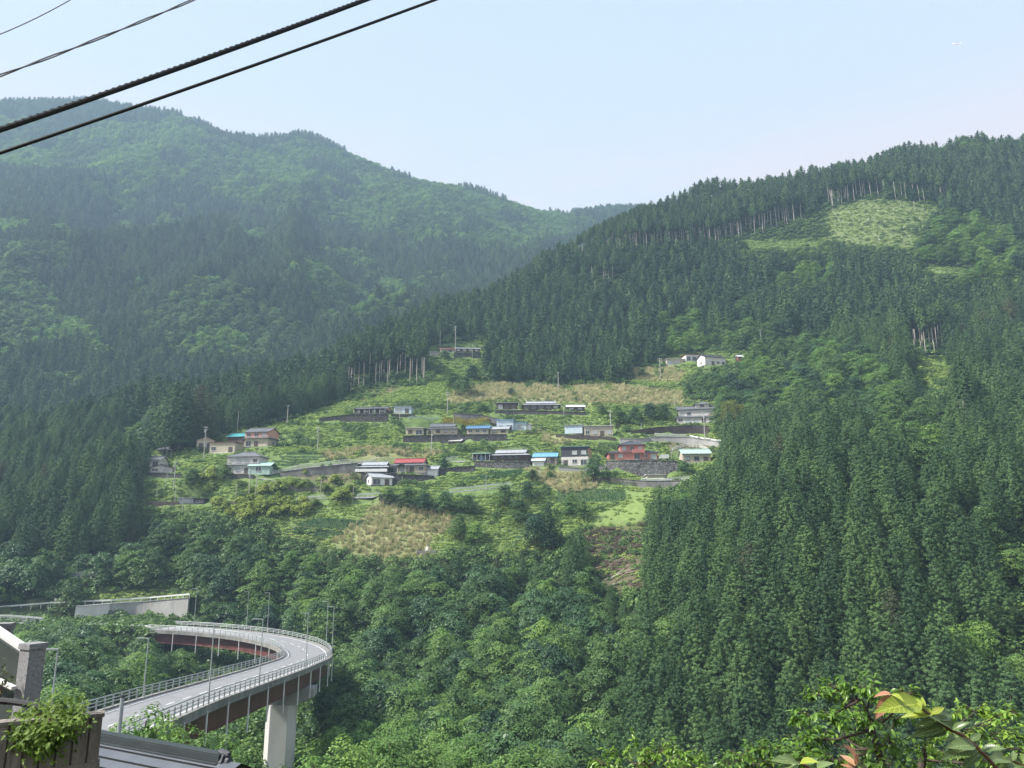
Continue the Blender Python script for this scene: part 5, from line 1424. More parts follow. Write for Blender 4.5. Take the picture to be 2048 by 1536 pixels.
for q in PL[:-1]: TOPS[q[0]] = pole(q[0], q[1], q[2], q[3], q[4] if q[4] else 1, bool(q[5]), bool(q[6]))
def wire(a, b, sag, label, rad=.018):
    a, b = Vector(a), Vector(b); pts = []
    for i in range(13):
        t_ = i / 12; p = a.lerp(b, t_); p.z -= sag * 4 * t_ * (1 - t_); pts.append(p)
    tag(MB().tube(pts, rad, 5).build('power_line', M['steel']), label, 'power line')
wire(TOPS[1116.7], P(1040, 780, 345), 1.2, 'thin wire running down from the pole in the dry grass')
wire(TOPS[407], P(500, 870, 290), 1.5, 'thin wire from the tall pole to the salmon house')

# ------------------------------------------------------------------ tea rows
def seg_at(poly, t_, side):
    (ax_, ay_), (bx_, by_) = (poly[0], poly[-1]) if side == 0 else (poly[1], poly[2])
    return ax_ + (bx_ - ax_) * t_, ay_ + (by_ - ay_) * t_
def hedge_rows(quad, n, label, group, mkey='tea', rad=.48):
    for k in range(n):
        t_ = (k + .5) / n
        a, b_ = seg_at(quad, t_, 0), seg_at(quad, t_, 1)
        m_ = 14; pts = np.array([hit(a[0] + (b_[0] - a[0]) * i / m_, a[1] + (b_[1] - a[1]) * i / m_) for i in range(m_ + 1)])
        for _ in range(4): pts[1:-1, 1] = (pts[:-2, 1] + pts[1:-1, 1] + pts[2:, 1]) / 3
        pts[:, 2] = height(pts[:, 0], pts[:, 1])
        L_ = np.linalg.norm(pts[-1] - pts[0]); nc = int(L_ * 55)
        u = r.random(nc) * m_; i0 = np.minimum(u.astype(int), m_ - 1); f_ = (u - i0)[:, None]
        c = pts[i0] * (1 - f_) + pts[i0 + 1] * f_
        th = r.uniform(-.2, 3.34, nc); N = np.c_[np.zeros(nc), np.cos(th), np.sin(th)]
        c = c + N * np.array([0, rad, rad * 1.25]) * r.uniform(.8, 1.08, nc)[:, None]
        base = pts[0]; V = cards(c - base, N, .15, r, .4)
        me = fast_mesh('tea_hedge', V, quads(nc), M[mkey], np.repeat(r.random(nc), 4))
        o = bpy.data.objects.new('tea_hedge', me); COL.objects.link(o); o.location = base
        tag(o, label, 'hedge', group)
hedge_rows([(640, 1037), (742, 1044), (690, 1062), (588, 1052)], 6, 'clipped dark green tea hedge in the small field above the ploughed plot', 'tea hedges of the lower field')
hedge_rows([(1115, 976), (1250, 980), (1252, 1003), (1112, 1006)], 6, 'long clipped tea hedge in the field left of the bright lawn', 'tea hedges beside the bright lawn')
hedge_rows([(925, 958), (1045, 938), (1042, 950), (925, 970)], 5, 'tea hedge in the rows below the wide grey roofed house', 'tea hedges below the wide grey roof')
hedge_rows([(580, 905), (680, 906), (590, 932), (510, 940)], 5, 'tea hedge in the rows above the white post and rail fence', 'tea hedges above the fence')
hedge_rows([(590, 1054), (688, 1063), (666, 1078), (582, 1067)], 5, 'sparse low row of plants in the brown ploughed plot', 'crop rows in the ploughed plot', 'tea', .22)
hedge_rows([(885, 838), (992, 842), (992, 852), (885, 850)], 3, 'row of yellow flowering plants behind the old farmhouses', 'yellow flower rows', 'ochre', .9)
hedge_rows([(1190, 962), (1276, 968), (1276, 974), (1195, 972)], 1, 'thick rounded hedge at the upper edge of the tea field', 'field edge hedges', 'leaf', .9)

# ------------------------------------------------------------------ orchard and single trees of the village
def tree_at(px, yb, hpx, form_, label, group=None, name='broadleaf_tree', cat='tree', wide=1.0):
    h = hit(px, yb); Ht = hpx * h[1] / 1500.0
    Hn = 4.0 if form_ in (7, 8) else 10.5
    if name == 'cedar_tree': pr = CEDP[form_]; Hn = 18.0 if form_ < 7 else 22.0
    else: pr = BROP[form_]
    k = Ht / (max(v.co.z for v in pr[0].vertices) if name != 'cedar_tree' else Hn)
    return put_tree(pr, name, h - np.array([0, 0, .15]), (k * wide, k * wide, k), random.uniform(0, 6.28), label, cat, group)
for (x_, y_, h_) in [(425, 985, 22), (438, 1012, 20), (455, 1020, 20), (470, 1030, 24), (490, 1040, 26), (486, 1022, 24), (505, 1022, 22), (520, 1030, 24), (520, 1012, 22), (538, 1022, 24), (552, 1034, 24), (560, 1018, 22), (575, 1028, 24), (590, 1020, 22), (600, 1032, 24), (616, 1022, 20), (628, 1012, 18), (548, 1010, 20), (500, 1004, 20), (478, 1008, 18), (575, 1008, 18), (605, 1008, 18)]:
    tree_at(x_ + random.uniform(-3, 3), y_, h_, 7 + random.randrange(2), 'round yellow green fruit tree in the orchard at the foot of the meadow', 'orchard fruit trees', 'fruit_tree', 'fruit tree', 1.25)
for (x_, y_, h_, w_) in [(528, 988, 22, 1.1), (560, 985, 26, 1.2), (556, 998, 18, 1.1), (610, 980, 24, 1.2), (585, 975, 20, 1.1), (480, 975, 18, 1.1), (650, 985, 22, 1.1), (683, 1003, 32, 1.3), (700, 985, 18, 1.1), (610, 950, 16, 1), (728, 960, 16, 1), (670, 965, 18, 1.2), (500, 985, 14, 1), (420, 960, 30, 1)]:
    tree_at(x_, y_, h_, 7 + random.randrange(2), 'small rounded tree among the terraces beside the paired poles', 'small trees on the left terraces', 'fruit_tree', 'fruit tree', w_)
for q in [(1187, 962, 58, 0, 'lone dark round tree standing below the black and white house', 1.0), (815, 1015, 46, 2, 'broad dark tree at the stubby stone wall', 1.3), (850, 1022, 44, 0, 'spreading tree right of the broad tree by the stone wall', 1.3),
          (890, 1024, 44, 3, 'middle tree of the dark clump above the dry grass', 1.2), (935, 1026, 40, 1, 'rightmost tree of the dark clump above the dry grass', 1.3), (780, 1008, 36, 4, 'tree at the left end of the dark clump below the small white shed', 1.2),
          (920, 1075, 50, 4, 'dark spreading tree on the slope above the white tarpaulin', 1.3), (950, 1085, 40, 5, 'yellowish tree beside the green gully', 1.2), (1010, 1015, 50, 1, 'dense tree above the green gully', 1.2), (1040, 1050, 60, 2, 'tall tree on the right edge of the green gully', 1.1),
          (1075, 1095, 70, 3, 'large layered tree at the foot of the green gully', 1.2), (1055, 1000, 40, 3, 'tree below the guard rail and the tea rows', 1.1), (1142, 1030, 44, 5, 'bright yellow green tree at the corner of the tea field', 1.0), (1168, 1040, 44, 2, 'dark open tree beside the bright yellow green one', .9),
          (1065, 960, 22, 3, 'bushy tree on the bank below the little white hut', 1.3), (1100, 958, 20, 4, 'bush below the light blue roofed house', 1.2), (1370, 948, 32, 0, 'dark bush in front of the pale green roofed house', 1.2),
          (925, 868, 22, 1, 'round dark shrub between the farmhouse and the slate blue roof', .8), (1240, 850, 34, 2, 'dark green tree right of the storehouse pole', 1.2), (1270, 842, 36, 0, 'leafy tree in the row behind the brown bank', 1.2), (1300, 838, 34, 3, 'broad tree in the row left of the tiered roof house', 1.2), (1330, 838, 36, 1, 'last tree of the row beside the tiered roof house', 1.1),
          (1235, 832, 24, 6, 'pale flowering tree above the long beige storehouse', 1.2), (1205, 828, 22, 2, 'dark bush in the dry grass above the storehouse', 1.3), (1022, 790, 16, 3, 'small dark bush in the dry grass by the cedars', 1.3), (965, 822, 18, 4, 'dark bush left of the small brown house', 1.6),
          (845, 940, 20, 2, 'small bush beside the white annex', 1.3), (888, 938, 26, 0, 'dark tree standing behind the white annex', 1.2), (448, 960, 40, 4, 'pale green tree left of the carport posts', 1.0), (385, 970, 36, 1, 'dark tree between the outbuilding and the carport', 1.3), (548, 942, 18, 2, 'bush at the end of the green roofed annex', 1.5),
          (930, 790, 48, 0, 'dark tree at the right edge of the upper meadow', 1.1), (905, 775, 36, 2, 'broad tree below the upper farm', 1.3), (945, 760, 34, 3, 'tree under the upper farm wall', 1.2), (890, 716, 18, 5, 'round bush before the upper farm', 1.5),
          (1500, 780, 38, 5, 'bright round tree on the knoll above the bamboo', 1.1), (1462, 842, 66, 1, 'dark round topped tree behind the tiered roof house', 1.0), (1390, 660, 50, 5, 'large light green tree above the white house with dark roof', 1.0), (1285, 755, 22, 2, 'bush at the top of the dry grass', 1.4)]:
    tree_at(q[0], q[1], q[2], q[3], q[4], None, wide=q[5])
for q in [(340, 905, 140, 0, 'great old cedar with a bare lower trunk right behind the pavilion'), (358, 905, 150, 3, 'taller twin cedar right of the pavilion'), (395, 895, 130, 5, 'brownish green big cedar behind the cream gabled house'), (1100, 1100, 96, 2, 'dark narrow cedar standing alone by the logged slope')]:
    tree_at(q[0], q[1], q[2], q[3], q[4], None, 'cedar_tree', 'cedar', 1.2)

# bamboo clump beside the tiered house
def bamboo():
    for i, (px_, yb, hp) in enumerate([(1448, 880, 74), (1456, 884, 84), (1466, 880, 80), (1476, 886, 88), (1486, 880, 72)]):
        h = hit(px_, yb); Ht = hp * h[1] / 1500
        e = empty('bamboo', h, i, 'slender bamboo with yellowish plume in the clump right of the tiered roof house', 'bamboo', 'bamboo clump'); 
        MB().tube([(0, 0, -.4), (.1, 0, Ht * .5), (.5, 0, Ht * .85), (1.0, 0, Ht)], [.07, .06, .04, .02], 6).build('stem', M['bark_pale'], e)
        n = 900; t_ = r.random(n) ** .7; c = np.c_[r.normal(0, .9, n) + t_, r.normal(0, .9, n), Ht * (.5 + .5 * t_)]
        me = fast_mesh('plume', cards(c, r.normal(0, 1, (n, 3)) + np.array([0, 0, .8]), .2, r, .4), quads(n), M['bamboo'], np.repeat(r.random(n), 4)); o = bpy.data.objects.new('plume', me); COL.objects.link(o); o.parent = e
bamboo()

# felled logs on the cleared slope, seedling guards in the upper clearing
for i in range(15):
    px_, py_ = random.uniform(1195, 1285), random.uniform(1068, 1175)
    h = hit(px_, py_); a_ = random.uniform(-.5, .5) + (math.pi if random.random() < .5 else 0); L_ = random.uniform(3, 9)
    dx_ = math.cos(a_) * L_ / 2; dy_ = math.sin(a_) * L_ / 2
    p0 = Vector((h[0] - dx_, h[1] - dy_, gz(h[0] - dx_, h[1] - dy_) + .35)); p1 = Vector((h[0] + dx_, h[1] + dy_, gz(h[0] + dx_, h[1] + dy_) + .45))
    tag(MB().tube([p0, p1], [.13, .08], 7).build('felled_log', M['log' if i % 3 else 'bark_pale']), 'felled log lying on the cleared brown slope beside the tall cedars', 'log', 'felled logs')
g_ = MB().tube([(0, 0, -.3), (0, 0, .9)], .10, 6).mesh('seedling_guard', M['white'])
cnt = 0
while cnt < 45:
    px_, py_ = random.uniform(1660, 1850), random.uniform(400, 492)
    if not inpoly(np.array([px_]), np.array([py_]), CLEAR)[0]: continue
    h = hit(px_, py_)
    if h[1] > 520: cnt += 1; continue
    o = bpy.data.objects.new('seedling_guard', g_); COL.objects.link(o); o.location = h
    tag(o, 'white tube round a young tree in the high clearing on the right ridge', 'tree guard', 'seedling guards'); cnt += 1
for i in range(5):
    h = hit(1136 + i * 4, 628); L_ = 8; tag(MB().tube([(h[0], h[1], h[2]), (h[0] + 2.0 + i * .4, h[1] + 1, h[2] + L_ * (.7 + .1 * i))], [.25, .12], 6).build('dead_trunk', M['white']), 'bleached dead trunk leaning in the gap of the dark cedar slope', 'dead tree', 'bleached dead trunks')
# ------------------------------------------------------------------ curved road bridge
def catmull(pts, n=14):
    P_ = [np.array(p) for p in pts]; P_ = [2 * P_[0] - P_[1]] + P_ + [2 * P_[-1] - P_[-2]]; out = []
    for i in range(1, len(P_) - 2):
        a, b, c, d = P_[i - 1:i + 3]
        for k in range(n):
            t_ = k / n; out.append(.5 * (2 * b + (c - a) * t_ + (2 * a - 5 * b + 4 * c - d) * t_ ** 2 + (3 * b - a - 3 * c + d) * t_ ** 3))
    out.append(P_[-2]); return np.array(out)
cl = catmull(BP)
sl = np.r_[0, np.cumsum(np.linalg.norm(np.diff(cl, axis=0), axis=1))]
LB = sl[-1]
def at_s(s_): return np.array([np.interp(s_, sl, cl[:, i]) for i in range(3)])
def frame(s_):
    d = at_s(min(s_ + .5, LB)) - at_s(max(s_ - .5, 0)); d[2] = 0; d /= np.linalg.norm(d)
    return at_s(s_), np.array([d[1], -d[0], 0.0]), d     # point, outward (right of travel), along
SS = np.arange(0, LB, 1.5); FR = [frame(s_) for s_ in SS]
br = empty('road_bridge', tuple(cl[0]), 0, 'curved two lane road bridge on brown steel girders sweeping over the ravine', 'bridge')
O0 = cl[0]
def strip(prof, name, m, closed=True, par=br, s0=0, s1=None):
    """a cross section (offset, height) drawn along the bridge"""
    fr = [f for s_, f in zip(SS, FR) if s0 <= s_ <= (s1 or 1e9)]; b = MB(); k = len(prof)
    for p, n_, d in fr:
        for o_, h_ in prof: b.v.append(tuple(p + n_ * o_ + np.array([0, 0, h_]) - O0))
    for i in range(len(fr) - 1):
        for j in range(k if closed else k - 1):
            b.f.append((i * k + j, i * k + (j + 1) % k, (i + 1) * k + (j + 1) % k, (i + 1) * k + j))
    if closed: b.f += [tuple(range(k)), tuple((len(fr) - 1) * k + j for j in range(k))[::-1]]
    b.m = [0] * len(b.f)
    return b.build(name, M[m], par)
HW = 4.5
M['concrete_kerb'] = mat('concrete_weathered', (0.23, 0.225, 0.21), 0.92, 0.4, 0.5, bump=0.2, stretch=(1, 1, .2))
strip([(-HW, -.35), (HW, -.35), (HW, 0), (-HW, 0)], 'deck', 'asphalt')
strip([(-HW - .25, -.5), (-HW + .25, -.5), (-HW + .25, .18), (-HW - .25, .18)], 'kerb', 'concrete_kerb')
strip([(HW - .25, -.5), (HW + .25, -.5), (HW + .25, .18), (HW - .25, .18)], 'kerb', 'concrete_kerb')
strip([(-HW - .3, -.62), (HW + .3, -.62), (HW + .3, -.503), (-HW - .3, -.503)], 'deck_slab', 'concrete_kerb')
for o_ in (-3.6, 3.6): strip([(o_ - .25, -3.0), (o_ + .25, -3.0), (o_ + .25, -2.95), (o_ + .05, -2.9), (o_ + .05, -.75), (o_ + .25, -.7), (o_ + .25, -.64), (o_ - .25, -.64), (o_ - .25, -.7), (o_ - .05, -.75), (o_ - .05, -2.9), (o_ - .25, -2.95)], 'girder', 'girder')
for o_ in (-3.55, 3.55): strip([(o_ - .07, .005), (o_ + .07, .005)], 'edge_line', 'paint_line', False)
for s_ in np.arange(3, LB - 5, 5.2):
    b = MB(); q = []
    for t_ in np.linspace(s_, s_ + 2.6, 4):
        p, n_, d = frame(t_); q += [tuple(p + n_ * -.07 - O0 + np.array([0, 0, .006])), tuple(p + n_ * .07 - O0 + np.array([0, 0, .006]))]
    b.add(q, [(0, 1, 3, 2), (2, 3, 5, 4), (4, 5, 7, 6)]); b.build('lane_dash', M['paint_line'], br)
for sd_, nm in ((-1, 'railing'), (1, 'railing')):
    R_ = bpy.data.objects.new(nm, None)
    b = MB()
    for hz_, rr_ in ((1.25, .06), (.92, .045), (.62, .045)):
        b.tube([tuple(p + n_ * sd_ * (HW - (.0 if hz_ < 1 else .05)) + np.array([0, 0, hz_]) - O0) for p, n_, d in FR], rr_, 6)
    R_ = b.build('railing', M['steel'], br)
    pm = MB(); pm.box(-.05, .05, -.09, .09, 0, .95); pm.v = [(x_, y_, z_) for x_, y_, z_ in pm.v]; pmm = pm.mesh('railing_post', M['steel'])
    st = max(2.0, LB / 99)
    for s_ in np.arange(1, LB - 1, st):
        p, n_, d = frame(s_); o = bpy.data.objects.new('railing_post', pmm); COL.objects.link(o); o.parent = R_
        o.location = tuple(p + n_ * sd_ * HW + np.array([0, 0, .16]) - O0); o.rotation_euler = (0, 0, math.atan2(n_[1], n_[0]))
for s_ in np.arange(9, LB - 8, 8.2):
    for sd_ in (1, -1):
        if sd_ == -1 and s_ < LB * .62: continue
        p, n_, d = frame(s_); b = MB(); q = p + n_ * sd_ * (HW + .22) - O0
        b.tube([tuple(q + np.array([0, 0, -.4])), tuple(q + np.array([0, 0, -4.6]))], .10, 8); b.build('drain_pipe', M['white'], br)
# piers
def pier(s_, w_, dz, zb, cap=True):
    p, n_, d = frame(s_); a_ = math.atan2(n_[1], n_[0])
    g = empty('pier_stub', (0, 0, 0)); bpy.data.objects.remove(g)
    def loc(u, v, z): return tuple(p + n_ * u + d * v + np.array([0, 0, z]) - O0)
    if cap:
        c = MB(); hw = 5.2
        prof = [(-hw, -3.1), (hw, -3.1), (hw, -4.4), (w_ / 2, -5.6), (-w_ / 2, -5.6), (-hw, -4.4)]
        c.add([loc(u, -1.5, z) for u, z in prof] + [loc(u, 1.5, z) for u, z in prof], [tuple(range(6)), tuple(range(6, 12))[::-1]] + [(i, (i + 1) % 6, (i + 1) % 6 + 6, i + 6) for i in range(6)])
        c.build('pier_cap', M['concrete'], br)
    oc = [(w_ / 2, -.8), (w_ / 2, .8), (w_ / 2 - .9, 1.9), (-w_ / 2 + .9, 1.9), (-w_ / 2, .8), (-w_ / 2, -.8), (-w_ / 2 + .9, -1.9), (w_ / 2 - .9, -1.9)]
    zt = -5.6 if cap else -3.1
    b = MB(); zs = np.arange(zt, zb - p[2] - .1, -4.0); zs = list(zs) + [zb - p[2]]
    for i, z in enumerate(zs):
        b.v += [loc(u, v, z) for u, v in oc]
    for i in range(len(zs) - 1):
        for j in range(8): b.f.append((i * 8 + j, i * 8 + (j + 1) % 8, (i + 1) * 8 + (j + 1) % 8, (i + 1) * 8 + j))
    b.f.append(tuple(range(8))); b.m = [0] * len(b.f); b.build('pier', M['concrete_pale'], br)
def s_of_y(yy): return float(sl[np.argmax(cl[:, 1] >= yy)])
pier(s_of_y(127), 4.5, 0, -62); pier(s_of_y(80), 3.4, 0, -48, False); pier(s_of_y(170), 4.5, 0, -50)
p_, n_, d_ = frame(LB - .2)
ab = MB(); q_ = [p_ + n_ * s_ * 5.0 + d_ * t_ for s_, t_ in ((-1, -.4), (1, -.4), (1, 3.5), (-1, 3.5))]
ab.add([tuple(np.array([q[0], q[1], p_[2] - 9]) - O0) for q in q_] + [tuple(np.array([q[0], q[1], p_[2] - .66]) - O0) for q in q_], [(3, 2, 1, 0), (4, 5, 6, 7)] + [(i, (i + 1) % 4, 4 + (i + 1) % 4, 4 + i) for i in range(4)])
ab.build('abutment', M['concrete_dark'], br)
ribbon('road', [tuple(q + np.array([0, -4.5, 0])) for q in AP], 9.0, 'asphalt', .03, world=True)
guard_rail(None, 'white guard rail where the road leaves the far end of the bridge', world=[tuple(q + np.array([0, -4.4, 0])) for q in AP], gap=2.2, h=1.0)
# street lamps standing on the bridge edge
def lamp_post(s_, side, H_, label):
    p, n_, d = frame(s_); b0 = p + n_ * side * (HW + .1)
    e = empty('street_lamp', tuple(b0), 0, label, 'street lamp', 'street lamps along the bridge')
    MB().tube([(0, 0, -.3), (0, 0, H_ * .5), (0, 0, H_)], [.085, .065, .05], 8).build('pole', M['steel'], e)
    MB().tube([(0, 0, H_ - .03), (-.5, 0, H_ + .0)], .035, 6).build('arm', M['steel'], e)
    MB().box(-1.25, -.45, -.11, .11, H_ - .04, H_ + .05).build('lamp_head', M['steel'], e)
L8 = [(s_of_y(77), 1, 7.7, 'first street lamp of the outer rail counted from the near end of the bridge'), (s_of_y(97), 1, 8.0, 'second street lamp of the outer rail counted from the near end'),
      (s_of_y(122), 1, 8.4, 'third outer street lamp where the bridge crosses its tall pier'), (s_of_y(150), 1, 9.1, 'street lamp at the outermost point of the bridge bend'),
      (s_of_y(163), 1, 9.4, 'street lamp just past the outermost point of the bend'), (s_of_y(186), 1, 9.5, 'street lamp on the outer rail after the bend where the road turns back')]
for a_ in L8: lamp_post(*a_)
def s_near(px_):
    q = [abs(proj(p + n_ * HW)[0][0] - px_) + (1000 if p[1] < 175 else 0) for p, n_, d in FR]; return float(SS[int(np.argmin(q))])
lamp_post(s_near(493), 1, 9.4, 'street lamp in the middle of the far straight of the bridge'); lamp_post(s_near(389), 1, 9.6, 'street lamp farthest along the bridge near the curved wall')
q = [abs(proj(p - n_ * HW)[0][0] - 288) + (1000 if p[1] > 120 else 0) for p, n_, d in FR]
lamp_post(float(SS[int(np.argmin(q))]), -1, 6.2, 'only street lamp on the inner rail near the bottom of the bridge')
h = P(104, 1400, 62)
e = empty('street_lamp', h, 0, 'street lamp standing alone left of the bridge behind the planter leaves', 'street lamp', 'street lamps along the bridge')
MB().tube([(0, 0, -2.5), (0, 0, 3.75)], [.08, .05], 8).build('pole', M['steel'], e); MB().box(-1.1, 0.05, -.09, .09, 3.7, 3.8).build('lamp_head', M['steel'], e)

# road on the curved wall, left of the bridge
WR = [w_ for w_ in WB if 'curved grey' in w_[0]][0][2]
WQ = [w_ for w_ in WB if 'sprayed' in w_[0]][0][2]
pts = [(r_[0], r_[1] + .2, r_[3]) for r_ in WR]
a0 = P(-60, 1226, 214); a1 = P(100, 1213, 217)
line = [a0, a1, np.array(pts[0])] + [np.array(p) for p in pts[3::3]]
ribbon('road', [tuple(p + np.array([0, .4, .1])) for p in line], 5.0, 'asphalt_dark', .02, world=True)
guard_rail(None, 'long white guard rail on top of the curved wall above the bridge', world=[tuple(p + np.array([0, .25, .2])) for p in line], gap=2.4, h=.95)
low = [P(-60, 1236, 205), P(20, 1237, 205), P(85, 1242, 205)]
ribbon('road', [tuple(p + np.array([0, .3, 0])) for p in low], 4.0, 'asphalt_dark', .0, world=True)
guard_rail(None, 'short white guard rail on the lower road at the far left edge', world=[tuple(p) for p in low], gap=2.4, h=.9)
b = MB(); lw = [P(-60, 1238, 204.6), P(20, 1239, 204.6), P(88, 1244, 204.6)]
b.add([tuple(p) for p in lw] + [tuple(p + np.array([0, .6, 0])) for p in lw] + [tuple(p - np.array([0, .3, 5])) for p in lw], [(0, 1, 4, 3), (1, 2, 5, 4), (0, 6, 7, 1), (1, 7, 8, 2)])
tag(b.build('retaining_wall', M['concrete_pale']), 'pale wall under the lower road at the far left edge', 'retaining wall')
for px_, py_, lb in ((109, 1213, 'left'), (135, 1207, 'right')):
    hh = P(px_, py_ + 4, 216.5); e = empty('traffic_mirror', hh, 0, '%s one of two small round mirrors on the curved wall road' % lb, 'traffic mirror')
    MB().tube([(0, 0, 0), (0, 0, 2.2)], .05, 6).build('post', M['rail_white'], e); MB().tube([(0, -.05, 2.4), (0, .02, 2.4)], .35, 14).build('mirror', M['lamp'], e)
ribbon('forest_road', [(318, 1192), (330, 1183), (318, 1178)], 5.0, 'asphalt_dark', .25)
# ------------------------------------------------------------------ foreground, left: planter, stone post, tiled roof
M['planter'] = mat('planter_concrete', (0.22, 0.19, 0.165), 0.95, 0.5, 5, stretch=(1, 1, .35), bump=.5)
M['granite'] = mat('granite', (0.24, 0.24, 0.24), 0.8, 0.4, 60, bump=.2)
M['dark_green'] = mat('dark_green_panel', (0.035, 0.045, 0.04), 0.6, .3, 2)
M['soil'] = mat('soil_litter', (0.05, 0.038, 0.03), 1.0, .6, 14, bump=1.0)
M['roof_slate'] = mat('roof_slate_sheet', (0.095, 0.105, 0.122), 0.42, .18, 1.6, spec=.5)
M['ridge'] = mat('ridge_metal', (0.045, 0.055, 0.058), 0.35, .15, 2, spec=.5)
M['black'] = mat('black_rubber_and_shade', (0.012, 0.012, 0.013), 0.6, .2, 4)
M['vine'] = leaf_mat('planter_vine_leaves', (0.06, 0.13, 0.02), (0.17, 0.29, 0.035), (0.36, 0.48, 0.06), .35, .45, .3, True)
M['cherry'] = leaf_mat('cherry_leaves', (0.08, 0.17, 0.025), (0.19, 0.33, 0.045), (0.40, 0.54, 0.085), .35, .35, .5)
M['cherry_young'] = leaf_mat('cherry_leaves_young', (0.30, 0.42, 0.05), (0.42, 0.52, 0.07), (0.55, 0.60, 0.10), .4, .35, .5, True)
M['cherry_mature'] = leaf_mat('cherry_leaves_mature', (0.12, 0.20, 0.06), (0.20, 0.29, 0.10), (0.30, 0.38, 0.15), .3, .3, .6, True)
M['cherry_red'] = leaf_mat('cherry_leaves_red', (0.45, 0.16, 0.11), (0.56, 0.26, 0.17), (0.62, 0.38, 0.20), .35, .35, .5, True)
M['twig'] = mat('twig_reddish', (0.13, 0.065, 0.04), .6, .3, 30)

# leaf template: folded along the midrib, pointed, drooping
_t = np.array([0, .12, .3, .5, .7, .86, 1.0]); _w = np.array([0.03, .60, .98, .96, .66, .30, .0])
def leaves(B_, D_, N_, L_, wid=.24, droop=.25, fold=.35):
    n = len(B_); D_ = unit(D_); S_ = unit(np.cross(D_, N_)); N2 = np.cross(S_, D_)
    L_ = np.asarray(L_)[:, None]; V = []
    for t_, w_ in zip(_t, _w):
        c = B_ + D_ * L_ * t_ - N2 * L_ * droop * t_ ** 2
        for sgn in (-1, 0, 1):
            V.append(c + S_ * L_ * wid * w_ * sgn + N2 * L_ * wid * w_ * fold * abs(sgn))
    V = np.stack(V, 1)
    q = [(i * 3 + j, i * 3 + j + 1, i * 3 + j + 4, i * 3 + j + 3) for i in range(6) for j in range(2)]
    Qd = (np.arange(n)[:, None, None] * 21 + np.array(q)[None]).reshape(-1, 4)
    return V.reshape(-1, 3), Qd
def leaf_obj(name, V, Q_, tint, m, parent, per=21):
    me = fast_mesh(name, V, Q_, M[m], np.repeat(tint, per)); me.polygons.foreach_set('use_smooth', [True] * len(me.polygons))
    nl = len(V) // 21
    a_ = me.attributes.new('along', 'FLOAT', 'POINT'); a_.data.foreach_set('value', np.tile(np.repeat(_t, 3), nl).astype(np.float32))
    a_ = me.attributes.new('side', 'FLOAT', 'POINT'); a_.data.foreach_set('value', np.tile(np.array([-1, 0, 1] * 7), nl).astype(np.float32))
    o = bpy.data.objects.new(name, me); COL.objects.link(o); o.parent = parent; return o

terr = MB(); terr.prism([(-9, 3.4), (-2.2, 3.85), (-2.32, 4.28), (-3.36, 5.1), (-9, 5.7)], -9, -1.14)
tag(terr.build('terrace', M['stone_dark']), 'dark terrace block under the grooved planter', 'terrace', None, 'structure')
lt = MB(); lt.prism([(-8.9, 4.4), (-2.55, 4.35), (-3.4, 5.05), (-8.9, 5.6)], -1.139, -1.11)
tag(lt.build('soil', M['soil']), None, None, None, 'structure')
pa, pb = P(-260, 1431, 3.62), P(206, 1428, 4.05)
dirp = pb - pa; dirp[2] = 0; Lp = np.linalg.norm(dirp); ang = math.atan2(dirp[1], dirp[0])
pl = empty('planter', (pa[0], pa[1], pb[2] - .292), ang, 'long weathered planter with vertical grooves overgrown by a bright green vine', 'planter')
fr = MB(); x_ = 0.0; w_ = .068
while x_ < Lp - .01:
    fr.box(x_ + .004, min(x_ + w_ - .005, Lp), -.022, .03, .075, .282); x_ += w_
fr.box(0, Lp, -.004, .03, .076, .281)
fr.build('grooved_side', M['planter'], pl)
MB().box(-.01, Lp + .008, -.026, .035, 0, .0745).build('base_board', M['planter'], pl)
MB().box(-.01, Lp + .008, -.027, .05, .2825, .30).build('rim', M['planter'], pl)
MB().box(Lp - .035, Lp, .0301, .12, 0, .2815).build('end_side', M['planter'], pl)
MB().box(.01, Lp - .036, .031, .118, .05, .24).build('soil', M['soil'], pl)
vp = empty('vine', tuple(P(100, 1432, 4.0)), 0, 'bright green vine with pointed leaves hanging over the grooved planter', 'vine')
vo = np.array(vp.location); rr_ = rg(900)
cl_ = [(60, 1432, 22, 80), (100, 1428, 28, 130), (135, 1425, 22, 110), (150, 1432, 16, 60), (95, 1455, 28, 150), (60, 1470, 24, 90), (120, 1458, 22, 90), (50, 1462, 18, 40), (105, 1480, 24, 90), (140, 1450, 16, 60), (84, 1482, 20, 90)]
Bs, st_ = [], MB()
for (cx_, cy_, cr_, n_) in cl_:
    c = P(cx_, cy_, 3.86 if cy_ > 1440 else 3.98) - vo
    Bs.append(c + rr_.normal(0, 1, (n_, 3)) * np.array([cr_ / 1500 * 4 * .62, .035, cr_ / 1500 * 4 * .55]))
    st_.tube([tuple(P(105, 1436, 4.02) - vo), tuple((c + P(105, 1425, 3.9) - vo) / 2), tuple(c)], [.005, .004, .002], 5)
Bs = np.concatenate(Bs); Bs = np.concatenate([Bs, Bs + rr_.normal(0, .02, Bs.shape)]); n = len(Bs)
V, Q_ = leaves(Bs, np.c_[rr_.normal(0, .8, n), rr_.normal(-.5, .5, n), rr_.normal(-.45, .5, n)], np.c_[rr_.normal(0, .4, n), rr_.normal(-.5, .3, n), np.full(n, .9)], rr_.uniform(.016, .037, n), .25, .2)
leaf_obj('foliage', V, Q_, rr_.random(n), 'vine', vp); st_.build('stems', M['twig'], vp)
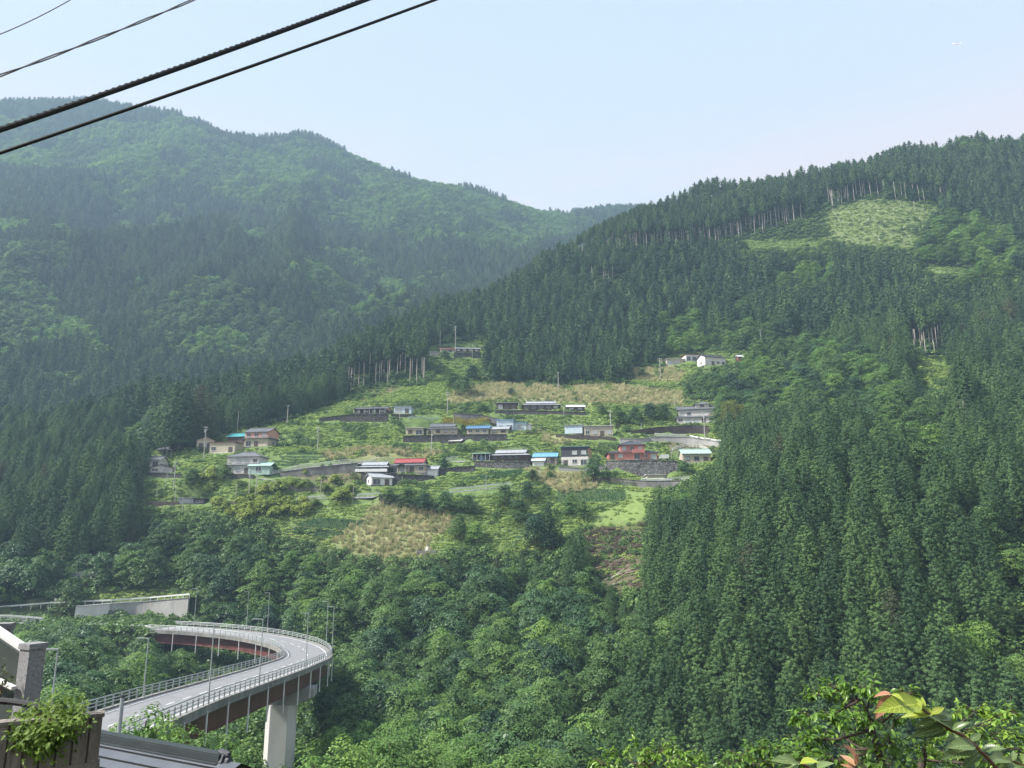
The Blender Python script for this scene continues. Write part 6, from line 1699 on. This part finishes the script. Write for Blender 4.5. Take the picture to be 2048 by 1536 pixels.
# granite post, dark sloping panel with pale coping, black edging
gp_ = P(52, 1412, 5.05)
g_ = empty('stone_post', tuple(gp_), math.radians(-28), 'square speckled granite post with a flat cap at the left edge', 'stone post')
MB().box(-.052, .052, -.052, .052, -.2, .345).build('shaft', M['granite'], g_)
MB().box(-.060, .060, -.060, .060, .3455, .380).build('cap', M['granite'], g_)
a, b_ = P(47, 1313, 5.08), P(-70, 1232, 5.45)
pn = empty('stair_parapet', tuple(a), 0, 'dark green sloping parapet with pale coping running up behind the granite post', 'parapet')
A0, B0_ = Vector(a) - Vector(a), Vector(b_) - Vector(a)
w3 = MB(); th = Vector((.02, .12, 0)); dn = Vector((0, 0, -1.0))
w3.add([A0, B0_, B0_ + dn, A0 + dn, A0 + th, B0_ + th, B0_ + dn + th, A0 + dn + th], [(0, 1, 2, 3), (7, 6, 5, 4), (0, 4, 5, 1), (3, 2, 6, 7), (0, 3, 7, 4), (1, 5, 6, 2)])
w3.build('panel', M['dark_green'], pn)
MB().beam(A0 + th * .5 + Vector((0, 0, .012)), B0_ + th * .5 + Vector((0, 0, .012)), .07, .022).build('coping', M['concrete_pale'], pn)
r2_ = [P(28, 1376, 4.98), P(-40, 1342, 5.2)]
MB().beam(tuple(Vector(r2_[0]) - Vector(a)), tuple(Vector(r2_[1]) - Vector(a)), .03, .02).build('lower_coping', M['concrete_pale'], pn)
p2 = empty('stone_post', tuple(P(-2, 1330, 5.6)), .3, 'second granite post cut off by the left edge above the sloping parapet', 'stone post')
MB().box(-.05, .05, -.05, .05, -.3, .25).build('shaft', M['granite'], p2); MB().box(-.058, .058, -.058, .058, .2505, .285).build('cap', M['granite'], p2)
tag(MB().tube([tuple(P(-60, 1398, 4.55)), tuple(P(20, 1403, 4.5)), tuple(P(70, 1410, 4.42)), tuple(P(98, 1421, 4.3))], .018, 8).build('edging_pipe', M['black']), 'black curved edging pipe lying behind the planter', 'edging pipe')
sh = empty('shrub', tuple(P(5, 1362, 4.9)), 0, 'small brownish leafed shrub in front of the sloping parapet', 'shrub')
n = 60; V, Q_ = leaves(rr_.normal(0, 1, (n, 3)) * np.array([.05, .03, .05]), rr_.normal(0, 1, (n, 3)), np.c_[rr_.normal(0, .4, n), rr_.normal(0, .4, n), np.ones(n)], rr_.uniform(.02, .04, n))
leaf_obj('foliage', V, Q_, rr_.random(n), 'cedar_b', sh); MB().tube([(0, 0, -.25), (0, 0, 0)], .004, 5).build('stem', M['twig'], sh)

# roof of the neighbour's house
R1_ = P(447, 1503, 13.5); R0_ = P(180, 1456, 15.1); R0_[2] = R1_[2]
dr = R0_ - R1_; dr /= np.linalg.norm(dr); lr = 9.0
nf = np.array([dr[1], -dr[0], 0.0]); nf = nf if nf[1] < 0 else -nf        # toward the camera
hs = empty('neighbour_house', tuple(R1_), 0, 'house with dark slate grey banded metal roof and ridge ornament just below', 'house')
def rp(u, v, z): return tuple(dr * u + nf * v + np.array([0, 0, z]))       # u along ridge (away), v down the near slope
pit = .50; wv = 3.9
b = MB(); nb_ = 21
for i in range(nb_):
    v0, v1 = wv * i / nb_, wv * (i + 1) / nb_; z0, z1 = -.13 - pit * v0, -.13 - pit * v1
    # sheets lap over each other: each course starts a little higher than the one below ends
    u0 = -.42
    sm_ = MB(); sm_.add([rp(u0, v1 + .012, z1 + .026), rp(lr, v1 + .012, z1 + .026), rp(lr, v1 + .013, z1 - .004), rp(u0, v1 + .013, z1 - .004)], [(0, 1, 2, 3)]); sm_.build('lap_shade', M['black'], hs)  # added black strip: painted shade under the lap of each course
    b.add([rp(u0, v0, z0 + .0), rp(lr, v0, z0 + .0), rp(lr, v1 + .01, z1 + .028), rp(u0, v1 + .01, z1 + .028), rp(lr, v1 + .01, z1 - .004), rp(u0, v1 + .01, z1 - .004)], [(0, 1, 2, 3), (3, 2, 4, 5)])
b.build('roof', M['roof_slate'], hs)
b = MB(); b.add([rp(-.42, 0, -.13), rp(lr, 0, -.13), rp(lr, -wv, -.13 - pit * wv), rp(-.42, -wv, -.13 - pit * wv)], [(0, 1, 2, 3)]); b.build('rear_roof', M['roof_slate'], hs)
b = MB()
b.add([rp(0, .10, -.15), rp(lr, .10, -.15), rp(lr, .10, -.05), rp(0, .10, -.05), rp(0, -.10, -.15), rp(lr, -.10, -.15), rp(lr, -.10, -.05), rp(0, -.10, -.05)], [(0, 1, 2, 3), (7, 6, 5, 4), (0, 3, 7, 4), (3, 2, 6, 7)])
b.build('ridge_box', M['ridge'], hs)
b = MB(); b.beam(rp(0, 0, -.038), rp(lr, 0, -.038), .18, .024); b.beam(rp(0, .13, -.165), rp(lr, .13, -.165), .06, .018); b.build('ridge_cap', M['ridge'], hs)
# ridge end ornament
b = MB(); b.prism([(-.16, -.2), (-.10, .02), (-.03, .16), (.03, .16), (.10, .02), (.16, -.2)], -.06, .0)
pts_ = [rp(-.06 - z * 1.0, x, y - .16) for x, y, z in b.v]
orn = MB(); orn.add(pts_, b.f)
for s_ in (-1, 1):
    for k_, (v_, z_) in enumerate(((.12, -.30), (.2, -.37), (.27, -.40))): orn.tube([rp(-.12, s_ * v_, z_), rp(.06, s_ * v_, z_)], .055 - k_ * .008, 8)
orn.tube([rp(-.14, 0, -.04), rp(.08, 0, -.0)], .05, 8); orn.tube([rp(-.10, 0, -.14), rp(-.16, 0, -.14)], .07, 10)
orn.build('ridge_ornament', M['tile_dark'], hs)
b = MB(); b.add([rp(-.2, wv * .92, -.24 - pit * wv * .92), rp(-.2, -wv * .92, -.24 - pit * wv * .92), rp(-.2, 0, -.24)], [(0, 1, 2)]); b.build('gable', M['brown'], hs)
for s_ in (-1, 1):
    b = MB(); b.beam(rp(-.42, 0, -.25), rp(-.42, s_ * wv, -.25 - pit * wv), .05, .11); b.build('barge_board', M['wood'], hs)
zb_ = -.24 - pit * wv * .92
b = MB(); q4 = [(-.19, wv * .9), (lr - .3, wv * .9), (lr - .3, -wv * .9), (-.19, -wv * .9)]
b.add([rp(u, v, zb_) for u, v in q4] + [rp(u, v, -8) for u, v in q4], [(0, 1, 5, 4), (1, 2, 6, 5), (2, 3, 7, 6), (3, 0, 4, 7)]); b.build('wall', M['beige'], hs)
pp_ = P(245, 1395, 19.0); zg = gz(pp_[0], pp_[1])
mp_ = empty('metal_post', (pp_[0], pp_[1], zg), 0, 'grey metal post standing behind the banded roof before the bridge', 'post')
MB().tube([(0, 0, -.3), (0, 0, pp_[2] - zg)], .046, 10).build('shaft', M['steel'], mp_); MB().tube([(0, 0, pp_[2] - zg), (0, 0, pp_[2] - zg + .06)], .052, 10).build('cap', M['tile_dark'], mp_)

# ------------------------------------------------------------------ nearer broadleaf trees at the bottom of the picture
def tree_top(px, ytop, d, form_, label, wide=1.0, group=None, maxh=None):
    t_ = P(px, ytop, d); zg_ = gz(t_[0], t_[1]); Ht = t_[2] - zg_; k = Ht / max(v.co.z for v in BROP[form_][0].vertices); kw = wide
    return put_tree(BROP[form_], 'broadleaf_tree', (t_[0], t_[1], zg_ - .2), (kw, kw, k), random.uniform(0, 6.28), label, 'tree', group)
for q in [(222, 1432, 36, 9, .62), (290, 1394, 42, 10, .8), (350, 1412, 46, 9, .8), (405, 1436, 48, 10, .75), (455, 1458, 46, 9, .7), (497, 1488, 44, 11, .7), (335, 1462, 36, 9, .7), (400, 1480, 36, 10, .6), (250, 1450, 33, 10, .5), (470, 1500, 38, 9, .5)]:
    tree_top(*q[:4], 'fresh green tree crowding between the banded roof and the bridge girder', q[4], 'trees behind the banded roof')
for q in [(640, 1492, 56, 10, .9), (705, 1458, 62, 9, 1.0), (775, 1450, 66, 10, 1.0), (850, 1466, 68, 11, 1.1), (930, 1478, 70, 10, 1.0), (1010, 1490, 72, 11, 1.1), (1090, 1503, 72, 11, 1.1), (600, 1520, 50, 9, .8), (760, 1508, 56, 9, .8), (880, 1513, 58, 11, .9), (690, 1515, 52, 10, .8), (970, 1520, 60, 11, .9)]:
    tree_top(*q[:4], 'yellow green tree in the row along the bottom centre right of the pier', q[4], 'yellow green trees along the bottom')

# ------------------------------------------------------------------ cherry trees and twigs, lower right
def cherry(label, root, d, trunk, clusters, seed, per=120):
    q = rg(seed); base = P(root[0], root[1], d); zg_ = gz(base[0], base[1])
    e = empty('cherry_tree', (base[0], base[1], zg_), 0, label, 'cherry tree'); o_ = np.array([base[0], base[1], zg_])
    tb = MB(); tp = [(0, 0, -.3)] + [tuple(P(x_, y_, d) - o_) for x_, y_ in trunk]
    tb.tube(tp, [.12] + list(np.linspace(.045, .014, len(trunk))), 8)
    Bs, Ds = [], []
    for (cx_, cy_, cr_) in clusters:
        dd = d + q.uniform(-.7, .7); c = P(cx_, cy_, dd) - o_; R_ = cr_ / 1500 * d
        k_ = min(range(len(trunk)), key=lambda i: (trunk[i][0] - cx_) ** 2 + (trunk[i][1] - cy_ - 30) ** 2); s0 = np.array(tp[k_ + 1])
        mid = (s0 + c) / 2 + np.array([0, 0, -.04]); tb.tube([tuple(s0), tuple(mid), tuple(c)], [.014, .010, .005], 6)
        for j in range(9):     # twigs, each with drooping leaves on both sides
            dv = unit(np.array([q.normal(), q.normal() * .8, q.normal() * .45 + .22])); e1 = c + dv * R_ * q.uniform(.7, 1.25)
            tb.tube([tuple(c), tuple((c + e1) / 2 + np.array([0, 0, .02])), tuple(e1)], [.004, .003, .0015], 4, False)
            m_ = per // 9; t_ = q.uniform(.15, 1.05, m_)[:, None]; b0 = c + (e1 - c) * t_ + q.normal(0, .012, (m_, 3))
            sd = np.cross(dv, [0, 0, 1]); Bs.append(b0); Ds.append(dv * .7 + sd * np.where(q.random(m_) < .5, -1, 1)[:, None] * .8 + np.array([0, 0, -.35]) + q.normal(0, .3, (m_, 3)))
    Bs, Ds = np.concatenate(Bs), np.concatenate(Ds); n = len(Bs)
    V, Q_ = leaves(Bs, Ds, np.c_[q.normal(0, .35, n), q.normal(0, .35, n), np.ones(n)], q.uniform(.045, .088, n), .20, .3)
    leaf_obj('crown', V, Q_, q.random(n), 'cherry', e); tb.build('trunk', M['bark'], e)
cherry('cherry tree with a dark slanting trunk below the red tipped twig', (1768, 1545), 8.0, [(1766, 1540), (1756, 1500), (1744, 1460), (1732, 1420), (1722, 1400)],
       [(1640, 1392, 30), (1668, 1376, 26), (1705, 1378, 32), (1740, 1384, 30), (1775, 1402, 28), (1815, 1388, 22), (1620, 1432, 28), (1655, 1440, 34), (1700, 1425, 36), (1745, 1440, 34), (1790, 1440, 34), (1608, 1480, 30), (1648, 1482, 36), (1690, 1478, 36), (1735, 1490, 36), (1780, 1485, 36), (1620, 1520, 36), (1670, 1525, 38), (1720, 1530, 36), (1780, 1530, 36)], 911)
cherry('cherry tree with a forked dark trunk at the lower right corner', (1840, 1548), 8.6, [(1840, 1545), (1846, 1520), (1852, 1490), (1862, 1470)],
       [(1860, 1440, 30), (1905, 1432, 28), (1950, 1425, 28), (1990, 1436, 28), (2030, 1432, 26), (1880, 1470, 34), (1930, 1468, 34), (1980, 1470, 34), (2030, 1475, 34), (1850, 1500, 34), (1900, 1510, 36), (1955, 1512, 36), (2010, 1515, 36), (2060, 1500, 36), (1840, 1535, 34), (1930, 1545, 36), (2020, 1545, 36)], 912)
cherry('low cherry crown peeping over the bottom edge before the cedars', (1300, 1560), 10.5, [(1300, 1555), (1298, 1530)],
       [(1205, 1528, 26), (1240, 1512, 30), (1280, 1504, 28), (1320, 1506, 30), (1360, 1512, 28), (1395, 1522, 22), (1225, 1540, 30), (1270, 1535, 34), (1330, 1535, 34), (1380, 1540, 28)], 913, 150)
cherry('cherry crown between the low crown and the slanting trunk', (1540, 1560), 9.5, [(1540, 1555), (1536, 1530)],
       [(1480, 1512, 28), (1515, 1500, 28), (1550, 1498, 28), (1585, 1505, 28), (1460, 1530, 28), (1500, 1532, 32), (1545, 1530, 34), (1590, 1535, 32), (1440, 1545, 24)], 914, 140)
def twig(label, d, stem, lv, name='cherry_twig'):
    o_ = P(stem[0][0], stem[0][1], d); e = empty(name, tuple(o_), 0, label, 'twig')
    pts = [tuple(P(x_, y_, d) - o_) for x_, y_ in stem]; ext = tuple(np.array(pts[0]) * 2 - np.array(pts[1]) + np.array([.02, 0, -.3]))
    MB().tube([ext] + pts, [.006] + list(np.linspace(.0042, .0015, len(pts))), 7).build('stem', M['twig'], e)
    for nm, mt in (('leaves', 'cherry_mature'), ('young_leaves', 'cherry_young'), ('red_leaves', 'cherry_red')):
        L2 = [l for l in lv if l[4] == mt]
        if not L2: continue
        B_ = np.array([P(l[0], l[1], d + random.uniform(-.01, .01)) - o_ for l in L2]); T_ = np.array([P(l[2], l[3], d + random.uniform(-.05, .03)) - o_ for l in L2]); D_ = T_ - B_; Ln = np.linalg.norm(D_, axis=1)
        Nn = np.c_[np.array([random.uniform(-.3, .3) for _ in L2]), np.full(len(L2), -.75), np.full(len(L2), .75)]
        V, Q_ = leaves(B_, D_ + np.array([0, 0, .22]) * Ln[:, None], Nn, Ln * 1.02, .20, .26, .5); leaf_obj(nm, V, Q_, np.array([random.random() for _ in L2]), mt, e)
Y_, G_, R3 = 'cherry_young', 'cherry_mature', 'cherry_red'
twig('arching cherry twig with large leaves and a red curled tip', 1.6, [(2000, 1545), (1975, 1516), (1953, 1494), (1925, 1470), (1893, 1456), (1872, 1440), (1843, 1416), (1805, 1402), (1782, 1389)],
     [(1782, 1389, 1746, 1396, R3), (1780, 1391, 1757, 1442, R3), (1800, 1402, 1762, 1420, Y_), (1841, 1409, 1768, 1434, Y_), (1843, 1416, 1816, 1392, Y_), (1845, 1418, 1846, 1392, Y_), (1781, 1389, 1806, 1402, Y_), (1867, 1430, 1803, 1418, Y_), (1868, 1428, 1806, 1440, Y_), (1862, 1428, 1893, 1418, Y_),
      (1872, 1440, 1832, 1462, G_), (1890, 1455, 1829, 1480, G_), (1893, 1462, 1860, 1480, G_), (1875, 1440, 1912, 1432, G_), (1927, 1470, 1889, 1486, G_), (1908, 1460, 1872, 1440, G_), (1905, 1460, 1940, 1448, G_), (1950, 1492, 1900, 1502, G_), (1951, 1495, 1898, 1526, G_), (1965, 1507, 1986, 1545, G_), (1940, 1482, 1968, 1470, G_), (1962, 1502, 2010, 1500, G_), (1965, 1506, 1925, 1545, G_), (1930, 1474, 1900, 1462, G_)])
twig('short cherry shoot with a red brush of young leaves at the bottom edge', 1.75, [(1712, 1548), (1711, 1530)], [(1711, 1532, 1679, 1510, R3), (1711, 1526, 1702, 1496, R3), (1711, 1530, 1718, 1507, R3), (1711, 1538, 1683, 1532, R3), (1712, 1540, 1735, 1534, G_), (1712, 1545, 1690, 1550, G_)])
twig('flat spray of broad cherry leaves at the bottom edge left of the red shoot', 1.7, [(1640, 1552), (1610, 1530), (1590, 1524)], [(1590, 1524, 1545, 1526, G_), (1592, 1524, 1560, 1516, G_), (1610, 1530, 1606, 1514, G_), (1612, 1530, 1640, 1518, G_), (1600, 1528, 1562, 1540, G_), (1625, 1542, 1662, 1530, G_), (1630, 1545, 1600, 1548, G_), (1600, 1527, 1632, 1526, Y_)])
twig('cherry leaves reaching in at the bottom right corner', 1.65, [(2080, 1548), (2040, 1528), (2010, 1516)], [(2010, 1516, 1985, 1512, Y_), (2012, 1517, 1992, 1530, G_), (2025, 1522, 2030, 1500, G_), (2040, 1528, 2008, 1540, G_), (2040, 1527, 2064, 1510, G_), (2055, 1535, 2030, 1552, G_)])

# ------------------------------------------------------------------ overhead cables
def cable(label, a, b_, rad, m='black', twist=0, bumps=False):
    a, b_ = Vector(a), Vector(b_); d = b_ - a; p0, p1 = a - d * 1.2, b_ + d * 1.6; pts = []
    sag = .35
    for i in range(61):
        t_ = i / 60; p = p0.lerp(p1, t_); p.z -= sag * (4 * t_ * (1 - t_) - .9); pts.append(p)
    b = MB()
    if twist:
        for s_ in (0, math.pi):
            b.tube([p + Vector((0, math.cos(i * .8 + s_), math.sin(i * .8 + s_))) * twist for i, p in enumerate(pts)], rad, 6)
    else: b.tube(pts, rad, 8)
    if bumps:
        for i in range(0, 240):
            t_ = i / 240 * 60; k_ = int(t_); p = pts[k_].lerp(pts[k_ + 1], t_ - k_); dd = (pts[k_ + 1] - pts[k_]).normalized() * .012
            b.tube([p - dd + Vector((0, 0, rad * .3)), p + dd + Vector((0, 0, rad * .3))], rad * 1.02, 8)
    tag(b.build('overhead_cable', M[m]), label, 'cable')
M['cable_grey'] = mat('cable_grey', (0.16, 0.15, 0.17), .6, .2, 3)
cable('thickest ribbed black cable, third from the top', P(0, 262, 7.0), P(722, 0, 9.0), .030, bumps=True)
cable('lowest smooth black cable crossing in front of the ridge', P(0, 308, 7.4), P(866, -2, 9.4), .020)
cable('grey twisted pair cable, second from the top', P(0, 153, 8.0), P(378, 0, 9.2), .0085, 'cable_grey', .012)
cable('thinnest grey wire in the upper left corner', P(0, 70, 9.0), P(135, 0, 9.6), .007, 'cable_grey')
# small bright aeroplane high over the right ridge
ap = P(1913, 88, 2600); M['plane_white'] = mat('aeroplane_white', (.9, .9, .9), .3, .02, 1)
e = empty('aeroplane', tuple(ap), 0, 'tiny white aeroplane high in the sky over the right ridge', 'aeroplane'); e.scale = (1.5, 1.5, 1.5)
MB().tube([(-11, 0, 0), (-8, 0, 0), (8, 0, 0), (12, 0, 0)], [.6, 1.9, 1.9, .7], 10).build('fuselage', M['plane_white'], e)
MB().add([(-3, -12, 0), (3, -1, 0), (3, 1, 0), (-3, 12, 0), (-5, 12, 0), (-2, 0, 0), (-5, -12, 0)], [(0, 1, 2, 3, 4, 5, 6)]).build('wing', M['plane_white'], e)
MB().add([(9, 0, 1), (12, 0, 1), (13, 0, 5), (11, 0, 5)], [(0, 1, 2, 3)]).build('tail_fin', M['plane_white'], e)
# ------------------------------------------------------------------ evening air
m, t, o = newmat('haze_air')
pv = t.nodes.new('ShaderNodeVolumePrincipled')
pv.inputs['Color'].default_value = (0.52, 0.76, 1.0, 1); pv.inputs['Density'].default_value = 0.00029
pv.inputs['Anisotropy'].default_value = 0.1
t.links.new(pv.outputs[0], o.inputs['Volume'])
hz = MB().box(-1250, 1150, -150, 1750, -420, 790).build('haze', m)
tag(hz, kind='stuff')
